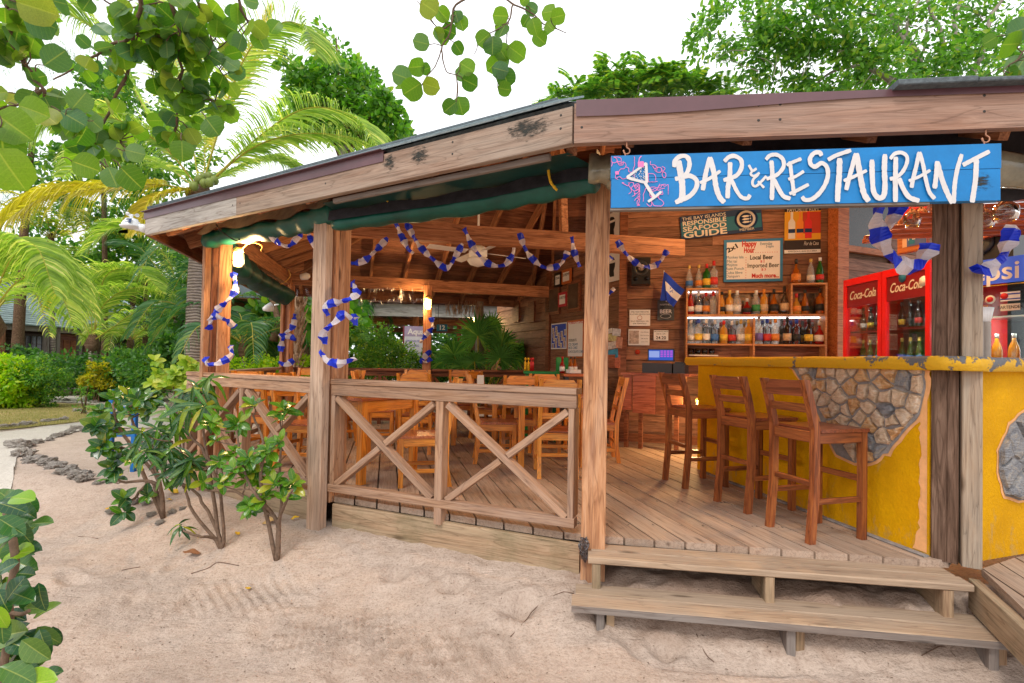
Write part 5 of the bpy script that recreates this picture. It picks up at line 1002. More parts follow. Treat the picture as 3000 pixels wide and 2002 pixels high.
rows_ = [
 (842, 'top', [(2019, 775, 'long', 'pale', 'gold', 'blue', 'slim bottle with blue label standing first on top of the shelf'), (2047, 773, 'long', 'pale', 'gold', 'orange', 'slim bottle with orange label second on top of the shelf'), (2070, 770, 'round', 'green', 'red', 'yellow', 'green bottle with a yellow label and red cap on top of the shelf'), (2091, 761, 'square', 'pale', 'red', 'red', 'clear bottle with red band fourth on top of the shelf')]),
 (829, 'top', [(2332, 756, 'squat', 'amber', 'black', 'orange', 'fat brown rum bottle on the right top of the shelf'), (2375, 755, 'long', 'pale', 'gold', 'white', 'clear bottle with pale label between the rum and the green bottle'), (2402, 751, 'long', 'green', 'white', 'red', 'green bottle with white cap at the right end on top of the shelf')]),
 (921, 'mid', [(2023, 849, 'long', 'red', 'gold', 'white', 'red aperitif bottle first on the upper shelf'), (2046, 852, 'square', 'clear', 'silver', 'white', 'clear faceted bottle second on the upper shelf'), (2068, 854, 'square', 'clear', 'red', 'orange', 'clear bottle with orange figure label third on the upper shelf'), (2089, 852, 'square', 'pale', 'red', None, 'clear bottle with red cap fourth on the upper shelf'),
   (2114, 853, 'long', 'gold', 'black', 'black', 'golden rum with black label left of the centre of the upper shelf'), (2137, 848, 'round', 'gold', 'gold', 'white', 'golden rum with white label and gold cap on the upper shelf'), (2159, 849, 'square', 'pale', 'white', 'white', 'clear rum with pale label before the gap on the upper shelf'), (2188, 872, 'squat', 'red', 'silver', 'black', 'squat red brown brandy bottle on the upper shelf'), (2215, 848, 'round', 'pale', 'white', 'green', 'clear rum with red and green label on the upper shelf'), (2238, 845, 'round', 'gold', 'orange', 'tan', 'spiced rum with orange cap on the upper shelf'), (2267, 845, 'squat', 'amber', 'black', 'black', 'wide amber rum with black label on the upper shelf'), (2298, 836, 'squat', 'clear', 'black', 'tan', 'tall clear decanter bottle with black cap on the upper shelf'),
   (2333, 858, 'squat', 'gold', 'red', 'orange', 'stout orange whisky bottle in the right box of the upper shelf'), (2358, 847, 'long', 'amber', 'black', 'black', 'brown whisky bottle with slanted label in the right box'), (2402, 843, 'square', 'amber', 'black', 'black', 'square whisky bottle at the right end of the upper shelf')]),
 (1005, 'low', [(2024, 936, 'long', 'pale', 'white', 'white', 'clear bottle with white label first on the lower shelf'), (2046, 933, 'square', 'pale', 'blue', 'yellow', 'clear bottle with orange and yellow label second on the lower shelf'), (2069, 933, 'square', 'clear', 'white', 'white', 'clear vodka with cream label third on the lower shelf'), (2094, 936, 'square', 'clear', 'silver', 'blue', 'clear bottle with blue print fourth on the lower shelf'), (2120, 938, 'round', 'gold', 'red', 'yellow', 'golden tequila with red cap on the lower shelf'), (2144, 939, 'round', 'clear', 'silver', 'red', 'clear tequila with small red label on the lower shelf'), (2170, 935, 'square', 'pale', 'gold', 'white', 'pale tequila with gold cap on the lower shelf'), (2192, 933, 'square', 'gold', 'gold', 'yellow', 'dark gold tequila with yellow label left of the divider'),
   (2223, 927, 'round', 'pale', 'silver', 'purple', 'clear bottle with purple label right of the divider'), (2247, 932, 'square', 'clear', 'blue', 'red', 'clear flavoured vodka with blue cap on the lower shelf'), (2271, 931, 'round', 'pale', 'orange', 'orange', 'orange vodka with orange cap on the lower shelf'), (2306, 928, 'round', 'dark', 'black', 'tan', 'dark cream liqueur with tan label on the lower shelf'), (2333, 933, 'square', 'clear', 'blue', 'black', 'clear gin with dark label on the lower shelf'), (2369, 934, 'round', 'dark', 'black', 'yellow', 'black liqueur bottle with yellow label on the lower shelf'), (2400, 938, 'squat', 'red', 'silver', 'white', 'square shouldered red liqueur at the right end of the lower shelf')])]
for yb, _, lst in rows_:
    for (px, yt, kind, g_, cap, lb, label) in lst:
        zb = (zs[1] if yb == 921 else zs[2] if yb == 1005 else zt1 if yb == 842 else ztr_); h = bz(px, yt)[1] - zb; u, _ = BW.hit(px, yb, .15); bottle(u, zb, h, kind, g_, cap, lb, label, r=.05 if kind in ('square', 'round') else .046)
zg = BW.hit(2200, 1042, .2)[1]
quadbox('glass_tray', BW, bz(2020, 1040)[0], bz(2105, 1040)[0], zg - .012, zg, .05, .16, WHITE, sh)
for k, px in enumerate((2025, 2044, 2064, 2085)):
    u = BW.hit(px, 1040, .15)[0]; m = BW.M(u, zg, .15) @ M.Rotation(-pi / 2, 4, 'X'); o = lathe('shot_glass', [(.02, 0), (.034, .01), (.04, .085), (.037, .085), (.03, .015), (.001, .014)], G['clear'], None, m, 12); tag(o, 'small clear tumbler, %s from the left on the white tray' % ('first', 'second', 'third', 'last')[k], 'glass', 'tumblers on the tray')
# ================================================================ COOLERS
def cooler(lab, name, pl, L, z0, z1, mat, doors, header, back=.65):
    t = thingm(name, pl.M(L / 2, z0), lab, 'drinks cooler'); inn_ = plain('cooler_inside', (.10, .10, .10), .5, .3, 0, .2)
    quadbox('cooler_body', pl, 0, .03, z0, z1, -back, back - .03, mat, t); quadbox('cooler_body', pl, L - .03, L, z0, z1, -back, back - .03, mat, t); quadbox('cooler_body', pl, .0301, L - .0301, z1 - .05, z1, -back, back - .03, mat, t); quadbox('cooler_back', pl, .031, L - .031, z0, z1 - .051, -back, .03, inn_, t)
    return t
FZ = 2.47; FR = Plane((3.56, 5.50), (0.0, -1)); FL = 1.15; fz1 = FR.hit(2470, 815)[1]; fz2 = FR.hit(2728, 772)[1]; FZ = (fz1 + fz2) / 2
t = cooler('red two door cola cooler behind the bar with beer inside', 'cola_cooler', FR, FL, .50, FZ, RED, 2, None)
GLS = glass('cooler_glass', (.92, .96, .95), .02, .45); DRED = plain('dark_red_header', (.22, .01, .015), .3, .5)
for k in range(2):
    a = k * FL / 2 + .004; b = (k + 1) * FL / 2 - .004; fw = .05
    for (c, d, e_, g_) in ((a, a + fw, .5, FZ), (b - fw, b, .5, FZ), (a + fw + .0005, b - fw - .0005, FZ - .07, FZ), (a + fw + .0005, b - fw - .0005, .5, .62)): quadbox('door_frame', FR, c, d, e_, g_, -.028, .035, RED, t)
    quadbox('door_glass', FR, a + fw, b - fw, .62, FZ - .07, -.012, .004, GLS, t); quadbox('header_panel', FR, a + fw, b - fw, FZ - .30, FZ - .07, -.006, .004, DRED, t)
    text('Coca-Cola', .125, FR, (a + b) / 2, FZ - .185, .0, CREAM, t, shear=.35, xs=.72, bold=.001)
for k in (0, 1):
    lathe('badge', [(.045, 0), (.045, .001)], (INKT, WHITE)[k], t, FR.M(FL * (.72, .93)[k], FZ - (.10, .17)[k], .002), 16)
quadbox('door_handle', FR, FL / 2 - .03, FL / 2 + .03, 1.35, 1.62, .008, .03, BLACK, t)
shz = []
for y in (935, 1020): shz.append(FR.hit(2520, y, -.3)[1])
shz = [1.92, 1.58, 1.25]
for z in shz: quadbox('wire_shelf', FR, .035, FL - .035, z - .015, z, -.5, .45, DRED, t)
ORD = ['first', 'second', 'third', 'fourth', 'fifth', 'sixth', 'seventh', 'eighth', 'ninth', 'last']
R_ = random.Random(3); beerlab = ['white', 'red', 'black', 'yellow']
for r_, z in enumerate(shz):
    for k in range(10 if r_ else 9):
        u = .11 + k * (FL - .2) / 9; 
        if abs(u - FL / 2) < .05: continue
        bottle(u + R_.uniform(-.008, .008), z, .25 if r_ != 2 else .22, 'long', ('dark', 'beer', 'green')[r_], ('black', 'gold', 'gold')[r_], (beerlab[(k * 3) % 4], 'blue', 'yellow')[r_], ('brown beer bottle, %s on the top shelf of the cola cooler', 'blue labelled green beer bottle, %s on the middle shelf of the cola cooler', 'yellow labelled beer bottle, %s on the low shelf of the cola cooler')[r_] % ORD[k], r=.03, off=-.14, group='beer bottles in the cola cooler', pl=FR, name='beer_bottle')
def coolerlight(pl, L, z, e):
    for u in (L * .27, L * .75):
        l = bpy.data.lights.new('cooler_lamp', 'POINT'); l.energy = e; l.color = (.92, 1, .96); l.shadow_soft_size = .004; o = bpy.data.objects.new('cooler_lamp', l); C.objects.link(o); o.location = pl.P(u, z, -.045)
coolerlight(FR, FL, 2.12, 1.0); coolerlight(FR, FL, 1.78, .6)
quadbox('light_strip', FR, FL - .06, FL - .045, .8, FZ - .32, -.06, .02, emis('cooler_light', (.9, 1, .95), 14), t)
PPb = Plane((3.78, 4.42), (.39, -.92)); PL = 1.0; pz = PPb.hit(2925, 758)[1]
t = cooler('blue headed pepsi cooler at the right edge behind the counter', 'pepsi_cooler', PPb, PL, .5, pz, DARKG, 1, None)
za = PPb.hit(2925, 830)[1]; quadbox('header_panel', PPb, .0, PL, za, pz, -.028, .05, plain('pepsi_blue', (.03, .08, .42), .35, .5, 0, .3, 2, .02, emit=(.04, .10, .5, .5)), t)
uu = PPb.hit(2905, 800, .03); text('pepsi', .20, PPb, uu[0] - .03, uu[1], .026, WHITE, t, bold=.003)
tube('yellow_line', [PPb.P(0, za - .02, .024), PPb.P(PL, za - .02, .024)], .003, ROPEY, t, 4)
quadbox('door_frame', PPb, 0, .05, .5, za, -.028, .035, BLACK, t); quadbox('door_frame', PPb, PL - .05, PL, .5, za, -.028, .035, BLACK, t); quadbox('door_glass', PPb, .05, PL - .05, .55, za - .02, -.01, .004, GLS, t)
def pst(c4, mat, txts, nm='sticker', off=.0):
    a = PPb.hit(c4[0], c4[3]); b = PPb.hit(c4[2], c4[1]); sheet(PPb, t, a[0], b[0], a[1], b[1], -.005 + off, mat, nm)
    for s_, fz, sz, mt in txts: text(s_, sz, PPb, (a[0] + b[0]) / 2, a[1] + (b[1] - a[1]) * fz, -.003 + off, mt, t, xs=.8)
pst((2930, 852, 2988, 884), WHITE, ()); pst((2930, 857, 2988, 866), INKBL, (), off=.0013); pst((2930, 872, 2988, 880), INKBL, (), off=.0013); a = PPb.hit(2942, 868); lathe('red_disc', [(.025, 0), (.025, .001)], INKR, t, PPb.M(a[0], a[1], -.001), 14)
pst((2930, 888, 2988, 912), CREAM, (('.BARTENDER.', .5, .035, INKB),)); pst((2850, 895, 2895, 920), plain('orange_sticker', (.6, .25, .08), .5), (('EXIJA SU', .72, .035, INKB), ('FACTURA', .28, .035, INKB))); pst((2850, 865, 2880, 885), CREAM, (('RULES', .5, .03, INKB),))
a = PPb.hit(2900, 878); lathe('round_badge', [(.035, 0), (.035, .001)], CREAM, t, PPb.M(a[0], a[1], -.004), 18); lathe('round_badge', [(.022, 0), (.022, .001)], INKR, t, PPb.M(a[0], a[1], -.0025), 14)
for z in (1.60, 1.98): quadbox('wire_shelf', PPb, .05, PL - .05, z - .012, z, -.5, .46, STEEL, t)
quadbox('light_strip', PPb, .52, .535, 1.62, za - .05, -.4, .02, bpy.data.materials['cooler_light'], t)
G['orange'] = plain('orange_soda', (.75, .28, .02), .15, .5, 0, .1, 5, 0, coat=.5); G['blue'] = plain('blue_can', (.15, .3, .55), .3, .5, .6)
for k in range(7): bottle(.16 + .11 * k, 1.60, .24, 'long', 'orange' if k < 4 else 'blue', 'white', None, 'orange juice bottle, %s from the left in the pepsi cooler' % ORD[k] if k < 4 else 'pale blue can, %s from the left in the pepsi cooler' % ORD[k], r=.038, off=-.12, group='juice bottles and cans in the pepsi cooler', pl=PPb, name='juice_bottle')
coolerlight(PPb, PL, 1.9, 1.6)
# boombox
bx = PPb.hit(2908, 705, -.25); t = thingm('party_speaker', PPb.M(bx[0], pz, -.25), 'black party speaker with a round dial standing on the pepsi cooler', 'speaker'); quadbox('speaker_box', PPb, bx[0] - .17, bx[0] + .2, pz, pz + .33, -.45, .35, BLACK, t)
lathe('dial', [(.10, 0), (.10, .015), (.07, .02), (.001, .015)], DARKG, t, PPb.M(bx[0] - .02, pz + .17, -.1), 20); lathe('dial_centre', [(.035, 0), (.001, .008)], CAPM['gold'], t, PPb.M(bx[0] - .02, pz + .17, -.08), 16); quadbox('red_light', PPb, bx[0] + .1, bx[0] + .16, pz + .2, pz + .215, -.1, .003, RED, t); lathe('red_knob', [(.02, 0), (.02, .01)], RED, t, PPb.M(bx[0] - .13, pz + .16, -.1), 12)
# cups and plates on the counter
for k, (px, py) in enumerate(((2865, 1028), (2876, 1026), (2886, 1029))):
    p = at(px, py, 3.2); t = thingm('cup_stack', M.Translation((p.x, 3.2, 1.62)), ('left', 'middle', 'right')[k] + ' stack of pale grey cup lids on the counter by the old post', 'cup stack', 'stacks of cup lids on the counter')
    pr = [(.001, 0)] + sum([[(.026, .002 + .011 * i), (.031, .007 + .011 * i)] for i in range(20)], []) + [(.02, .224), (.001, .225)]; m = M.Translation((p.x, 3.2 + .03 * (k % 2), 1.62)); lathe('lids', pr, plain('lid_grey', (.42, .36, .31), .6), t, m, 12)
    for j in range(3):
        m2 = M.Translation((p.x + .012 * (j - 1), 3.2 + .03 * (k % 2), 1.845 + .0)) @ M.Rotation(.12 * (j - 1), 4, 'Y'); lathe('paper_cup', [(.018, 0), (.026, .09), (.001, .089)], WHITE, t, m2, 10)
# hanging wine glasses
t0 = None
rack = Plane((3.0, 3.45), (1, -.15))
for k, (px, py, r_, Y) in enumerate(((2672, 640, .052, 3.6), (2698, 632, .05, 3.8), (2882, 640, .06, 3.3), (2945, 618, .066, 3.0), (2842, 650, .045, 3.7))):
    p = at(px, py, Y); pr = [(.036, .15), (.036, .147), (.005, .14), (.004, .07), (r_ * .5, .05), (r_ * .95, .02), (r_, -.02), (r_ * .8, -.06), (r_ * .78, -.06), (r_ * .96, -.02), (r_ * .9, .018), (.001, .05)]
    o = lathe('wine_glass', pr, G['clear'], None, M.Translation(p), 18); tag(o, ('small wine glass hanging left of the dark post', 'wine glass hanging right next to the dark post', 'wine glass hanging beside the pale old post', 'largest wine glass hanging upside down at the right edge', 'small wine glass half hidden behind the old post')[k], 'wine glass', 'wine glasses hanging over the bar')
gr = thingm('glass_rack', M.Translation((3.2, 3.5, 2.5)), 'reddish slatted rack over the right side of the bar', 'rack')
for k in range(9):
    z_ = at(2960, 600, 3.0).z + .11 + .0; board('slat', (2.75 + .02 * k, 2.95 + .16 * k, 2.62), (4.4, 2.6 + .16 * k, 2.62), .05, .03, WD_CAB, gr)
for x in (2.95, 3.8): board('slat_bearer', (x, 2.7, 2.655), (x + .15, 4.5, 2.655), .05, .04, WD_CAB, gr)
# TV / picture
RW2 = Plane((3.62, 5.3), (.3, -1))
t, u0, u1, z0, z1, o_ = panel('framed_screen', 'wood framed picture screen with red and blue image above the cola cooler', 'screen', RW2, (2638, 560, 2724, 738), .0, .04, WD_ORNG)
g = .05; sheet(RW2, t, u0 + g, u1, z0 + g, z1 - g, o_, col('screen_red', (.5, .03, .03)), 'image'); sheet(RW2, t, u0 + g, u1, z0 + g, z0 + (z1 - z0) * .45, o_ + .0015, col('screen_tan', (.6, .38, .25)), 'image'); sheet(RW2, t, u0 + (u1 - u0) * .35, u1, z0 + g, z0 + (z1 - z0) * .42, o_ + .003, col('screen_blue', (.08, .12, .3)), 'image'); sheet(RW2, t, u0 + (u1 - u0) * .42, u0 + (u1 - u0) * .62, z0 + g + .02, z0 + g + .14, o_ + .0045, INKT, 'logo_tile'); text('PE', .07, RW2, u0 + (u1 - u0) * .52, z0 + g + .08, o_ + .006, WHITE, t)
# condiments on the stands
for k, (px, c, cp, Y) in enumerate(((1647, 'red', 'red', 6.9), (1672, 'amber', 'black', 7.0), (1684, 'amber', 'black', 7.05))):
    p = at(px, 1092, Y); m = M.Translation((p.x, Y, zt2)); o = thingm('sauce_bottle', m, ('red hot sauce bottle at the left end of the tall orange table', 'sauce bottle second on the tall orange table', 'sauce bottle nearest the wide post on the tall table')[k], 'sauce bottle', 'sauce bottles on the tall table'); lathe('bottle_glass', [(.035, 0), (.035, .11), (.013, .16), (.013, .2)], G[c], o, m, 10); lathe('label', [(.036, .03), (.036, .09)], LABM['white'], o, m, 10); lathe('cap', [(.015, .2), (.015, .225)], CAPM[cp], o, m, 8)
for k, (px, c) in enumerate(((1539, 'gold'), (1548, 'gold'), (1556, 'red'), (1561, 'red'))):
    p = at(px, 1080, 7.25); m = M.Translation((p.x, 7.25, zt)); o = lathe('squeeze_bottle', [(.018, 0), (.018, .11), (.006, .14), (.006, .15), (.016, .155), (.016, .18), (.002, .19)], CAPM['red'] if c == 'red' else ROPEY, None, m, 10); tag(o, ('yellow topped squeeze bottle on the green stand, leftmost', 'second yellow squeeze bottle on the green stand', 'red squeeze bottle on the green stand', 'rightmost red squeeze bottle on the green stand')[k], 'squeeze bottle')
o = boxat('green_tray', (.72, 7.32, zt + .10), (.2, .02, .2), GRN, None, .5); tag(o, 'green tilted tray standing on the condiment stand', 'tray')
o = boxat('napkin_pile', (at(1680, 1085, 6.85).x, 6.85, zt2 + .03), (.16, .14, .05), PAPER, None, .3); tag(o, 'pile of white napkins on the tall orange table', 'napkins')
# ================================================================ TARPS, ROPES, LAMPS, FAN
def roll(name, lab, pts, r, mat, n=40, seg=14, lump=.12, extra=None, grp='rolled rain curtains under the eaves'):
    sp = spline(pts, n); o = tube(name, sp, [r * (1 + .1 * sin(i * 1.1) + lump * mnoise.noise(V((i * .25, 3, 0)))) for i in range(n + 1)], mat, None, seg, fn=lambda i, q: 1 + .13 * sin(3 * q + i * .12) + .05 * sin(7 * q)); tag(o, lab, 'rain curtain', grp)
    return o
g1 = [at(985, 655, 3.98), at(1150, 632, 3.78), at(1400, 598, 3.48), at(1600, 560, 3.22), at(1745, 535, 3.02)]
c_ = roll('rain_curtain', 'long green rolled curtain along the front bay ending at the wide post', g1, .062, GREENT)
sp = spline([p + V((0, 0, .03)) for p in g1], 30); v = []
for i, p in enumerate(sp):
    s_ = i / 30; tp = A + ab * (2.3 + 1.98 * s_) - an * .12
    v += [p + an * .07 + V((0, 0, .045 + .01 * sin(i))), p + an * .082 + V((0, 0, -.03)), V((tp.x, tp.y, EB + .02)), V((p.x, p.y, p.z + .06))]
obj('mesh_panel', mesh('mesh_panel', v, [(4 * i, 4 * i + 1, 4 * i + 5, 4 * i + 4) for i in range(30)], True, [BLACKT]), None, c_); obj('upper_sheet', mesh('upper_sheet', v, [(4 * i + 2, 4 * i + 3, 4 * i + 7, 4 * i + 6) for i in range(30)], True, [DGREENT]), None, c_)
board('grey_batten', A + ab * 2.5 - an * .06 + V((0, 0, EB - .012)), A + ab * 4.2 - an * .06 + V((0, 0, EB - .012)), .03, .035, WD_GREY, c_)
g2 = [at(608, 705, 5.0), at(680, 690, 4.9), at(800, 672, 4.55), at(900, 650, 4.25), at(985, 622, 4.0)]
c2_ = roll('rain_curtain', 'sagging green and clear rolled curtain between the lamp post and the middle post', g2, .08, GREENT, lump=.3)
sp = spline([p + V((0, 0, .06)) for p in g2], 24); v = []
for i, p in enumerate(sp): v += [p + an * .05 + V((0, 0, .05)), p + an * .10 + V((0, 0, -.02 - .02 * sin(i * .9))), p + an * .03 + V((0, 0, .09))]
obj('clear_panel', mesh('clear_panel', v, [(3 * i, 3 * i + 1, 3 * i + 4, 3 * i + 3) for i in range(24)] + [(3 * i + 2, 3 * i, 3 * i + 3, 3 * i + 5) for i in range(24)], True, [CLEART]), None, c2_)
roll('rain_curtain', 'green rolled curtain drooping along the left side behind the lamp', [at(650, 720, 5.35), at(700, 780, 5.9), at(770, 830, 6.9), at(838, 868, 7.9)], .13, DGREENT, lump=.3)
roll('rain_curtain', 'clear vinyl rolled curtain behind the sign above the bar entrance', [at(1725, 500, 3.0), at(1790, 500, 2.98), at(1860, 512, 2.97), at(2300, 500, 2.9), at(2700, 480, 2.75), at(3100, 520, 2.7)], .085, CLEART)
v = []; n_ = 50
for i in range(n_ + 1):
    s_ = i / n_; a = V((.62, 2.98, 0)).lerp(V((4.2, 2.6, 0)), s_); v += [V((a.x, a.y, EB + .26)), V((a.x + .0, a.y + .04 * sin(i * .7), EB + .06 - .03 * sin(i * .35))), V((a.x, a.y + .06 + .03 * sin(i * .9), 2.50 + .015 * sin(i * .8)))]
o = obj('black_netting', mesh('black_netting', v, [(3 * i + k, 3 * i + k + 1, 3 * i + k + 4, 3 * i + k + 3) for i in range(n_) for k in range(2)], True, [BLACKT])); tag(o, 'black netting curtain bunched behind the blue sign', 'netting')
ropes = [([(1253, 455), (1262, 490), (1275, 530), (1300, 555), (1318, 560)], 3.5), ([(1590, 455), (1600, 475), (1612, 530), (1632, 560)], 3.15)]
ropes = [([(1100, 548), (1118, 552), (1135, 590), (1160, 612), (1178, 612)], 3.72, 'left yellow rope tied round the long green curtain', ROPEY), ([(1590, 457), (1602, 470), (1612, 530), (1632, 558)], 3.08, 'right yellow rope tied round the long green curtain', ROPEY), ([(633, 658), (650, 680), (690, 705), (705, 700)], 4.75, 'dark cord round the green and clear curtain', BLACKT),
 ([(705, 735), (725, 715), (750, 712), (768, 722), (765, 735)], 5.0, 'tan rope with a knot by the lamp', ROPEB), ([(845, 790), (850, 810), (830, 830), (808, 835)], 7.3, 'tan rope holding the left side curtain', ROPEB), ([(2718, 400), (2722, 420), (2716, 440)], 2.95, 'yellow rope knot above the sign', ROPEB), ([(2055, 412), (2058, 445)], 2.95, 'brown rope hanging behind the sign', ROPEB), ([(1168, 835), (1172, 850), (1168, 880)], 8.5, 'tan cord on the clear curtain at the back', ROPEB)]
for pts, Y, lab, mt in ropes: o = tube('rope', spline([at(x, y, Y) for x, y in pts], 16), .0085 if mt is ROPEY else .006, mt, None, 6, fn=lambda i, q: 1 + .25 * sin(2 * q + i * 2.2)); tag(o, lab, 'rope')
# clear vinyl strip at back
v = []
for i in range(61):
    p = at(868 + i * 6.2, 845 + 1.5 * sin(i * .4), 8.5); s_ = .03 * mnoise.noise(V((i * .4, 0, 0)))
    for j in range(4): v.append(V((p.x, p.y + .05 * mnoise.noise(V((i * .5, j * 1.3, 2))), p.z - j * .085 * (1 + .35 * mnoise.noise(V((i * .25, j, 4)))))))
o = obj('rain_curtain', mesh('clear_sheet', v, [(i * 4 + j, i * 4 + j + 1, (i + 1) * 4 + j + 1, (i + 1) * 4 + j) for i in range(60) for j in range(3)], True, [glass('vinyl_film', (.72, .70, .66), .15)])); tag(o, 'crumpled clear vinyl sheet gathered under the back beam', 'rain curtain', 'rolled rain curtains under the eaves')
def lamp(px, py, Y, lab, power, s=1.0):
    p = at(px, py, Y); t = thingm('bulkhead_lamp', M.Translation(p), lab, 'lamp', 'caged bulkhead lamps on the posts'); r = .042 * s
    lathe('lamp_glass', [(.001, -.085 * s), (r * .8, -.075 * s), (r, -.05 * s), (r, .05 * s), (r * .8, .07 * s)], emis('lamp_glow', (1.0, .62, .16), 14) if 'lamp_glow' not in bpy.data.materials else bpy.data.materials['lamp_glow'], t, M.Translation(p), 14)
    lathe('lamp_cap', [(r * 1.15, .06 * s), (r * 1.15, .09 * s), (r * .6, .11 * s)], CAPM['gold'], t, M.Translation(p), 14)
    for k in range(4):
        a = k * pi / 2 + .4; tube('cage_wire', [p + V((r * 1.2 * cos(a), r * 1.2 * sin(a), .06 * s)), p + V((r * 1.25 * cos(a), r * 1.25 * sin(a), -.05 * s)), p + V((r * .6 * cos(a), r * .6 * sin(a), -.095 * s))], .0035 * s, DARKG, t, 4)
    tube('cage_ring', [p + V((r * 1.25 * cos(a), r * 1.25 * sin(a), -.03 * s)) for a in [i * pi / 8 for i in range(17)]], .0035 * s, DARKG, t, 4)
    l = bpy.data.lights.new('lamp_light', 'POINT'); l.energy = power; l.color = (1, .62, .27); l.shadow_soft_size = .06; lo = bpy.data.objects.new('lamp_light', l); C.objects.link(lo); lo.location = p + V((.1 * (1 if px < 1000 else -.5), -.03, -.0)); return t
lamp(697, 758, 5.02, 'glowing caged lamp on the left corner post', 55)
lamp(1254, 890, 8.66, 'small glowing caged lamp on the back post', 45, 1.2)
lamp(2650, 480, 4.2, 'added caged lamp, unseen under the roof, for warm glow over the bar', 95); lamp(2250, 430, 5.0, 'added caged lamp, unseen under the roof, for warm glow before the bottle shelves', 105); lamp(2050, 1190, 6.3, 'added low lamp, unseen behind the far end of the bar counter, for floor glow', 40)  # unseen lamps added for the warm glow in the bar and its entrance
# ceiling fan
p = at(1400, 765, 6.6); t = thingm('ceiling_fan', M.Translation(p), 'white ceiling fan with a globe light under the roof', 'ceiling fan'); lathe('fan_light', [(.001, -.08), (.10, -.05), (.14, 0), (.13, .03)], WHITE, t, M.Translation(p), 18); lathe('fan_motor', [(.06, .03), (.12, .06), (.12, .16), (.05, .2)], WHITE, t, M.Translation(p), 18); tube('down_rod', [p + V((0, 0, .2)), p + V((0, 0, .95))], .015, WHITE, t, 8)
for k in range(4):
    a = k * pi / 2 + .5; m = M.Translation(p + V((.42 * cos(a), .42 * sin(a), .11))) @ M.Rotation(a, 4, 'Z') @ M.Rotation(.2, 4, 'X'); q = boxmesh(.52, .12, .006, 0).copy(); q.materials.append(WHITE); obj('fan_blade', q, None, t, m)
p = at(882, 812, 8.1); o = lathe('spot_lamp', [(.05, 0), (.06, .09), (.03, .14)], WHITE, None, M.Translation(p) @ M.Rotation(1.4, 4, 'Y'), 12); tag(o, 'small round white spot on the beam at the twin post', 'spotlight')
# flood lamp left
p = at(795, 900, 9.5); t = thingm('flood_lamp', M.Translation(p), 'white flood lamp on an arm left of the twin post', 'lamp'); lathe('lamp_head', [(.09, 0), (.06, .10), (.03, .16)], WHITE, t, M.Translation(p) @ M.Rotation(2.0, 4, 'X') @ M.Rotation(-.6, 4, 'Y'), 14); lathe('lamp_lens', [(.08, -.002), (.001, -.004)], emis('cool_lens', (1, 1, 1), 3), t, M.Translation(p) @ M.Rotation(2.0, 4, 'X') @ M.Rotation(-.6, 4, 'Y'), 14); tube('arm', [p + V((.02, .1, .05)), at(815, 893, 9.9)], .015, WHITE, t, 6)
# weather station on the roof corner
p = at(385, 662, 4.9); t = thingm('weather_station', M.Translation(p), 'white weather station with wind cups on the left roof corner', 'weather station'); WPL = plain('white_plastic', (.74, .76, .78), .35, .4, 0, .03)
lathe('sensor_housing', [(.03, -.03), (.088, -.02), (.095, -.005), (.08, .0), (.078, .02), (.07, .022), (.068, .04), (.058, .042), (.05, .065), (.012, .075), (.010, .11)], WPL, t, M.Translation(p), 20)
obj('solar_panel', mesh('solar_panel', [(-.03, 0, 0), (.03, 0, 0), (.026, .02, .045), (-.026, .02, .045)], [(0, 1, 2, 3)], False, [NAVY]), None, t, M.Translation(p + V((.02, -.076, .012))))
for k in range(3):
    a = k * 2 * pi / 3 + .3; q = p + V((.045 * cos(a), .045 * sin(a), .105)); tube('cup_arm', [p + V((0, 0, .105)), q], .003, WPL, t, 5); lathe('wind_cup', [(.001, -.018), (.014, -.012), (.018, 0), (.016, 0), (.012, -.010), (.001, -.015)], WPL, t, M.Translation(q) @ M.Rotation(pi / 2, 4, 'X') @ M.Rotation(a, 4, 'Y'), 10)
lathe('rain_cup', [(.02, -.04), (.05, -.03), (.06, .03), (.055, .03)], WPL, t, M.Translation(p + V((.12, .02, -.02))), 14); board('arm', p + V((.03, .02, -.03)), p + V((.26, .05, -.035)), .035, .025, WPL, t); obj('wind_vane', mesh('wind_vane', [(-.05, 0, -.015), (.05, 0, -.02), (.045, 0, .02), (-.03, 0, .012)], [(0, 1, 2, 3), (3, 2, 1, 0)], False, [WPL]), None, t, M.Translation(p + V((-.08, 0, -.055))))
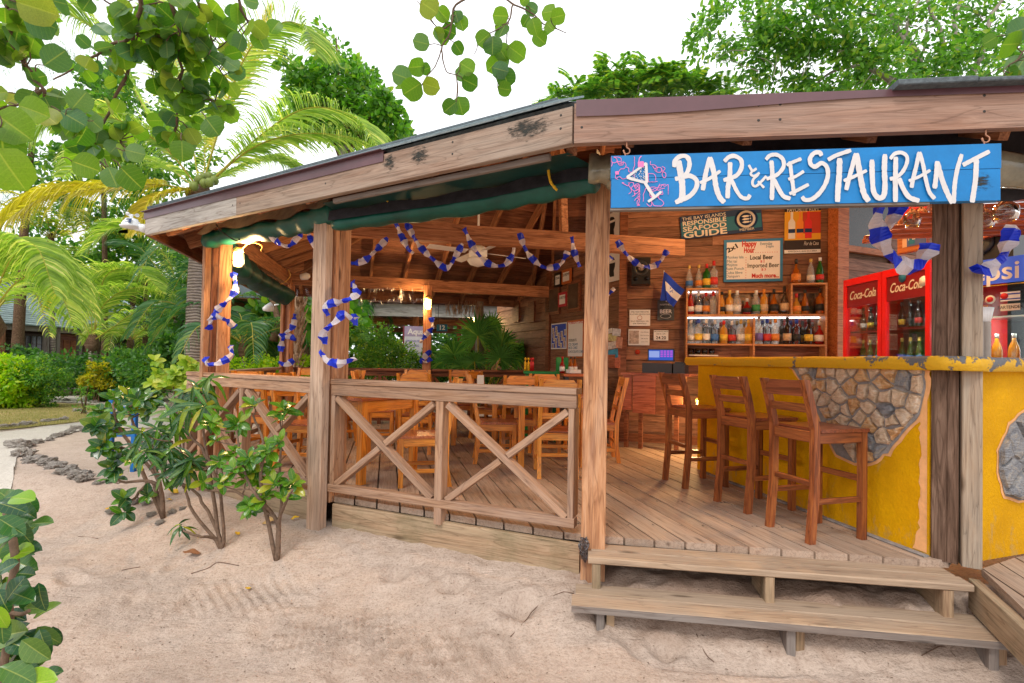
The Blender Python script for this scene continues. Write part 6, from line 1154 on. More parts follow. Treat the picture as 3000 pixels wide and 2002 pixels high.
# ================================================================ GARLANDS
GB = plain('garland_blue', (.015, .045, .62), .45, .4, 0, .15, 30, .1); GW = plain('garland_white', (.70, .64, .66), .5, .3, 0, .08, 30, .1)
for m_ in (GB, GW):
    nt_ = m_.node_tree; b_ = nt_.nodes['Principled BSDF']; tr = nt_.nodes.new('ShaderNodeBsdfTranslucent'); tr.inputs[0].default_value = (*(.03, .08, .9), 1) if m_ is GB else (.8, .72, .75, 1); ms = nt_.nodes.new('ShaderNodeMixShader'); ms.inputs[0].default_value = .35; nt_.links.new(b_.outputs[0], ms.inputs[1]); nt_.links.new(tr.outputs[0], ms.inputs[2]); nt_.links.new(ms.outputs[0], nt_.nodes['Material Output'].inputs[0])
gk = 0
def garland(pts, Y, lab, wd=.064, seg=.062, grp='twisted blue and white paper garlands'):
    global gk; gk += 1
    P3_ = [at(p[0], p[1], (p[2] if len(p) > 2 else Y)) for p in pts]; sp0 = spline(P3_, 60); Ls = [0]
    for a, b in zip(sp0[:-1], sp0[1:]): Ls.append(Ls[-1] + (b - a).length)
    T = Ls[-1]; n = max(6, int(T / (seg / 4))); sp = []
    j = 0
    for i in range(n + 1):
        s_ = T * i / n
        while j < 59 and Ls[j + 1] < s_: j += 1
        k = (s_ - Ls[j]) / max(1e-6, Ls[j + 1] - Ls[j]); sp.append(sp0[j].lerp(sp0[j + 1], min(1, k)))
    v, f, mi = [], [], []; ph = gk * 1.7
    for i, p in enumerate(sp):
        t = (sp[min(i + 1, n)] - sp[max(0, i - 1)]).normalized(); a = t.cross(V((0, 1, 0))); a = a.normalized() if a.length > .01 else V((1, 0, 0)); b = t.cross(a); th = ph + i * .22
        w1 = wd / 2 * (1 + .12 * sin(i * 1.3 + gk))
        for k in range(4):
            q = th + k * pi / 2; rr_ = w1 * (1.0 if k % 2 == 0 else .5) * (1 + .15 * mnoise.noise(p * 40 + V((k, 0, 0)))); v.append(p + (a * cos(q) + b * sin(q)) * rr_)
    for i in range(n):
        for k in range(4): f.append((i * 4 + k, i * 4 + (k + 1) % 4, (i + 1) * 4 + (k + 1) % 4, (i + 1) * 4 + k)); mi.append((i // 4) % 2 ^ (1 if k >= 2 else 0) * 0)
    o = obj('paper_garland', mesh('paper_garland', v, f, False, [GB, GW], mi)); return tag(o, lab, 'garland', grp)
L_ = lambda a: a
garland([(786, 670), (808, 705), (842, 722), (868, 700), (882, 678)], 4.55, 'short garland loop left of the middle post near the lamp glow')
garland([(893, 652), (912, 700), (938, 738), (958, 750)], 4.5, 'garland dropping behind the middle post from the left')
garland([(1030, 772), (1065, 765), (1100, 735), (1136, 697)], 4.62, 'garland rising right from the middle post')
garland([(1157, 648), (1176, 690), (1195, 728), (1210, 742)], 4.62, 'short bunched garland end hanging beside the long one')
garland([(1192, 655), (1225, 715), (1275, 765), (1310, 785), (1335, 750), (1355, 715)], 4.66, 'first full garland swag on the tie beam, from the left')
garland([(1360, 670), (1390, 730), (1430, 772), (1475, 778), (1500, 750), (1506, 727)], 4.78, 'second garland swag in front of the ceiling fan')
garland([(1522, 684), (1545, 740), (1590, 782), (1635, 780), (1655, 755), (1663, 737)], 4.9, 'third garland swag left of the wide post')
garland([(1675, 695), (1683, 740), (1698, 782)], 4.95, 'garland vanishing behind the wide post')
garland([(1808, 706), (1835, 745), (1880, 780), (1925, 775), (1955, 735)], 5.1, 'garland swag at the beam end over the speaker')
garland([(1768, 790), (1780, 765), (1790, 752)], 5.2, 'small garland tip right of the wide post'); garland([(1765, 885), (1785, 862), (1800, 845)], 6.9, 'small garland end lower on the side wall')
garland([(2578, 590), (2572, 650), (2590, 720), (2640, 775), (2690, 780), (2718, 740), (2725, 715)], 2.84, 'large garland loop hanging under the sign before the cola cooler', .10, .075)
garland([(2640, 592), (2618, 640), (2600, 668)], 2.86, 'short garland piece crossing the large loop under the sign', .09, .075)
garland([(2855, 785), (2885, 795), (2930, 765), (2955, 715), (2965, 662)], 2.85, 'garland loop right of the old post before the pepsi cooler', .085, .07)
gp = 'garlands wound round the posts'
garland([(1033, 830, 4.12), (1046, 858, 4.0), (1020, 878, 3.95), (975, 888, 3.95), (950, 898, 3.98), (962, 925, 4.0)], 0, 'top garland winding on the middle post', .068, .062, gp)
garland([(1040, 925, 4.12), (1040, 945, 4.0), (1010, 920, 3.95), (985, 940, 3.95), (948, 975, 3.95), (950, 1005, 4.0)], 0, 'middle garland winding on the middle post', .068, .062, gp)
garland([(938, 1032, 3.98), (960, 1055, 3.93), (985, 1065, 3.93), (1010, 1062, 3.93), (1037, 1052, 4.02)], 0, 'low garland winding on the middle post', .068, .062, gp)
garland([(684, 800, 5.1), (691, 845, 5.0), (668, 880, 4.95), (640, 905, 4.95), (612, 940, 4.95)], 0, 'top garland winding on the left corner post', .068, .062, gp)
garland([(610, 965, 5.0), (625, 928, 4.95), (655, 935, 4.95), (688, 958, 5.05)], 0, 'middle garland winding on the left corner post', .068, .062, gp)
garland([(602, 1050, 5.0), (612, 1068, 4.93), (650, 1060, 4.93), (678, 1040, 5.0), (676, 1015, 5.1)], 0, 'low garland winding on the left corner post', .068, .062, gp)
garland([(864, 920, 8.1), (858, 955, 8.1), (838, 975, 8.1), (820, 988, 8.1)], 0, 'top garland winding on the twin back post', .10, .085, gp)
garland([(822, 1030, 8.1), (828, 995, 8.1), (845, 985, 8.1), (866, 995, 8.1)], 0, 'middle garland winding on the twin back post', .10, .085, gp); garland([(818, 1062, 8.1), (840, 1068, 8.1), (860, 1055, 8.15)], 0, 'low garland winding on the twin back post', .10, .085, gp)
garland([(1264, 930, 8.6), (1266, 960, 8.6), (1245, 985, 8.6), (1231, 1005, 8.6)], 0, 'top garland winding on the back lamp post', .10, .085, gp); garland([(1232, 1065, 8.6), (1245, 1045, 8.6), (1262, 1028, 8.6)], 0, 'upper loop of the low garland on the back lamp post', .10, .085, gp); garland([(1262, 1050, 8.6), (1248, 1062, 8.58), (1232, 1055, 8.6)], 0, 'lower loop of the low garland on the back lamp post', .10, .085, gp)
# ================================================================ FOLIAGE TOOLS
def rotv(n):  # random unit vectors
    a = rng.normal(size=(n, 3)); return a / np.linalg.norm(a, axis=1, keepdims=True)
def norm(a): return a / np.maximum(1e-6, np.linalg.norm(a, axis=1, keepdims=True))
T_OV = (np.array([(0, 0, 0), (.30, .45, .03), (.30, -.45, .03), (.32, 0, -.05), (.68, .40, .02), (.68, -.40, .02), (.7, 0, -.06), (1, 0, -.02)]), [(0, 3, 1), (0, 2, 3), (1, 3, 6), (1, 6, 4), (2, 6, 3), (2, 5, 6), (4, 6, 7), (5, 7, 6)])
T_DI = (np.array([(0, 0, 0), (.5, .5, .04), (.5, -.5, .04), (1, 0, -.06)]), [(0, 2, 1), (1, 2, 3)])
T_RD = (np.array([(0, 0, 0), (.14, .36, .02), (.14, -.36, .02), (.5, .54, .05), (.5, -.54, .05), (.5, 0, -.03), (.86, .36, .02), (.86, -.36, .02), (1, 0, -.03)]), [(0, 5, 1), (0, 2, 5), (1, 5, 3), (2, 4, 5), (3, 5, 6), (4, 7, 5), (6, 5, 8), (5, 7, 8)])
def cards(pos, d, nrm, L, Wd, T, curl=0.0):
    tv, tf = T; n = len(pos); d = norm(d); s = norm(np.cross(nrm, d)); nn = np.cross(d, s); L = np.broadcast_to(L, n)[:, None, None]; Wd = np.broadcast_to(Wd, n)[:, None, None]
    u, v, h = tv[:, 0][None, :, None], tv[:, 1][None, :, None], tv[:, 2][None, :, None]
    P = pos[:, None, :] + d[:, None, :] * (u * L) + s[:, None, :] * (v * Wd) + nn[:, None, :] * ((h - curl * u * u) * L)
    k = len(tv); F = (np.array(tf)[None] + (np.arange(n) * k)[:, None, None]).reshape(-1, 3); return P.reshape(-1, 3), F
def merge(parts):
    vs, fs, o = [], [], 0
    for v, f in parts: vs.append(v); fs.append(f + o); o += len(v)
    return np.concatenate(vs), np.concatenate(fs)
def blob(c, r, n, L, wr, T, shell=.55, clumps=0, cr=.3, up=.35, drop=.2):
    c = np.array(c, float); r = np.array(r, float)
    if clumps:
        cc = rotv(clumps) * (rng.uniform(.35, 1, clumps) ** .5)[:, None]; cc = cc * r; idx = rng.integers(0, clumps, n); off = rotv(n) * (rng.uniform(.2, 1, n) ** .5)[:, None] * (cr * r.mean()); p = cc[idx] + off * np.array([1, 1, .75]); outd = norm(off + .5 * cc[idx])
    else:
        outd = rotv(n); p = outd * (rng.uniform(shell, 1, n) ** .6)[:, None] * r * (1 + .22 * np.sin(outd[:, :1] * 7 + outd[:, 2:] * 5))
    d = norm(outd * .7 + rotv(n) * .8 + np.array([0, 0, -drop])); nr = norm(rotv(n) * .7 + np.array([0, 0, up]) + outd * .5); l = L * rng.uniform(.6, 1.25, n); return cards(c + p, d, nr, l, l * wr, T)
LM_SG = leafmat('sea_grape_leaf', (.045, .13, .012), (.17, .29, .025), (.24, .27, .04), .42, .60, (.13, .09, .02), .35)
LM_SGB = leafmat('blue_green_leaf', (.04, .13, .05), (.12, .22, .08), None, .35, .40, None, .3)
LM_CR = leafmat('croton_leaf', (.03, .13, .015), (.11, .27, .015), (.36, .36, .03), .22, .28, None, .55)
LM_DK = leafmat('dark_croton_leaf', (.012, .055, .025), (.04, .13, .03), (.12, .20, .03), .22, .2, None, .4)
LM_BR = leafmat('bright_leaf', (.22, .42, .01), (.42, .58, .02), (.60, .55, .03), .45, .5)
LM_MD = leafmat('mid_green_leaf', (.04, .14, .015), (.15, .35, .04), (.32, .42, .05), .4, .48)
LM_DG = leafmat('deep_green_leaf', (.028, .10, .025), (.09, .23, .045), (.16, .28, .04), .4, .42)
LM_BT = leafmat('back_tree_leaf', (.05, .16, .03), (.17, .34, .05), (.38, .44, .05), .4, .5)
LM_YL = leafmat('yellow_leaf', (.40, .34, .01), (.60, .50, .02), (.20, .28, .02), .45, .4)
LM_PALM = leafmat('palm_leaflet', (.16, .28, .05), (.44, .54, .14), (.80, .72, .34), .3, .6)
LM_PALY = leafmat('yellow_palm_leaflet', (.36, .30, .02), (.64, .52, .05), (.80, .66, .36), .35, .6)
LM_PALD = leafmat('dark_palm_leaflet', (.035, .12, .05), (.09, .22, .08), (.22, .3, .07), .3, .38)
LM_FAN = leafmat('fan_palm_leaflet', (.06, .20, .05), (.14, .34, .09), (.25, .42, .10), .28, .35)
BARK = wood('grey_bark', (.16, .13, .11), (.32, .28, .23), (.46, .42, .36), .9, .1, (.32, .30, .26), .4, False, .2, .8)
BARKB = wood('brown_bark', (.07, .04, .025), (.15, .09, .055), (.24, .16, .10), .9, .1, None, 0, False, .2, .8)
RACH = plain('palm_rachis', (.42, .36, .05), .5, .3, 0, .25)
PBARK, nt_, b_ = nmat('palm_bark'); v_ = mapped(nt_, (1, 1, 1), False); wv = nd(nt_, 'ShaderNodeTexWave', Scale=5.5, Distortion=3.5, Detail=3.0); wv.bands_direction = 'Z'; nt_.links.new(v_, wv.inputs['Vector']); n_ = noise(nt_, v_, 18, 5, .7)
nt_.links.new(mixc(nt_, .6, ramp(nt_, wv.outputs['Fac'], [(.1, (.13, .10, .085)), (.5, (.34, .28, .24))]), ramp(nt_, n_, [(.3, (.5, .48, .45)), (.7, (1.2, 1.15, 1.1))]), 'MULTIPLY'), b_.inputs['Base Color']); b_.inputs['Roughness'].default_value = .9; bump(nt_, b_, mth(nt_, 'ADD', wv.outputs['Fac'], n_), .8, .02)
def limb(name, pts, r0, r1, mat, parent, n=14, seg=7, jit=0.0):
    sp = spline(pts, n); sp = [p + V((mnoise.noise(p * 3) * jit, mnoise.noise(p * 3 + V((5, 0, 0))) * jit, 0)) for p in sp] if jit else sp
    return tube(name, sp, [r0 + (r1 - r0) * (i / n) ** .8 for i in range(n + 1)], mat, parent, seg, fn=lambda i, q: 1 + .1 * sin(3 * q + i))
def crown(name, blobs, mat, parent, kind=None):
    v, f = merge([blob(*b[:5], **b[5]) if len(b) > 5 else blob(*b) for b in blobs]); o = obj(name, npmesh(name, v, f, False, [mat]), None, parent)
    if kind: o['kind'] = kind
    return o
# ================================================================ PALMS
def frond(name, pts, parent, ll=.55, n=70, mat=LM_PALM, droop=.5, lw=.030, r=.018, vshape=.5, start=.16, twist=0):
    sp = spline(pts, n); N = len(sp); up0 = V((0, 0, 1)); P, D, S, LN = [], [], [], []
    for i in range(int(N * start), N):
        p = sp[i]; t = (sp[min(i + 1, N - 1)] - sp[i - 1]).normalized(); side = t.cross(up0)
        if side.length < .15: side = V((1, 0, 0))
        side.normalize(); u = i / (N - 1); k = sin(pi * min(1, (u - start * .6) / (1 - start * .6) * .88 + .1)) ** .6
        for s in (-1, 1):
            d = side * s + t * (.45 + .5 * u) + side.cross(t) * vshape * .4 + V((random.uniform(-.1, .1), random.uniform(-.1, .1), random.uniform(-.1, .1)))
            P.append(p); D.append(d.normalized()); LN.append(ll * k * random.uniform(.85, 1.1))
    P = np.array([tuple(p) for p in P]); D = np.array([tuple(p) for p in D]); LN = np.array(LN)[:, None]; g = np.array([0, 0, -1.0]); n_ = len(P)
    pts_ = []; q = P.copy(); cur = D.copy(); K = 4; dr = droop * rng.uniform(.6, 1.3, n_)[:, None]
    rows_ = [(q.copy(), cur.copy())]
    for k in range(K): q = q + cur * LN / K; cur = norm(cur + g * dr * (.35 + .5 * k)); rows_.append((q.copy(), cur.copy()))
    sd = norm(np.cross(D, np.cross(D, g) + 1e-3 + .4 * rotv(n_))); wprof = [.5, 1, .9, .6, .06]; vs = []
    for (q, c), wv_ in zip(rows_, wprof): vs.append(q + sd * lw * .5 * wv_); vs.append(q - sd * lw * .5 * wv_)
    Vv = np.stack(vs, axis=1).reshape(-1, 3); base = (np.arange(n_) * 10)[:, None]; F = []
    for k in range(K): F.append(base + np.array([2 * k, 2 * k + 1, 2 * k + 3])); F.append(base + np.array([2 * k, 2 * k + 3, 2 * k + 2]))
    F = np.concatenate(F); o = obj(name, npmesh(name, Vv, F, False, [mat]), None, parent); rs = [r * (1 - .85 * i / n) for i in range(N)]
    rc = tube('rachis', sp, rs, RACH, o, 5) if parent is not None and False else None
    W[o] = W.get(o, I4); tube('rachis', sp, rs, RACH, o, 5); return o
def px3(l, Y): return [at(p[0], p[1], p[2] if len(p) > 2 else Y) for p in l]
def palm(lab, base, crownp, tr, fronds, grp=None, mat=LM_PALM, lean=0, ll=.55, n=70, heart=True, seg=10, name='coconut_palm'):
    t = empty(name, tuple(base), 0, lab, 'palm tree', grp); c = V(crownp); b = V(base); mid = b.lerp(c, .5) + V((lean, 0, 0))
    sp = spline([b - V((0, 0, .1)), mid, c], 26); tube('trunk', sp, [tr * (1.25 - .45 * i / 26 + (.35 if i < 2 else 0) + .03 * (i % 2)) for i in range(27)], PBARK, t, seg)
    if heart: tube('crown_base', [c - V((0, 0, .35)), c - V((0, 0, .1)), c + V((0, 0, .2))], [tr * .9, tr * 1.5, tr * .7], BARKB, t, 9, fn=lambda i, q: 1 + .2 * sin(5 * q + i))
    for fr in fronds:
        kw = dict(ll=ll, n=n, mat=mat); kw.update(fr[1] if isinstance(fr[-1], dict) else {}); frond('frond', [c] + fr[0], t, **kw)
    return t
Y0 = 10.0; cA = at(588, 560, Y0)
FA = [([at(760, 400, 9.6), at(900, 318, 9.2), at(1040, 345, 8.8), at(1120, 450, 8.5)], dict(ll=.95, droop=.45)), ([at(730, 440, 9.7), at(860, 395, 9.4), at(1000, 398, 9.1), at(1110, 440, 8.8)], dict(ll=.95, droop=.75)),
 ([at(665, 300, 9.8), at(735, 140, 9.5), at(830, 66, 9.3), at(900, 90, 9.2), at(930, 160, 9)], dict(ll=1.0, droop=.35)), ([at(660, 330, 10.3), at(740, 150, 10.8), at(800, 30, 11)], dict(ll=.8, droop=.2, mat=LM_PALY)),
 ([at(470, 400, 9.6), at(330, 150, 9.3), at(230, 55, 9.1), at(130, 45, 9), at(40, 120, 8.8)], dict(ll=1.0, droop=.6)), ([at(480, 430, 9.5), at(330, 345, 9.0), at(180, 330, 8.6), at(60, 400, 8.4)], dict(ll=1.0, droop=.7)),
 ([at(440, 540, 9.4), at(270, 555, 8.9), at(120, 580, 8.5), at(-40, 690, 8.2)], dict(ll=1.05, droop=1.0, mat=LM_PALY)), ([at(520, 560, 9.6), at(440, 590, 9.2), at(400, 680, 9.0)], dict(ll=.7, droop=.6, mat=LM_PALY)),
 ([at(600, 480, 10), at(598, 400, 10)], dict(ll=.25, n=20)), ([at(540, 300, 10.5), at(500, 120, 11), at(450, -40, 11.4)], dict(ll=.9, droop=.3)), ([at(680, 500, 10.6), at(800, 470, 11.3), at(900, 520, 12)], dict(ll=.8, droop=.6)),
 ([at(450, 470, 10.6), at(300, 440, 11.2), at(180, 520, 12)], dict(ll=.9, droop=.6))]
bA = gz(578, 1215, .1); pA = palm('tall coconut palm with ringed trunk rising behind the left roof corner', (at(572, 1100, Y0).x, Y0, .1), cA, .165, FA, 'coconut palms in the garden', n=185, lean=-.02)
COC = plain('coconut_husk', (.16, .20, .04), .5, .3, 0, .3)
for k in range(7):
    p = cA + V((.18 + .13 * (k % 3), -.2 - .05 * k, -.05 - .09 * (k // 2) + .25)); lathe('coconut', [(.001, -.10), (.06, -.07), (.085, 0), (.055, .07), (.001, .09)], COC, pA, M.Translation(p), 8)
FB_ = lambda c, Y, sc=1.0, up=.55, n=9, seed=1, L=2.4: None
def ringfronds(c, n, L, seed, dz=.35, drop=.5, ll=.5, mat=None, droopv=.6, nn=46):
    R = random.Random(seed); o = []
    for k in range(n):
        a = 2 * pi * k / n + R.uniform(-.25, .25); e = R.uniform(.1, 1.0); l = L * R.uniform(.85, 1.1); h = V((cos(a), sin(a), 0)); pk = l * (.12 + .45 * e)
        o.append(([c + h * l * .35 * (1.1 - .4 * e) + V((0, 0, pk * .8)), c + h * l * .68 + V((0, 0, pk * .85)), c + h * l * .93 + V((0, 0, pk * .3 - drop * l * (1.15 - e) * .6))], dict(ll=ll, droop=droopv, n=nn, **({'mat': mat} if mat else {}))))
    return o
# left edge palm
c = at(-40, 940, 8.5); palm('coconut palm cut by the left edge with drooping fronds', (c.x - .1, 8.5, .1), c, .16, [([at(20, 780, 8.3), at(70, 735, 8.1), at(150, 800, 7.9), at(215, 950, 7.8)], dict(ll=.9, droop=.6, n=150)), ([at(-30, 760, 8.2), at(30, 700, 8.0), at(110, 730, 7.8), at(160, 860, 7.6)], dict(ll=.8, droop=.7, n=150))] + ringfronds(c, 6, 1.8, 5), 'coconut palms in the garden')
# small palm C
c = at(272, 1000, 15.01); palm('small coconut palm with arching fronds in front of the brown hut', (at(275, 1085, 15.01).x, 15.01, .2), c, .12, [([at(300, 900, 14.85), at(370, 850, 14.69), at(450, 850, 14.54), at(505, 905, 14.38)], dict(ll=1.19, droop=.55, n=130)), ([at(290, 870, 14.85), at(320, 800, 14.69), at(400, 790, 14.54), at(480, 860, 14.22)], dict(ll=1.19, droop=.55, n=130)), ([at(220, 900, 14.85), at(180, 860, 14.69), at(140, 900, 14.54)], dict(ll=0.95, droop=.5, mat=LM_PALY)),
  ([at(330, 960, 14.69), at(400, 915, 14.38), at(490, 910, 14.06)], dict(ll=0.79, droop=.7)), ([at(235, 980, 14.85), at(200, 940, 14.69), at(160, 905, 14.54)], dict(ll=0.63, droop=.5)), ([at(262, 880, 15.33), at(240, 800, 15.64), at(190, 800, 15.80)], dict(ll=0.95, droop=.5))], 'coconut palms in the garden', seg=8)
c = at(528, 905, 15.96); palm('mid height coconut palm with a leaning trunk left of the big trunk', (at(560, 1100, 15.96).x, 15.96, .2), c, .16, [([at(500, 780, 15.69), at(430, 690, 15.30), at(330, 670, 14.90), at(240, 740, 14.63)], dict(ll=1.20, droop=.5, n=130)), ([at(450, 830, 15.43), at(370, 790, 15.03), at(250, 840, 14.63)], dict(ll=1.06, droop=.5, n=130)), ([at(540, 780, 15.96), at(520, 690, 15.96), at(440, 660, 15.96)], dict(ll=1.06, droop=.6, mat=LM_PALD)), ([at(580, 800, 15.96), at(620, 730, 15.96), at(680, 740, 15.96)], dict(ll=1.06, droop=.6, mat=LM_PALD)), ([at(560, 770, 15.30), at(590, 700, 14.63), at(560, 640, 14.63)], dict(ll=1.06, mat=LM_PALD)), ([at(470, 800, 16.36), at(400, 720, 16.76), at(330, 720, 17.29)], dict(ll=0.93, mat=LM_PALD))], 'coconut palms in the garden', lean=-.25)
for (px, py, Y, bp, L, n, mt, lab, sd) in ((390, 870, 19, 385, 3.4, 10, LM_PALM, 'yellowish palm far behind the small palm', 3), (150, 700, 18, 160, 3.4, 11, LM_PALY, 'yellow palm crown behind the overhanging fronds', 4), (610, 960, 11.5, 612, 1.7, 9, LM_PALD, 'dark green palm just behind the corner post', 6), (715, 1010, 10.5, 716, 1.7, 11, LM_PALD, 'low dark palm between the corner post and the twin post', 7), (700, 830, 14, 705, 2.6, 10, LM_PALD, 'tall dark palm behind the left side of the pavilion', 8), (1010, 900, 13, 1012, 1.6, 9, LM_PALD, 'small palm behind the middle post', 9), (382, 1000, 18, 388, 1.6, 9, LM_PALM, 'slender little palm beside the hedge before the hut', 10)):
    c = at(px, py, Y); palm(lab, (at(bp, 1090, Y).x, Y, .2), c, .07, ringfronds(c, n, L, sd, mat=mt), 'coconut palms in the garden', mat=mt, seg=7)
# ================================================================ TREES
def tree(lab, trunk, branches, crowns, mat, bark=BARK, name='tree', cat='tree', grp=None, r=.18):
    t = empty(name, tuple(trunk[0]), 0, lab, cat, grp); limb('trunk', trunk, r, r * .55, bark, t, jit=.06)
    for b in branches: limb('branch', b[0], b[1], b[1] * .3, bark, t, n=10, seg=6, jit=.05)
    crown('crown', crowns, mat, t); return t
OV = dict(clumps=26, cr=.34)
Y = 12.5; Q = lambda x, y, Y_=Y: at(x, y, Y_)
br = []
for (pts, r_) in (([(2700, 330), (2600, 235), (2500, 150), (2420, 0)], .09), ([(2720, 330), (2690, 200), (2620, 60), (2580, -20)], .10), ([(2740, 330), (2700, 180), (2660, 90), (2700, -20)], .07), ([(2760, 330), (2760, 150), (2720, 0)], .09), ([(2750, 330), (2800, 180), (2790, 60), (2830, -30)], .08), ([(2830, 260), (2870, 170), (2900, 60), (2950, -10)], .09), ([(2620, 240), (2540, 195), (2440, 210), (2380, 260)], .06), ([(2500, 160), (2440, 75), (2380, 90)], .05), ([(2560, 200), (2460, 150), (2330, 100), (2180, 60)], .05), ([(2480, 90), (2380, 85), (2290, 160)], .04), ([(2640, 270), (2700, 160), (2720, 60)], .05), ([(2770, 200), (2850, 160), (2890, 130)], .04)):
    br.append(([Q(x, y) for x, y in pts], r_))
cr_ = []
for (x, y, rx, n_) in ((2200, 60, 1.1, 1500), (2330, 130, 1.1, 1500), (2450, 60, 1.2, 1500), (2420, 210, 1.0, 1300), (2600, 120, 1.4, 1500), (2750, 60, 1.4, 1500), (2560, 240, 1.0, 1000), (2700, 210, 1.1, 1200), (2880, 200, 1.1, 1400), (2290, 220, .7, 800), (2950, 80, 1.2, 1400), (2080, 100, .45, 320), (2350, 0, 1.2, 1200)):
    cr_.append((tuple(Q(x, y, Y + random.uniform(-1.2, 1.2))), (rx, 1.2, rx * .75), int(n_ * .85), .16, .5, T_OV) ); 
t = empty('tree', tuple(Q(2740, 700)), 0, 'large multi stemmed grey barked tree spreading over the right roof', 'tree', 'trees behind the buildings'); limb('trunk', [V((Q(2740, 330).x, Y, .2)), Q(2740, 600), Q(2735, 320)], .2, .16, BARK, t)
for p, r_ in br: limb('branch', p, r_, r_ * .4, BARK, t, n=12, seg=6, jit=.08)
for k, c in enumerate(cr_):
    pass
v, f = merge([blob(c[0], c[1], c[2], c[3], c[4], c[5], clumps=15, cr=.38) for c in cr_]); obj('crown', npmesh('crown', v, f, False, [LM_MD]), None, t)
for k in range(60):
    x, y = random.uniform(2150, 2950), random.uniform(20, 260); p = Q(x, y, Y + random.uniform(-1, .5)); a = random.uniform(0, 6.3); limb('twig', [p, p + V((.4 * cos(a), 0, .25 * sin(a))), p + V((.75 * cos(a), .1, .6 * sin(a + .4)))], .014, .004, BARK, t, n=5, seg=4)
# pinnate tree in the middle
def pinnate(cs, mat, parent, nm='crown'):
    parts = []
    for (c, rad, n_, L) in cs:
        for k in range(n_):
            p = np.array(c) + rotv(1)[0] * rad * random.uniform(.2, 1) * np.array([1, .8, .8]); d = norm((rotv(1) * .7 + np.array([[0, 0, .35]])))[0]; m_ = 11; us = np.linspace(.15, 1, m_); pos = p + d * (us * L)[:, None] + np.array([0, 0, -1]) * (us ** 2 * L * .3)[:, None]
            sd = np.cross(d, [0, 0, 1.0]); sd = sd / max(.1, np.linalg.norm(sd)); pos = np.concatenate([pos, pos]); dd = np.concatenate([np.tile(sd + d * .3, (m_, 1)), np.tile(-sd + d * .3, (m_, 1))]) + np.array([0, 0, -.35]); parts.append(cards(pos, dd, np.tile(np.array([.1, .2, 1.0]), (2 * m_, 1)) + rotv(2 * m_) * .2, L * .32, L * .11, T_DI))
    v, f = merge(parts); return obj(nm, npmesh(nm, v, f, False, [mat]), None, parent)
Y = 15
t = empty('tree', tuple(Q(1830, 600, Y)), 0, 'feathery leaved tree showing above the roof between the corner and the large tree', 'tree', 'trees behind the buildings'); limb('trunk', [V((Q(1830, 300, Y).x, Y, .2)), Q(1830, 600, Y), Q(1830, 290, Y)], .16, .06, BARK, t)
for x, y in ((1700, 260), (1790, 215), (1880, 215), (1960, 230), (2060, 250)): limb('branch', [Q(1830, 420, Y), Q((x + 1830) / 2, 320, Y), Q(x, y, Y)], .05, .015, BARK, t, n=6, seg=5)
pinnate([(tuple(Q(x, y, Y + random.uniform(-.6, .6))), r_ * .95, int(n_ * .5), .6) for x, y, r_, n_ in ((1635, 285, .35, 26), (1690, 265, .45, 40), (1745, 275, .5, 50), (1790, 225, .55, 60), (1850, 250, .6, 70), (1880, 215, .5, 50), (1940, 235, .6, 60), (2000, 245, .6, 60), (1970, 280, .7, 70), (1800, 285, .7, 70), (2070, 265, .5, 50), (2120, 270, .5, 45), (1900, 290, .7, 60))], LM_BT, t)
# sea almond behind the left roof
Y = 14
t = empty('tree', tuple(Q(1030, 700, Y)), 0, 'rounded bright green tree behind the left roof slope with one shoot sticking up', 'tree', 'trees behind the buildings'); limb('trunk', [V((Q(1000, 700, Y).x, Y, .2)), Q(1000, 600, Y), Q(1010, 380, Y)], .2, .1, BARK, t)
for x, y in ((900, 280), (985, 110), (1050, 220), (1130, 300), (960, 330), (1100, 380)): limb('branch', [Q(1005, 480, Y), Q((x + 1005) / 2, (y + 430) / 2, Y), Q(x, y, Y)], .07, .015, BARKB, t, n=7, seg=5)
v, f = merge([blob(tuple(Q(x, y, Y + random.uniform(-.8, .8))), (r_, .8, r_ * .7), n_, .19, .6, T_OV, clumps=12, cr=.45) for x, y, r_, n_ in ((885, 240, .6, 500), (930, 290, .8, 800), (1000, 230, .8, 900), (1060, 280, .8, 900), (1110, 340, .7, 800), (1150, 380, .5, 450), (1000, 350, 1.0, 1000), (880, 340, .8, 800), (960, 170, .25, 110), (955, 110, .14, 60), (985, 145, .2, 70), (1180, 400, .3, 140), (1050, 400, .8, 700), (860, 200, .35, 160))]); obj('crown', npmesh('crown', v, f, False, [LM_MD]), None, t)
# casuarina, wispy
Y = 16
t = empty('tree', tuple(Q(60, 800, Y)), 0, 'wispy needle leaved casuarina at the far left against the sky', 'tree', 'trees behind the buildings'); limb('trunk', [V((Q(60, 700, Y).x, Y, .2)), Q(70, 700, Y), Q(110, 250, Y)], .2, .05, BARKB, t)
parts = []
for k in range(260):
    x, y = random.uniform(-80, 330), random.uniform(120, 640); p = np.array(tuple(Q(x, y, Y + random.uniform(-1.5, 1.5)))); n_ = 16; pos = p + rotv(n_) * .28 * np.array([1, 1, .6]); parts.append(cards(pos, rotv(n_) * .5 + np.array([.2, 0, -.8]), rotv(n_), .45, .008, T_DI, .1))
v, f = merge(parts); obj('crown', npmesh('crown', v, f, False, [LM_DG]), None, t)
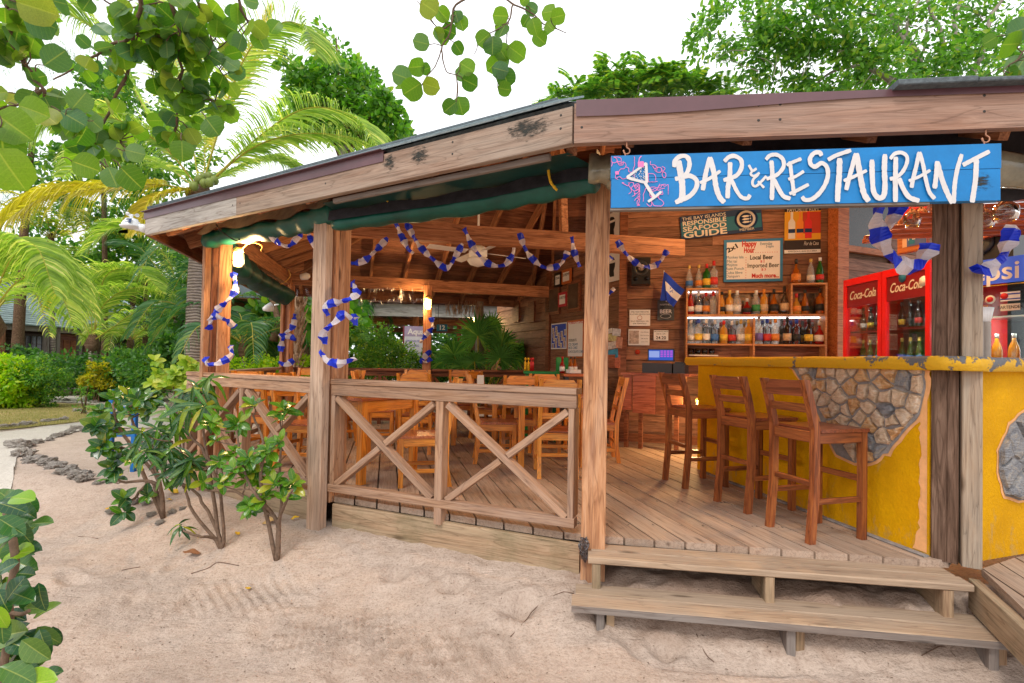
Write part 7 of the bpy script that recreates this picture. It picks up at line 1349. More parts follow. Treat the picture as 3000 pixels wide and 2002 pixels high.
# background greenery trees at the left and behind the pavilions
def btree(lab, px, Y, spots, L, n_, mat, T=T_OV, base=1080, wr=.55):
    t = empty('tree', tuple(at(px, base, Y)), 0, lab, 'tree', 'trees behind the buildings'); limb('trunk', [V((at(px, base, Y).x, Y, .1)), at(px + 8, 950, Y), at(px, spots[0][1], Y)], .13, .06, BARKB, t)
    v, f = merge([blob(tuple(at(x, y, Y + random.uniform(-.5, .5))), (r_, r_ * .9, r_ * .75), int(n_ * r_ * r_), L, wr, T, clumps=14, cr=.42) for x, y, r_ in spots]); obj('crown', npmesh('crown', v, f, False, [mat]), None, t); return t
btree('bright green tree behind the palm fronds at the upper left', 300, 17, [(310, 280, 1.3), (240, 340, 1.0), (390, 330, 1.4), (460, 450, 1.6), (330, 480, 1.5), (160, 520, 1.2), (540, 300, 1.0)], .22, 520, LM_BT)
btree('dense green tree filling the gap above the hut', 420, 19, [(430, 700, 2.0), (520, 620, 1.7), (330, 760, 1.6), (600, 760, 1.8), (230, 700, 1.6), (700, 700, 1.5)], .22, 420, LM_MD)
btree('dark tree behind the corner post', 650, 16, [(660, 800, 1.6), (720, 900, 1.6), (620, 950, 1.5), (780, 830, 1.5), (800, 960, 1.6), (700, 1010, 1.4)], .2, 520, LM_DG)
btree('dark tree at the left edge beyond the hut', 30, 21, [(20, 830, 1.8), (110, 780, 1.6), (-60, 900, 1.6), (180, 850, 1.4)], .24, 380, LM_MD)
btree('broad leaved tree with big heart shaped leaves behind the twin post', 760, 11.5, [(790, 960, .8), (760, 1010, .8), (990, 1000, .8), (960, 940, .7), (820, 880, .6)], .26, 260, LM_MD, T_RD, 1090, .95)
btree('deep green tree closing the view behind the rear pavilion', 1200, 22, [(1050, 980, 2.2), (1200, 1000, 2.2), (1350, 1010, 2.2), (900, 960, 2.2), (1480, 1000, 2.0)], .26, 330, LM_DG)
btree('tree behind the roof at the far left seen between the palms', 560, 24, [(560, 860, 2.4), (480, 930, 2.2), (650, 900, 2.2), (380, 900, 2.0)], .28, 260, LM_MD)
# leaning trunk behind
t = empty('leaning_tree', (at(900, 1080, 10.8).x, 10.8, .2), 0, 'thick leaning brown trunk between the twin post and the middle post', 'tree'); limb('trunk', [at(885, 1075, 10.8), at(905, 1040, 10.8), at(960, 990, 11), at(1040, 930, 11.2)], .16, .09, BARKB, t); limb('branch', [at(800, 1000, 10.8), at(815, 940, 10.8), at(790, 860, 10.8)], .09, .05, BARKB, t)
# fan palm with dead boots
BOOT = plain('dry_palm_boot', (.42, .28, .18), .85, .1, 0, .35, 20, .5)
t = empty('boot_palm', (at(870, 1080, 9.8).x, 9.8, .2), 0, 'dry shaggy palm trunk with cut leaf bases beside the twin post', 'palm tree'); b0, b1 = at(868, 1085, 9.8), at(878, 850, 9.8); tube('trunk', spline([b0 - V((0, 0, .3)), b0.lerp(b1, .5), b1], 12), .085, BOOT, t, 9, fn=lambda i, q: 1 + .25 * sin(4 * q + i * 2))
for k in range(46):
    p = b0.lerp(b1, k / 46); a = k * 2.4; d = V((cos(a), sin(a), 0)); tube('leaf_base', [p + d * .06, p + d * .12 + V((0, 0, .12)), p + d * .17 + V((0, 0, .24))], [.03, .022, .008], BOOT, t, 4)
t = empty('boot_palm', (at(1408, 1080, 10.6).x, 10.6, .2), 0, 'pale dry palm trunk with hanging dead leaves behind the fan palm', 'palm tree'); b0, b1 = at(1407, 1050, 10.6), at(1404, 885, 10.6); tube('trunk', spline([b0 - V((0, 0, .5)), b0.lerp(b1, .5), b1], 10), .09, plain('pale_trunk', (.40, .32, .26), .9, .1, 0, .3, 12, .5), t, 9, fn=lambda i, q: 1 + .15 * sin(4 * q + i * 2))
cc = at(1355, 880, 10.4); v, f = cards(np.array([tuple(cc)] * 60) + rotv(60) * [.35, .1, .05], rotv(60) * .3 + [0, 0, -1], rotv(60), .35, .02, T_DI); obj('dead_leaf', npmesh('dead_leaf', v, f, False, [BOOT]), None, t)
# fan palm in the middle: each segment a leaflet
def fanleaf(parent, base, hub, r, face, mat=LM_FAN, n=26, spread=2.55, droop=.12):
    hub = V(hub); face = V(face).normalized(); upv = (hub - V(base)).normalized(); upv = (upv - face * upv.dot(face)).normalized(); side = face.cross(upv); v, f = [], []
    for k in range(n):
        a = -spread + 2 * spread * k / (n - 1); d = upv * cos(a) + side * sin(a); s = face.cross(d); rr_ = r * (.82 + .18 * cos(a * .8)) * random.uniform(.93, 1.05); w_ = r * spread * 2 / n * .5
        b = len(v); v += [hub, hub + d * rr_ * .5 + s * w_ * .55 + face * .01, hub + d * rr_ * .5 - s * w_ * .55 + face * .01, hub + d * rr_ * .52 - face * .022, hub + d * rr_ - V((0, 0, droop * r * random.uniform(.5, 1.6)))]; f += [(b, b + 3, b + 1), (b, b + 2, b + 3), (b + 1, b + 3, b + 4), (b + 3, b + 2, b + 4)]
    o = obj('fan_leaf', mesh('fan_leaf', v, f, False, [mat]), None, parent); tube('stalk', [V(base), V(base).lerp(hub, .5), hub], .012, RACH, o, 5)
Y = 9.9
t = empty('fan_palm', (at(1405, 1090, Y).x, Y, .2), 0, 'large fan palm with radiating stiff leaves behind the back railing', 'palm tree'); bs_ = (at(1405, 1120, Y).x, Y, .5)
for (x, y, r_, fx, fz, dy) in ((1400, 985, .58, 0, -.1, 0), (1330, 1040, .50, -.3, .3, .1), (1470, 1010, .48, .3, .2, -.1), (1465, 1050, .46, .2, -.2, -.3), (1500, 1045, .46, .6, .1, .2), (1355, 1075, .40, -.2, .5, -.2), (1440, 960, .42, .5, .1, .3), (1300, 1060, .38, -.6, .2, .3), (1530, 1030, .34, .8, .1, .4), (1390, 1060, .36, -.1, .7, -.3), (1265, 1035, .3, -.5, .2, .6)):
    fanleaf(t, bs_, at(x, y, Y + dy), r_, (fx, -1, fz))
t = empty('fan_palm', (at(1100, 1090, 11.5).x, 11.5, .2), 0, 'fan palm leaves hanging beside the middle post', 'palm tree')
for (x, y, r_, fx, fz) in ((1060, 900, .38, .1, .2), (1075, 1000, .36, .3, .1), (1085, 1050, .34, -.1, .2)): fanleaf(t, (at(1050, 1080, 11.5).x, 11.5, .6), at(x, y, 11.4), r_, (fx, -1, fz), droop=.5)
# ================================================================ SHRUBS
def shrub(lab, px, Y, spots, L, dens, mat, T=T_OV, wr=.5, grp='garden shrubs', stems=4, name='garden_shrub', clump=True, bz_=.15):
    b = V((at(px, 1100, Y).x, Y, bz_)); t = empty(name, tuple(b), 0, lab, 'shrub', grp)
    for k in range(stems): sx, sy, sr = spots[k % len(spots)]; q = at(sx, sy, Y); limb('stem', [b + V((.05 * k - .1, 0, 0)), b.lerp(q, .5), q], .02, .008, BARKB, t, n=5, seg=5)
    v, f = merge([blob(tuple(at(x, y, Y + random.uniform(-.2, .2) * r_)), (r_, r_ * .9, r_ * .8), int(dens * r_ * r_), L, wr, T, **(dict(clumps=12, cr=.4) if clump else dict(shell=.5))) for x, y, r_ in spots]); obj('foliage', npmesh('foliage', v, f, False, [mat]), None, t); return t
shrub('bright yellow green shrub at the left edge of the lawn', 15, 12.2, [(10, 1142, 0.62), (40, 1102, 0.5), (-30, 1112, 0.59), (50, 1162, 0.44), (15, 1072, 0.37), (60, 1132, 0.37), (-10, 1182, 0.52), (-10, 1165, 0.4), (30, 1165, 0.4)], 0.101, 4117, LM_BR)
shrub('open green shrub with small yellow flowers beside the bright one', 112, 12.4, [(110, 1102, 0.51), (90, 1132, 0.39), (150, 1122, 0.42), (130, 1082, 0.36), (170, 1102, 0.27), (115, 1152, 0.3), (90, 1165, 0.31200000000000006), (130, 1165, 0.31200000000000006)], 0.068, 4117, LM_BT)
shrub('rounded leafy green bush in the middle of the garden', 365, 14.5, [(360, 1107, 0.71), (320, 1117, 0.58), (400, 1117, 0.65), (375, 1072, 0.58), (410, 1147, 0.48), (325, 1152, 0.44), (430, 1102, 0.44), (340, 1165, 0.46399999999999997), (380, 1165, 0.46399999999999997)], 0.095, 4705, LM_BT, T_RD, .8, clump=False)
shrub('long clipped hedge of dark green leaves below the hut', 440, 18.5, [(340, 1077, 0.8), (400, 1067, 0.88), (460, 1072, 0.88), (520, 1082, 0.88), (500, 1107, 0.8), (560, 1092, 0.8), (430, 1097, 0.8), (590, 1107, 0.72)], 0.074, 3823, LM_BT, T_OV, clump=False)
shrub('yellow leaved croton bush beside the rounded bush', 285, 13.8, [(275, 1097, 0.34), (295, 1082, 0.28), (262, 1117, 0.25), (300, 1112, 0.31)], 0.081, 5294, LM_YL)
shrub('spiky green clump of long leaves under the small palm', 220, 16.5, [(215, 1087, 0.51), (240, 1102, 0.44), (195, 1112, 0.37), (225, 1132, 0.42)], 0.216, 882, LM_DG, T_DI, .14)
shrub('dark shrub by the hut wall at the left', 60, 15, [(40, 1047, 0.45), (70, 1042, 0.33), (10, 1052, 0.52)], 0.121, 1470, LM_DG)
shrub('dark green shrub under the hut window', 110, 15.5, [(115, 1057, 0.39), (140, 1062, 0.33)], 0.121, 1470, LM_MD)
shrub('light green shrub with fine leaves behind the back railing', 1110, 10.4, [(1110, 1040, .5), (1070, 1060, .45), (1150, 1050, .45), (1190, 1070, .35), (1100, 990, .35), (1085, 1085, .5), (1150, 1090, .5), (1130, 960, .16), (1060, 985, .25), (1050, 950, .15), (1190, 1030, .25)], .07, 4200, LM_BT, T_OV, .38)
shrub('low green shrubs behind the left railing', 740, 10.2, [(700, 1075, .35), (750, 1080, .35), (800, 1075, .35), (905, 1075, .4), (850, 1085, .3)], .07, 4500, LM_BR)
shrub('dark shrub bed under the back railing', 1300, 10.6, [(1260, 1075, .4), (1330, 1090, .4), (1230, 1100, .4), (1440, 1085, .35)], .08, 3500, LM_DG)
shrub('weedy little sapling on the lawn edge', 250, 11.2, [(250, 1162, 0.19), (245, 1197, 0.16), (258, 1132, 0.13), (235, 1142, 0.1)], 0.068, 3529, LM_MD, T_DI, .3)
shrub('shade shrub by the hedge end beside the large trunk', 535, 13, [(520, 1010, .5), (555, 1040, .5), (490, 1030, .4)], .1, 2200, LM_DG, T_RD, .8)
# undergrowth mass
v, f = merge([blob(tuple(at(x, y, Y_)), (r_, .6, r_ * .5), int(700 * r_), .12, .5, T_OV) for x, y, Y_, r_ in [(x, 1080 + random.uniform(-10, 10), random.uniform(13, 17), random.uniform(.7, 1.1)) for x in range(-150, 1600, 62)]]); o = obj('undergrowth', npmesh('undergrowth', v, f, False, [LM_DG])); tag(o, 'dark mass of undergrowth along the back of the garden', None, None, 'stuff')
# lawn grass
n_ = 9000; P_ = []
while len(P_) < n_:
    x, y = random.uniform(-120, 420), random.uniform(1184, 1262)
    if y < 1262 - max(0, x) * .09: q = gz(x, y, .2); P_.append((q.x, q.y, tz(q.x, q.y) + .01))
    else: n_ -= 1
v, f = cards(np.array(P_), rotv(len(P_)) * .4 + [0, 0, 1], rotv(len(P_)), rng.uniform(.02, .05, len(P_)), .006, T_DI); o = obj('lawn_grass', npmesh('lawn_grass', v, f, False, [leafmat('dry_grass', (.25, .24, .06), (.40, .34, .14), (.15, .22, .03), .6, .3)])); tag(o, 'short dry yellowish grass beyond the path', None, None, 'stuff')
# ================================================================ HUT
HU = Plane((-16.4, 10), (0, 1)); hb = lambda px, py, off=0: HU.hit(px, py, off)
ez = 2.36; t = thingm('garden_hut', HU.M(8, .2), 'dark plank garden hut with grey shingle roof and porch posts behind the palms', 'hut')
hl = 19.0
for k in range(16):
    z = .35 + k * .13; u = 0
    for a, b in ((-3, 4.1 + .3 * (k % 3)), (4.1 + .3 * (k % 3), 9.5 - .4 * (k % 2)), (9.5 - .4 * (k % 2), hl)): quadbox('plank', HU, a, b - .01, z, z + .125, -1.2, .03, WD_HUT, t)
quadbox('backing_board', HU, -3, hl, .2, 2.5, -1.26, .03, WD_DARK, t)
board('porch_floor', (-17.0, 7, .42), (-17.0, 10 + hl, .42), 1.3, .06, WD_GREY, t)
fa_ = [HU.P(-3, ez), HU.P(hl, ez)]; board('fascia_board', fa_[0], fa_[1], .05, .22, WD_GREY, t)
rs_ = [HU.P(-3.2, ez + .1, .15), HU.P(hl + .2, ez + .1, .15), HU.P(hl + .2, ez + 1.9, -3.4), HU.P(-3.2, ez + 1.9, -3.4)]
RSH = plain('hut_shingle', (.24, .30, .31), .85, .2, 0, .35, 3, .4)
nv = 22
for k in range(nv):
    a, b = k / nv, (k + 1) / nv + .01; q = [rs_[0].lerp(rs_[3], a), rs_[1].lerp(rs_[2], a), rs_[1].lerp(rs_[2], b), rs_[0].lerp(rs_[3], b)]; q[2] = q[2] - V((0, 0, .02)); q[3] = q[3] - V((0, 0, .02)); obj('shingle_course', mesh('shingle_course', [p + V((0, 0, .012)) for p in q] + [p - V((0, 0, .03)) for p in q], [(0, 1, 2, 3), (7, 6, 5, 4), (0, 4, 5, 1)], False, [RSH]), None, t)
obj('back_slope', mesh('back_slope', [rs_[3], rs_[2], HU.P(hl + .2, ez + .1, -7), HU.P(-3.2, ez + .1, -7)], [(0, 1, 2, 3)], False, [RSH]), None, t)
for px in (4, 135, 167, 232, 258, 430, 520):
    u = hb(px, 1000)[0]; 
    if u < hl: board('porch_post', HU.P(u, .3), HU.P(u, ez - .1), .14, .12, WD_GREY if px in (135, 167, 232) else WD_RED, t, up=(1, 0, 0))
def hopen(x0, x1, y0, y1, kind):
    a, b = hb(x0, 1000, -1.17)[0], hb(x1, 1000, -1.17)[0]; zt, zb = hb((x0 + x1) / 2, y0, -1.17)[1], hb((x0 + x1) / 2, y1, -1.17)[1]; fm = WD_GREY if kind == 'w' else WD_RED
    f = quadbox('window' if kind == 'w' else 'door', HU, a, b, zb, zt, -1.165, .03, (plain('hut_window_glass', (.05, .07, .08), .15, .6, 0, .8, 4, .02) if 'hut_window_glass' not in bpy.data.materials else bpy.data.materials['hut_window_glass']) if kind == 'w' else WD_CAB, t)
    for (c, d, e_, g_) in ((a - .08, a, zb, zt), (b, b + .08, zb, zt), (a - .08, b + .08, zt, zt + .08), (a - .08, b + .08, zb - .08, zb)): quadbox('frame', HU, c, d, e_, g_, -1.165, .05, fm, f)
    if kind == 'w':
        for k in (1, 2): quadbox('muntin', HU, a + (b - a) * k / 3 - .012, a + (b - a) * k / 3 + .012, zb, zt, -1.13, .012, WD_GREY, f)
        for k in (1, 2): quadbox('muntin', HU, a, b, zb + (zt - zb) * k / 3 - .012, zb + (zt - zb) * k / 3 + .012, -1.13, .012, WD_GREY, f)
    else:
        for k in (0, 1): quadbox('door_panel', HU, a + (b - a) * (.1 + .45 * k), a + (b - a) * (.45 + .45 * k), zb + .15, zt - .15, -1.13, .015, WD_ORNG, f)
hopen(72, 120, 985, 1055, 'w'); hopen(178, 224, 986, 1058, 'd'); hopen(300, 342, 992, 1040, 'w'); hopen(445, 470, 1000, 1035, 'w')
# ================================================================ REAR PAVILION
RP = Plane((at(800, 900, 12).x, 12), (1, .03)); t = thingm('rear_pavilion', M.Translation((-2, 14, .2)), 'second open pavilion behind with a pale weathered fascia', 'pavilion')
WD_PALE = wood('pale_fascia_wood', (.26, .25, .23), (.48, .47, .43), (.62, .60, .55), .8, .2, (.16, .16, .15), .35, False, .1, .4)
za, zb = RP.hit(1100, 884)[1], RP.hit(1100, 926)[1]; fl_ = 5.7
for k in range(3): quadbox('fascia_board', RP, fl_ * k / 3, fl_ * (k + 1) / 3 - .004, zb, za, 0, .04, WD_PALE, t)
quadbox('metal_trim', RP, 0, fl_, za - .05, za + .02, .045, .004, TRIMM, t)
for k in range(26): quadbox('ceiling_plank', Plane((RP.P(0, 0, -.1 - .31 * k).x, RP.P(0, 0, -.1 - .31 * k).y), (1, .03)), -1.5, 7.5, za - .02 + .0, za, 0, .30, WD_CEIL, t)
for k in range(12):
    a = RP.P(-1 + .62 * k, za - .10, -.05); b = RP.P(-1 + .62 * k + .2, za - .10, -7.8); board('rafter', a, b, .05, .14, WD_RED, t)
quadbox('beam', RP, -1.5, 7.4, zb + .02, zb + .2, -7.9, .1, WD_RED, t); quadbox('beam', RP, -1.5, 7.4, zb + .02, zb + .2, -3.4, .1, WD_RED, t)
for px, dy, w_ in ((912, .5, .10), (930, .5, .09), (1217, .6, .13), (1108, 3.5, .13), (1500, .6, .12), (1345, 3.6, .14)):
    Y_ = 12 + dy; x = at(px, 1000, Y_).x; board('post', (x, Y_, .1), (x, Y_, zb + .05), w_, .12, WD_RED if w_ > .1 else WD_RAIL, t, up=(0, 1, 0))
x = at(921, 1000, 12.45).x; tube('drain_pipe', [(x, 12.45, .1), (x, 12.45, zb)], .03, BLACK, t, 8)
obj('roof_sheet', mesh('roof_sheet', [RP.P(-1.7, za + .02, .1), RP.P(7.4, za + .02, .1), RP.P(7.4, za + 1.6, -3.8), RP.P(-.2, za + 1.6, -3.8), RP.P(7.4, za + .02, -8), RP.P(-1.7, za + .02, -8)], [(0, 1, 2, 3), (3, 2, 4, 5), (0, 3, 5)], False, [SHING]), None, t)
quadbox('side_wall', Plane((at(1470, 940, 12.3).x, 12.3), (.35, -.94)), -3.2, .9, .2, zb + .1, -.05, .04, WD_WALL, t)
o = quadbox('lit_panel', Plane((at(1470, 940, 12.3).x, 12.3), (.35, -.94)), -.5, .15, 2.0, zb - .02, .0, .02, WD_ORNG, t)
lamp(1393, 936, 12.2, 'glowing lamp far back under the rear pavilion', 45, 1.1)
# signs behind
p0 = at(1183, 955, 11.0); AQ = Plane((p0.x, 11.0), (1, 0)); a = AQ.hit(1183, 1082); b = AQ.hit(1246, 957); t = thingm('banner', AQ.M((a[0] + b[0]) / 2, a[1]), 'pale banner reading aqua behind the fine leaved shrub', 'banner'); quadbox('banner_sheet', AQ, a[0], b[0], a[1], b[1], 0, .02, plain('banner_white', (.62, .64, .74), .5, .3, 0, .1, 3), t)
quadbox('banner_band', AQ, a[0], b[0], b[1] - .22, b[1], .021, .001, plain('banner_lilac', (.35, .30, .48), .5), t); quadbox('banner_edge', AQ, a[0] - .03, a[0], a[1], b[1], 0, .03, plain('maroon', (.18, .03, .05), .5), t)
text('Aqua', .17, AQ, (a[0] + b[0]) / 2 + .03, b[1] - .12, .024, WHITE, t, bold=.004); text('SPECIALIZED', .06, AQ, (a[0] + b[0]) / 2, b[1] - .32, .024, INKBL, t, fit=.38); text('DIVING', .06, AQ, (a[0] + b[0]) / 2, b[1] - .42, .024, INKBL, t)
TW = Plane((at(1279, 960, 10.5).x, 10.5), (1, 0)); a = TW.hit(1279, 971); b = TW.hit(1311, 951); t = thingm('number_sign', TW.M((a[0] + b[0]) / 2, b[1]), 'small teal number sign reading 12 beside the lamp post', 'sign'); quadbox('sign_board', TW, a[0], b[0], a[1], b[1], 0, .015, TEAL, t); text('12', .13, TW, (a[0] + b[0]) / 2, (a[1] + b[1]) / 2, .017, WHITE, t, bold=.003)
board('hanger', TW.P((a[0] + b[0]) / 2 - .08, b[1], .007), TW.P((a[0] + b[0]) / 2 - .08, 2.75, .007), .01, .01, BLACK, t, up=(0, 1, 0))
# ================================================================ FOREGROUND LEAVES
def leafmesh(name, prof, mat, fold=.12, curl=.15, wave=.03, asym=0, rows=7):
    cols = [-1, -.55, -.07, 0, .07, .55, 1]; v, f, at_, lu_ = [], [], [], []
    for i in range(rows + 1):
        u = i / rows; w_ = prof(u)
        for c_ in cols:
            y = c_ * w_; v.append((u, y * (1 + asym * (c_ > 0)), fold * abs(c_) * w_ - curl * u * u + wave * sin(u * 9 + c_ * 3) * abs(c_))); at_.append(1.0 if c_ == 0 else .0); lu_.append(u - .42 * abs(c_) * w_)
    nC = len(cols)
    for i in range(rows):
        for j in range(nC - 1): f.append((i * nC + j, i * nC + j + 1, (i + 1) * nC + j + 1, (i + 1) * nC + j))
    me = mesh(name, v, f, True, [mat]); a = me.attributes.new('leafv', 'FLOAT', 'POINT'); a.data.foreach_set('value', at_); a = me.attributes.new('leafu', 'FLOAT', 'POINT'); a.data.foreach_set('value', lu_); return me
import math as _m
pr_round = lambda u: .50 * _m.sqrt(max(0, 1 - (2 * u - 1) ** 2)) ** .75 + (.05 if u < .1 else 0) if 0 < u < 1 else (.06 if u == 0 else .02)
pr_obl = lambda u: .235 * sin(pi * min(1, max(0, u)) ** 1.15) ** .75 + .005
pr_broad = lambda u: .31 * sin(pi * u ** .95) ** .7 + .005
pr_strap = lambda u: .10 * sin(pi * min(1, u * .97 + .02)) ** .55 + .003
SG_M = [leafmesh('sea_grape_leaf', pr_round, LM_SGB if k == 1 else LM_SG, (.10, -.08, .2, .02)[k], (.12, .05, .25, -.05)[k], .025, (.1, -.1, 0, .05)[k]) for k in range(4)]
OB_M = [leafmesh('croton_leaf', pr_obl, LM_CR, (.25, .1, .4)[k], (.15, .3, .05)[k], .02) for k in range(3)]
BRD_M = [leafmesh('broad_leaf', pr_broad, (LM_CR, LM_DK, LM_DK)[k], (.3, .2, .35)[k], (.15, .25, .1)[k], .02) for k in range(3)]
ST_M = [leafmesh('strap_leaf', pr_strap, (LM_DK, LM_CR, LM_DK)[k], .3, (.45, .75, .3)[k], .01, 0, 10) for k in range(3)]
def putleaf(parent, me, pos, d, nrm, L, nm='leaf'):
    d = V(d).normalized(); s = V(nrm).cross(d)
    if s.length < 1e-3: s = d.orthogonal()
    s.normalize(); n = d.cross(s); m = M(((d.x, s.x, n.x), (d.y, s.y, n.y), (d.z, s.z, n.z))).to_4x4() @ M.Scale(L, 4); m.translation = V(pos); return obj(nm, me, None, parent, m)
TWIG = plain('sea_grape_twig', (.13, .085, .055), .8, .2, 0, .3, 30, .5)
R5 = random.Random(11)
def rv(s=1.0): return V((R5.uniform(-s, s), R5.uniform(-s, s), R5.uniform(-s, s)))
def seagrape(lab, branches, nleaf, L, Yr, name='sea_grape_branch', fixed=(), spread=46, anchor=None):
    t = thingm(name, M.Translation(branches[0][0][0]), lab, 'branch', 'overhanging sea grape branches'); W[t] = M.Translation(branches[0][0][0]); sam = []
    for pts, r, wgt in branches:
        sp = spline(pts, 26); sp = [p + V((mnoise.noise(p * 9) * .03, 0, mnoise.noise(p * 9 + V((3, 1, 2))) * .03)) for p in sp]; tube('branch', sp, [r * (1 - .6 * i / 26) * (1 + .12 * (i % 3 == 0)) for i in range(27)], TWIG, t, 6); sam += [(p, (sp[min(i + 1, 26)] - sp[max(0, i - 1)]).normalized()) for i, p in enumerate(sp) for _ in range(wgt) if i > 1]
    for k in range(nleaf):
        p, tn = R5.choice(sam); off = rv(1.0); off.y *= .7; off = off.normalized() * R5.uniform(.25, 1) * spread / 1500 * p.y; q = p + off; d = (off.normalized() * .9 + V((0, 0, -.45)) + rv(.5)).normalized(); view = V((q.x, q.y, q.z - EYE)).normalized(); nr = (-view * R5.choice((1, -1)) * R5.uniform(.5, 1) + rv(.55)); me = R5.choice(SG_M)
        putleaf(t, me, q, d, nr, L * R5.uniform(.7, 1.15))
        if R5.random() < .5: tube('twig', [p, p.lerp(q, .5) + rv(.01), q], .0035 * p.y / 3, TWIG, t, 4)
    for (x, y, Y_, L_, a_) in fixed:
        q = at(x, y, Y_); d = V((cos(a_), R5.uniform(-.2, .2), -sin(a_))); view = V((q.x, q.y, q.z - EYE)).normalized(); putleaf(t, R5.choice(SG_M), q - d * L_ * .5, d, -view + rv(.25), L_)
        pn = min(sam, key=lambda s_: (s_[0] - q).length)[0]; b_ = q - d * L_ * .5
        if (pn - b_).length > .13 * Yr: pn = b_ - d * L_ * .4
        tube('twig', spline([b_, b_.lerp(pn, .5) + rv(.012), pn], 5), .0032 * Yr / 3, TWIG, t, 4)
    return t
s1 = lambda l, Y: [at(x * .4464, y * .4464, Y + .0007 * y * (1 if i % 2 else .8)) for i, (x, y) in enumerate(l)]
Yc = 3.5
seagrape('large sea grape bough hanging into the upper left with round leaves', [(s1([(950, -120), (925, 60), (880, 200), (860, 420), (780, 620), (690, 790), (620, 930), (620, 1010), (690, 1095)], Yc), .016, 3), (s1([(1080, -100), (1170, 150), (1190, 300), (1180, 600), (1150, 780), (1170, 910)], Yc), .015, 3), (s1([(1250, -80), (1370, 150), (1410, 330)], Yc + .2), .012, 2), (s1([(1540, -60), (1620, 130), (1700, 260)], Yc + .1), .011, 1), (s1([(880, 240), (740, 290), (600, 380), (480, 450), (340, 520)], Yc), .012, 1), (s1([(900, 220), (1000, 250), (1170, 210)], Yc), .010, 1), (s1([(900, 240), (990, 300), (1000, 480)], Yc), .008, 1), (s1([(1180, 560), (1300, 600), (1420, 700)], Yc), .007, 2), (s1([(1190, 280), (1300, 330), (1420, 420), (1460, 500)], Yc), .007, 1), (s1([(640, 900), (740, 900), (820, 960)], Yc), .006, 2), (s1([(600, -60), (800, 60), (1000, 20), (1250, 40)], Yc + .3), .008, 1)], 285, .128, Yc,
   fixed=[(560 * .4464, 1090 * .4464, 3.4, .165, .3), (855 * .4464, 1165 * .4464, 3.3, .165, .8), (740 * .4464, 1165 * .4464, 3.4, .14, 1.2), (1195 * .4464, 985 * .4464, 3.4, .14, 1.4), (1390 * .4464, 830 * .4464, 3.4, .15, .9), (885 * .4464, 1000 * .4464, 3.4, .13, .2), (540 * .4464, 890 * .4464, 3.5, .14, 2.0)])
Yl = 2.3
seagrape('nearer sea grape bough with big leaves along the left edge', [(s1([(50, -80), (70, 200), (110, 330), (200, 490), (270, 600), (330, 700), (400, 790), (560, 780)], Yl), .012, 3), (s1([(270, 590), (150, 660), (0, 730), (-60, 740)], Yl), .008, 2), (s1([(400, 790), (470, 740), (600, 790)], Yl), .006, 1), (s1([(70, 200), (180, 60), (260, 60)], Yl), .006, 2), (s1([(200, 480), (60, 350), (-60, 300)], Yl), .006, 2)], 80, .100, Yl,
   fixed=[(230 * .4464, 50 * .4464, 1.9, .125, .2), (260 * .4464, 145 * .4464, 1.95, .12, .3), (70 * .4464, 820 * .4464, 1.7, .125, .6), (60 * .4464, 1110 * .4464, 1.6, .13, 1.1), (20 * .4464, 960 * .4464, 1.7, .12, 1.5), (360 * .4464, 380 * .4464, 2.1, .11, -.6), (205 * .4464, 720 * .4464, 2.2, .12, .3), (315 * .4464, 770 * .4464, 2.3, .10, .7), (480 * .4464, 780 * .4464, 2.4, .12, .5), (520 * .4464, 660 * .4464, 2.4, .11, -.9)])
s2 = lambda l, Y: [at(x * 1.2766, y * 1.2766, Y) for x, y in l]
YT = 3.0
seagrape('small sea grape twig with few round leaves hanging at the top centre', [(s2([(1095, -30), (1050, 15), (1040, 60), (1015, 110), (1025, 160), (1050, 170)], YT), .007, 1), (s2([(1150, -20), (1180, 10), (1230, 30), (1250, 60), (1300, 75)], YT), .006, 1), (s2([(1040, 60), (1000, 70), (985, 45), (960, 0)], YT), .005, 1), (s2([(1180, 10), (1160, 60), (1100, 90), (1080, 130)], YT), .005, 1), (s2([(1015, 110), (970, 190), (935, 195)], YT), .004, 1), (s2([(1170, 50), (1160, 110), (1140, 150)], YT), .004, 1)], 16, .095, YT, spread=25,
   fixed=[(x * 1.2766, y * 1.2766, YT + R5.uniform(-.15, .1), L_, a_) for x, y, L_, a_ in ((985, 18, .12, .6), (922, 176, .125, 3.4), (945, 205, .12, 2.6), (988, 198, .10, .4), (966, 98, .10, 3.3), (1015, 32, .09, .8), (1030, 72, .09, .3), (1072, 155, .10, .5), (1078, 190, .10, .4), (1033, 245, .09, 2.4), (1056, 243, .105, 1.3), (1130, 104, .11, 1.6), (1152, 120, .10, .9), (1186, 120, .115, .5), (1148, 160, .10, .3), (1158, 205, .08, .2), (1281, 38, .085, -.2), (1226, 60, .09, 1.3), (1058, 50, .09, 1.2), (1150, 65, .08, .3), (1238, 88, .09, .7), (1160, 178, .11, 1.2), (1220, 20, .08, .5), (1262, 62, .07, .8), (1110, 90, .10, 2.4), (1050, 110, .08, 1.0), (1208, 48, .07, 2.0))])
c_r = seagrape('sea grape leaves poking in at the upper right corner', [([at(3060, 60, 2.6), at(2990, 160, 2.6), at(2940, 210, 2.6)], .006, 1)], 4, .12, 2.6, spread=40, fixed=[(2985, 90, 2.6, .13, 2.8), (2960, 130, 2.6, .12, 3.0), (2990, 190, 2.6, .13, 2.2), (2920, 250, 2.6, .09, 3.4), (2900, 120, 2.8, .08, 2.6), (2970, 235, 2.6, .09, 2.7), (2890, 245, 2.8, .08, .5)])
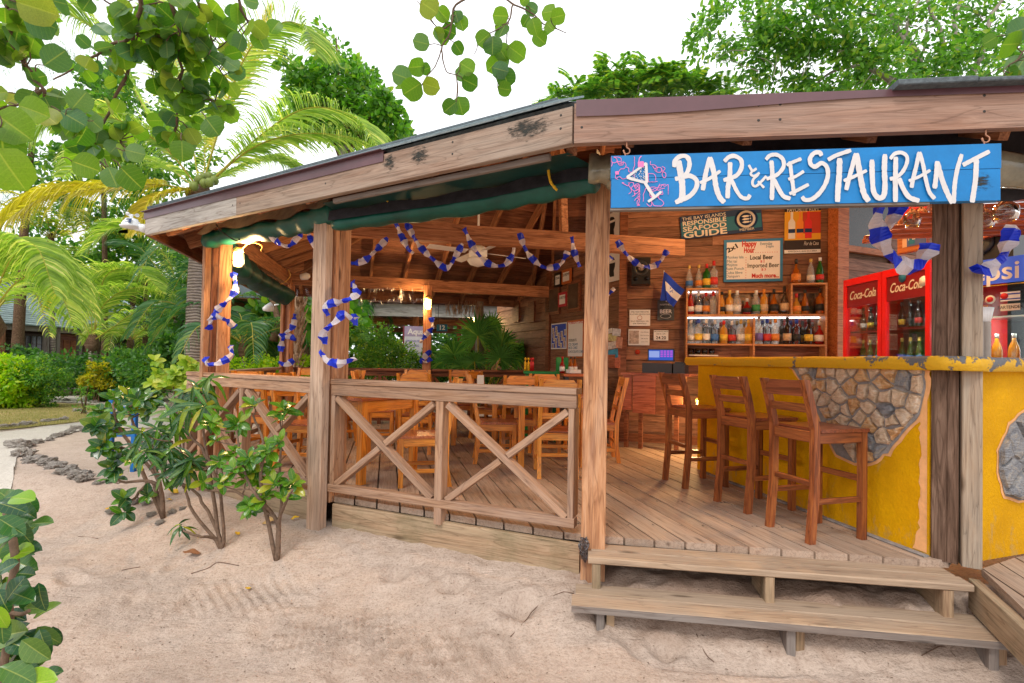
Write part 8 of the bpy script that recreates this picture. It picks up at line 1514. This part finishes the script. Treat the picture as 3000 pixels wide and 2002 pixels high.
# ---- shrubs by the deck
SH_BARK = plain('shrub_bark', (.17, .11, .075), .85, .2, 0, .35, 40, .6)
def rosette(t, c, L, n, meshes, el=.35, axis=(0, 0, 1), dz_=.1):
    ax = (V((-c.x * .10, -.75, .75)) + rv(.55)).normalized(); n = int(n * 1.05); a0 = R5.uniform(0, 6.3); o1 = ax.orthogonal().normalized(); o2 = ax.cross(o1)
    for k in range(n):
        a = a0 + k * 2.4; e = el + .5 * (k / n) + R5.uniform(-.15, .15); h = o1 * cos(a) + o2 * sin(a); d = h * cos(e) + ax * sin(e) - V((0, 0, dz_)); putleaf(t, R5.choice(meshes), c + ax * (.004 * k) + rv(.012), d, ax + rv(.35) - h * .2 + V((0, 0, .3)), L * R5.uniform(.75, 1.1) * (1 - .3 * (k / n)))
def fshrub(lab, base, stems, clusters, L, n, meshes, r=.013, el=.3, name='croton_shrub'):
    b = V(base); t = empty(name, tuple(b), 0, lab, 'shrub', 'leafy shrubs in the sand by the deck'); nodes = []
    for s_ in stems:
        pts = [b - V((0, 0, .04))] + s_; sp = spline(pts, 14); tube('stem', [p + rv(.004) for p in sp], [r * (1 - .55 * i / 14) for i in range(15)], SH_BARK, t, 7); nodes += sp[4:]
    base_c = list(clusters)
    for (c, k, Lk) in base_c[::4]:
        o_ = R5.choice(base_c)[0]; m_ = c.lerp(o_, .22) + rv(.06)
        if (c - o_).length < .8: clusters = clusters + [(m_, max(5, k - 3), Lk * .85)]
    for (c, k, Lk) in clusters:
        q = min(nodes, key=lambda p: (p - c).length + (.3 if p.z > c.z else 0)); tube('twig', spline([q, q.lerp(c, .5) + rv(.015) - V((0, 0, .01)), c], 6), [.006, .006, .005, .005, .004, .004, .003], SH_BARK, t, 5); rosette(t, c, Lk, k, meshes, el, dz_=.5 if meshes is ST_M else .12)
    return t
X6 = lambda x, y, Y: at(230 + x / 2.613, 1080 + y / 2.613, Y)
def bz6(x, y, z0=.17): return gz(230 + x / 2.613, 1080 + y / 2.613, z0)
b1 = bz6(1520, 1462, .08); Yb = b1.y
fshrub('croton shrub with glossy oblong leaves on one stem at the right of the group', b1, [[X6(1535, 1250, Yb), X6(1540, 1150, Yb), X6(1560, 1000, Yb), X6(1540, 780, Yb + .1), X6(1560, 470, Yb + .15)], [X6(1535, 1250, Yb), X6(1490, 1120, Yb), X6(1350, 960, Yb - .1), X6(1260, 760, Yb), X6(1210, 480, Yb)], [X6(1530, 1190, Yb), X6(1420, 1090, Yb), X6(1230, 950, Yb + .1), X6(1140, 940, Yb + .1), X6(960, 930, Yb + .1)], [X6(1530, 1180, Yb), X6(1600, 1000, Yb - .1), X6(1640, 920, Yb - .1)], [X6(1400, 900, Yb), X6(1420, 600, Yb), X6(1340, 360, Yb + .1)]],
  [(X6(x, y, Yb + R5.uniform(-.12, .12)), k, l_) for x, y, k, l_ in ((1560, 330, 11, .13), (1215, 430, 11, .13), (1345, 290, 9, .12), (1010, 440, 9, .12), (1190, 660, 9, .12), (1455, 650, 10, .13), (1090, 720, 8, .12), (1200, 790, 9, .11), (1390, 830, 10, .11), (1300, 690, 8, .11), (1500, 890, 9, .11), (1640, 900, 11, .13), (1420, 1010, 10, .12), (1340, 1060, 9, .12), (1110, 900, 8, .10), (950, 880, 7, .10), (1550, 560, 8, .09), (1480, 760, 8, .1), (1280, 850, 8, .1), (1060, 560, 6, .1), (1370, 740, 7, .11), (1580, 1000, 7, .1))], .12, 9, OB_M + BRD_M[:1], .016)
b2 = bz6(1090, 1350, .10); Y2 = b2.y
fshrub('tall shrub with long narrow drooping dark leaves in the middle of the group', b2, [[X6(1115, 1300, Y2), X6(1090, 1000, Y2), X6(1050, 830, Y2), X6(980, 640, Y2), X6(940, 330, Y2), X6(930, 220, Y2)], [X6(1080, 1280, Y2), X6(960, 1050, Y2), X6(880, 930, Y2), X6(700, 830, Y2), X6(600, 680, Y2)], [X6(1040, 1300, Y2), X6(940, 1180, Y2), X6(850, 1050, Y2), X6(830, 950, Y2), X6(760, 820, Y2 + .1), X6(720, 560, Y2)], [X6(980, 700, Y2), X6(880, 540, Y2), X6(800, 400, Y2)], [X6(1050, 1300, Y2), X6(930, 1285, Y2 - .1), X6(800, 1240, Y2 - .1)]],
  [(X6(x, y, Y2 + R5.uniform(-.15, .15)), k, l_) for x, y, k, l_ in ((930, 180, 13, .22), (860, 290, 11, .21), (960, 290, 9, .2), (700, 330, 11, .2), (760, 420, 11, .2), (640, 640, 12, .2), (520, 650, 10, .19), (700, 640, 11, .2), (860, 720, 12, .22), (480, 500, 9, .17), (600, 480, 9, .17), (780, 1220, 10, .15), (820, 780, 9, .2), (560, 560, 8, .18), (1000, 100, 8, .2), (650, 820, 6, .16), (430, 600, 8, .15))], .2, 10, ST_M, .015, .05)
b3 = bz6(650, 1110, .17); Y3 = b3.y
fshrub('shrub with rounded yellow green leaves at the left of the group', b3, [[X6(635, 950, Y3), X6(600, 800, Y3), X6(500, 600, Y3), X6(420, 420, Y3), X6(370, 300, Y3)], [X6(630, 930, Y3), X6(520, 860, Y3), X6(340, 870, Y3), X6(290, 830, Y3)], [X6(610, 850, Y3), X6(440, 660, Y3), X6(280, 590, Y3), X6(200, 570, Y3)], [X6(420, 640, Y3), X6(310, 450, Y3), X6(260, 280, Y3)], [X6(560, 870, Y3), X6(430, 990, Y3), X6(360, 1050, Y3)]],
  [(X6(x, y, Y3 + R5.uniform(-.2, .2)), k, l_) for x, y, k, l_ in ((270, 240, 9, .14), (380, 230, 8, .13), (450, 250, 8, .13), (540, 230, 8, .13), (170, 350, 9, .14), (150, 440, 9, .14), (230, 480, 9, .13), (190, 590, 9, .14), (240, 620, 8, .12), (270, 770, 9, .14), (250, 850, 8, .14), (360, 340, 8, .12), (440, 340, 8, .12), (360, 1000, 8, .13), (350, 1100, 7, .13), (310, 400, 8, .12), (520, 330, 8, .12), (600, 300, 8, .12), (420, 700, 8, .12), (520, 980, 6, .1), (340, 680, 7, .12))], .13, 8, BRD_M + OB_M[:1], .018, .3)
t4 = bz6(800, 760, .2); c4 = [X6(x, y, 5.6) for x, y in ((800, 40), (720, 90), (880, 70), (760, 10), (850, -10), (920, 30), (680, 130), (830, 110), (600, 170), (900, 110), (650, 40))]
fshrub('pale lime leaved shrub behind the narrow leaved one, touching the deck corner', (at(545, 1250, 5.6).x, 5.6, .18), [[c_ for c_ in (X6(800, 400, 5.6), c4[0])], [X6(760, 400, 5.6), c4[1]], [X6(850, 300, 5.6), c4[2]]], [(c_ + rv(.05), 9, .13) for c_ in c4] + [(c_ + rv(.14), 7, .12) for c_ in c4], .12, 9, [leafmesh('lime_leaf', pr_broad, leafmat('lime_leaf', (.20, .36, .03), (.42, .52, .06), (.60, .60, .12), .35, .35, None, .4), .25, .2, .02)], .014, .3)
# bottom left broad leaved shrub, close to the lens
t = empty('broad_leaf_shrub', (-1.72, 1.55, -.02), 0, 'dark glossy broad leaved shrub cut by the lower left corner', 'shrub'); YB = 1.75
tube('stem', spline([V((-1.75, 1.7, -.05)), at(20, 1900, YB), at(25, 1750, YB), at(45, 1640, YB), at(20, 1500, YB)], 14), [.012] * 15, SH_BARK, t, 7); tube('stem', spline([at(10, 1790, YB), at(60, 1800, YB), at(85, 1790, YB)], 8), [.007] * 9, SH_BARK, t, 6)
X4 = lambda x, y, Y=YB: at(x / 2.52, 1380 + y / 2.52, Y)
LM_BRT = leafmat('lime_broad_leaf', (.12, .30, .01), (.26, .44, .02), (.36, .46, .03), .3, .4, None, .5); BR_L = leafmesh('broad_leaf', pr_broad, LM_BRT, .2, .1, .02)
for (x, y, a, l, k) in ((150, 600, -.35, .15, 'L'), (165, 690, .15, .14, 'd'), (80, 640, 1.5, .12, 'g'), (180, 200, -.1, .12, 'L'), (120, 180, -.3, .09, 'd'), (30, 180, -2.4, .10, 'd'), (170, 470, 1.0, .13, 'd'), (60, 480, 2.4, .15, 'd'), (0, 330, -.5, .09, 'L'), (200, 310, .4, .12, 'd'), (100, 260, .2, .12, 'd'), (200, 760, -.1, .09, 'g'), (110, 860, -1.0, .13, 'd'), (180, 930, .1, .12, 'd'), (290, 960, 1.2, .11, 'd'), (220, 1000, 1.7, .12, 'd'), (90, 1200, -.35, .17, 'g'), (60, 1110, -.8, .1, 'd'), (400, 1250, 1.5, .10, 'd'), (250, 1240, .1, .13, 'd'), (40, 1260, .5, .14, 'L'), (60, 1380, 1.6, .13, 'L'), (280, 1340, .7, .13, 'd'), (200, 1410, -.1, .16, 'g'), (150, 1290, .1, .11, 'd'), (150, 1500, .3, .14, 'd'), (280, 1560, -.25, .17, 'L'), (30, 1530, .4, .14, 'L'), (210, 1500, .4, .12, 'd'), (10, 1100, 1.2, .1, 'L'), (10, 720, 2.8, .1, 'd'), (-20, 900, 2.9, .12, 'd'), (100, 420, .6, .12, 'd'), (230, 250, .8, .09, 'd'), (20, 220, 2.8, .13, 'd'), (60, 330, 2.0, .12, 'd'), (330, 1300, .9, .12, 'd'), (-30, 1350, 2.6, .14, 'd'), (130, 1080, .2, .1, 'd'), (160, 860, .6, .09, 'd'), (20, 980, .9, .1, 'd'), (0, 1200, 1.5, .12, 'd'), (100, 1450, 2.0, .12, 'd'), (-20, 500, 2.9, .13, 'd')):
    q = X4(x, y, YB + R5.uniform(-.12, .12)); d = V((cos(a), R5.uniform(-.35, .1), -sin(a))); nr = V((0, -.7, .7)) + rv(.35); me = {'L': BR_L, 'g': BRD_M[2], 'd': BRD_M[1 + R5.randint(0, 1)]}[k]; putleaf(t, me, q - d * l * .5, d, nr, l * .84)
for k in range(60):
    q = X4(R5.uniform(-60, 330) * (1 if k % 3 else .6), R5.uniform(170, 1580), YB + R5.uniform(.02, .35)); a = R5.uniform(-1, 3.5); d = V((cos(a), R5.uniform(-.3, .3), -sin(a) * .8)); putleaf(t, BRD_M[1 + k % 2], q, d, V((0, -.6, .7)) + rv(.5), R5.uniform(.06, .10))
# ================================================================ GROUND THINGS
import bmesh
def rock(seed, jag=.45):
    bm = bmesh.new(); bmesh.ops.create_icosphere(bm, subdivisions=4, radius=1)
    for v_ in bm.verts:
        p = v_.co.copy(); o_ = V((seed * 7.1, seed * 3.3, 0)); k = 1 + jag * mnoise.noise(p * 1.3 + o_) + jag * .7 * mnoise.noise(p * 3.2 + o_) + .26 * mnoise.noise(p * 7 + o_) + .16 * mnoise.noise(p * 17 + o_); v_.co = p * k
    me = bpy.data.meshes.new('rock'); bm.to_mesh(me); bm.free(); return me
CORAL, nt_, b_ = nmat('coral_rock'); v_ = mapped(nt_, (1, 1, 1)); n1 = noise(nt_, v_, 3.5, 6, .75); n2 = noise(nt_, v_, 14, 4, .7); nt_.links.new(mixc(nt_, .7, ramp(nt_, n1, [(.32, (.30, .26, .22)), (.46, (.62, .54, .47)), (.65, (.80, .73, .65))]), ramp(nt_, n2, [(.33, (.55, .53, .5)), (.5, (1.1, 1.1, 1.1))]), 'MULTIPLY'), b_.inputs['Base Color']); b_.inputs['Roughness'].default_value = .95; bump(nt_, b_, mth(nt_, 'ADD', n1, n2), 1.0, .05)
RM = [rock(k) for k in range(5)]
for q in RM: q.materials.append(CORAL)
rk = 0
def putrock(px, py, w_, lab, z=.17, flat=.55, grp='coral stones edging the path'):
    global rk; p = gz(px, py, z); s_ = w_ / 1500 * p.y / 2 * 1.02; m = M.Translation((p.x, p.y, tz(p.x, p.y) + s_ * .25)) @ M.Rotation(rk * 1.9, 4, 'Z') @ M.Diagonal((s_, s_ * .85, s_ * flat, 1)); o = obj('coral_rock', RM[rk % 5], None, None, m); rk += 1; tag(o, lab, 'rock', grp)
wn = ['pale', 'dark', 'pitted', 'brownish', 'whitish', 'knobbly', 'flat', 'craggy']
c1 = [(225, 1190, 60), (250, 1285, 55), (340, 1345, 40), (430, 1340, 42), (520, 1370, 44), (600, 1420, 46), (665, 1400, 30), (690, 1490, 44), (780, 1450, 44), (850, 1520, 48), (930, 1490, 34), (920, 1550, 44), (395, 1140, 30), (540, 1110, 24), (620, 1065, 26), (690, 1045, 24), (770, 1020, 26), (830, 990, 30), (930, 1000, 30), (1010, 1010, 16)]
for k, (x, y, w_) in enumerate(c1): putrock(x / 3.734, 1000 + y / 3.734, w_, '%s coral stone, number %s along the lower edge of the path from its left bend' % (wn[k % 8], ['one', 'two', 'three', 'four', 'five', 'six', 'seven', 'eight', 'nine', 'ten', 'eleven', 'twelve', 'thirteen', 'fourteen', 'fifteen', 'sixteen', 'seventeen', 'eighteen', 'nineteen', 'twenty'][k]))
for k, (x, y, w_) in enumerate([(60, 965, 26), (150, 955, 24), (280, 940, 30), (380, 925, 16), (500, 905, 24), (580, 895, 20), (700, 880, 24), (850, 790, 24), (920, 805, 20), (990, 830, 18), (1060, 820, 16), (720, 668, 20), (620, 664, 14), (520, 655, 14), (1030, 690, 20), (790, 545, 16), (860, 550, 14), (720, 540, 16)]): putrock(x / 3.734, 1000 + y / 3.734, w_, '%s small stone on the lawn side of the path, %s from the left' % (wn[k % 8], ['first', 'second', 'third', 'fourth', 'fifth', 'sixth', 'seventh', 'eighth', 'ninth', 'tenth', 'eleventh', 'twelfth', 'thirteenth', 'fourteenth', 'fifteenth', 'sixteenth', 'seventeenth', 'eighteenth'][k]), grp='small stones beside the lawn')
for k, (x, y, w_) in enumerate([(150, 930, 60), (250, 920, 70), (300, 985, 50), (250, 1080, 60), (420, 1050, 50), (520, 1060, 56), (560, 1120, 50), (620, 1160, 44), (720, 1120, 46), (800, 1110, 40), (700, 940, 40), (740, 900, 36), (950, 760, 44), (930, 720, 34), (1000, 965, 40), (590, 960, 34), (930, 970, 26)]): putrock(230 + x / 2.613, 1080 + y / 2.613, w_ / 2.0, '%s coral stone at the feet of the leafy shrubs, %s from the left' % (wn[(k * 3) % 8], ['first', 'second', 'third', 'fourth', 'fifth', 'sixth', 'seventh', 'eighth', 'ninth', 'tenth', 'eleventh', 'twelfth', 'thirteenth', 'fourteenth', 'fifteenth', 'sixteenth', 'seventeenth'][k]), .14, .5, 'coral stones under the shrubs')
o = obj('beach_stone', rock(9, .3), plain('pale_coral', (.55, .38, .27), .9, .1, 0, .3, 20, .6), None, M.Translation(gz(1375, 1660, .06) + V((0, 0, .01))) @ M.Rotation(.3, 4, 'Z') @ M.Diagonal((.055, .022, .022, 1))); tag(o, 'small pale coral piece lying in a dug hole before the steps', 'stone')
o = tube('exposed_root', [gz(960, 1628, .11), gz(1010, 1612, .11) + V((0, 0, .035)), gz(1070, 1606, .12) + V((0, 0, .045)), gz(1130, 1618, .11) + V((0, 0, .02)), gz(1165, 1632, .1)], [.006, .018, .02, .016, .005], plain('sandy_root', (.42, .28, .19), .9, .1, 0, .3, 30, .5), None, 8); tag(o, 'curved sandy root arching out of the sand before the deck', 'root')
DL = [leafmesh('fallen_leaf', pr_broad, plain('dry_leaf_' + n_, c, .7, .2, 0, .3, 30, .1), .3, -.1, .06) for n_, c in (('tan', (.50, .33, .14)), ('yellow', (.70, .42, .03)), ('brown', (.25, .11, .05)))]
for k, (x, y, l, c, lb) in enumerate(((755, 1025, .13, 1, 'yellow fallen leaf on the sand between the shrubs'), (1405, 1250, .14, 0, 'tan curled fallen leaf left of the right shrub stem'), (1225, 1285, .06, 1, 'small orange fallen leaf on the sand'), (1622, 1225, .07, 1, 'small yellow fallen leaf right of the shrub stem'), (940, 1345, .12, 2, 'brown fallen leaf near the shrub base'), (1300, 1552, .06, 1, 'tiny yellow fallen leaf below the right shrub'), (310, 1085, .10, 1, 'orange fallen leaf on the coral stones'), (330, 505, .12, 1, 'yellow fallen leaf beside the blue stand'), (715, 1065, .05, 1, 'tiny yellow leaf behind the middle shrub'), (1460, 1205, .05, 0, 'tiny tan leaf near the deck skirt'))):
    p = bz6(x, y, .12); p.z = tz(p.x, p.y) + hum(p.x, p.y) + .012; a = R5.uniform(0, 6); o = putleaf(None, DL[c], p, (cos(a), sin(a), .1), (0.2, 0, 1), l, 'fallen_leaf'); tag(o, lb, 'leaf', 'fallen leaves on the sand')
STK = plain('dry_stick', (.16, .10, .07), .9, .1)
for k, (l, lb) in enumerate((([(1495, 1870), (1540, 1845), (1570, 1815), (1640, 1802), (1680, 1808)], 'crooked dry twig on the sand before the steps'), ([(358, 1648), (385, 1642), (412, 1638)], 'short dark twig at the lower left'), ([(560, 1660), (610, 1650), (640, 1640), (700, 1650)], 'thin twig below the middle shrub'), ([(230, 1555), (265, 1558), (288, 1563)], 'thin curved twig beside the corner shrub'), ([(2040, 1880), (2065, 1910), (2092, 1930)], 'dry twig under the lower step'), ([(2700, 1950), (2760, 1935), (2800, 1950)], 'dry root fibres under the lower step at the right'))):
    pts = []
    for x, y in l: p = gz(x, y, .02 if x > 1400 else .06); pts.append(V((p.x, p.y, tz(p.x, p.y) + hum(p.x, p.y) + .003)))
    o = tube('dry_twig', spline(pts, 10), .0028, STK, None, 5); tag(o, lb, 'twig', 'dry twigs on the sand')
pv = []; pf = []
v, f = cards(np.array([(x, y, tz(x, y) + hum(x, y) + .004) for x, y in [(R5.uniform(-3.2, 2.6), R5.uniform(1.6, 5.4)) for _ in range(1500)]]), rotv(1500) * [1, 1, .1], rotv(1500) * .4 + [0, 0, 1], rng.uniform(.005, .02, 1500), .006, T_OV); o = obj('leaf_litter', npmesh('leaf_litter', v, f, False, [plain('litter', (.14, .09, .06), .9, .1, 0, .5)])); tag(o, 'tiny scattered debris on the sand', None, None, 'stuff')
# blue stand sign behind the left shrub
BLP = plain('blue_stand_paint', (.005, .12, .38), .45, .4, 0, .15, 8, .2); YS = 5.9; BS = Plane((at(320, 1200, YS).x, YS), (1, .12)); t = thingm('blue_sign_stand', BS.M(.2, .18), 'blue wooden sign stand half hidden behind the left shrub', 'sign')
for x in (328, 396):
    u = BS.hit(x, 1200)[0]; board('post', BS.P(u, .15), BS.P(u, BS.hit(x, 1142)[1]), .05, .05, BLP, t, up=(0, 1, 0))
for y0, y1, x0, x1, s_ in ((1150, 1172, 345, 405, 'GLASS BOTTOM'), (1178, 1198, 325, 400, 'BOAT'), (1184, 1203, 412, 440, 'TOUR')):
    a, b = BS.hit(x0, y1), BS.hit(x1, y0); quadbox('sign_board', BS, a[0], b[0], a[1], b[1], .026, .02, BLP if s_ != 'TOUR' else TEAL, t); text(s_, .06, BS, (a[0] + b[0]) / 2, (a[1] + b[1]) / 2, .048, WHITE, t, fit=(b[0] - a[0]) * .85)
board('rail', BS.P(BS.hit(320, 1200)[0], .62), BS.P(BS.hit(440, 1200)[0], .62), .03, .06, BLP, t)
# small plastic bag tied at post foot
o = obj('plastic_bag', rock(13, .5), glass('bag_film', (.55, .55, .6), .2), None, M.Translation((P1.x - .07, P1.y - .10, .40)) @ M.Diagonal((.03, .02, .065, 1))); tag(o, 'torn dark plastic bag scrap tied at the foot of the wide post', 'bag')
# nail heads on the deck boards and steps
v, f = [], []
for k in range(420):
    bx_ = random.randint(0, 24); yy = random.choice((3.55, 3.56, 4.15, 4.16, 4.75, 4.76, 5.35)); x = .2 + (bx_ * .1725 - .03 * (k % 2)) ; x = x - .245 * (yy - 3.4) ; b = len(v)
    if x > 2.35 - .23 * (yy - 3.4) or yy < 3.42 + (0 if x > .5 else (.47 - x) * .45): continue
    for q in range(5): v.append((x + .006 * cos(q * 1.257), yy + .006 * sin(q * 1.257), .4335))
    f.append((b, b + 1, b + 2, b + 3, b + 4))
o = obj('nail_heads', mesh('nail_heads', v, f, False, [NAIL]), None, deck); o['kind'] = 'stuff'
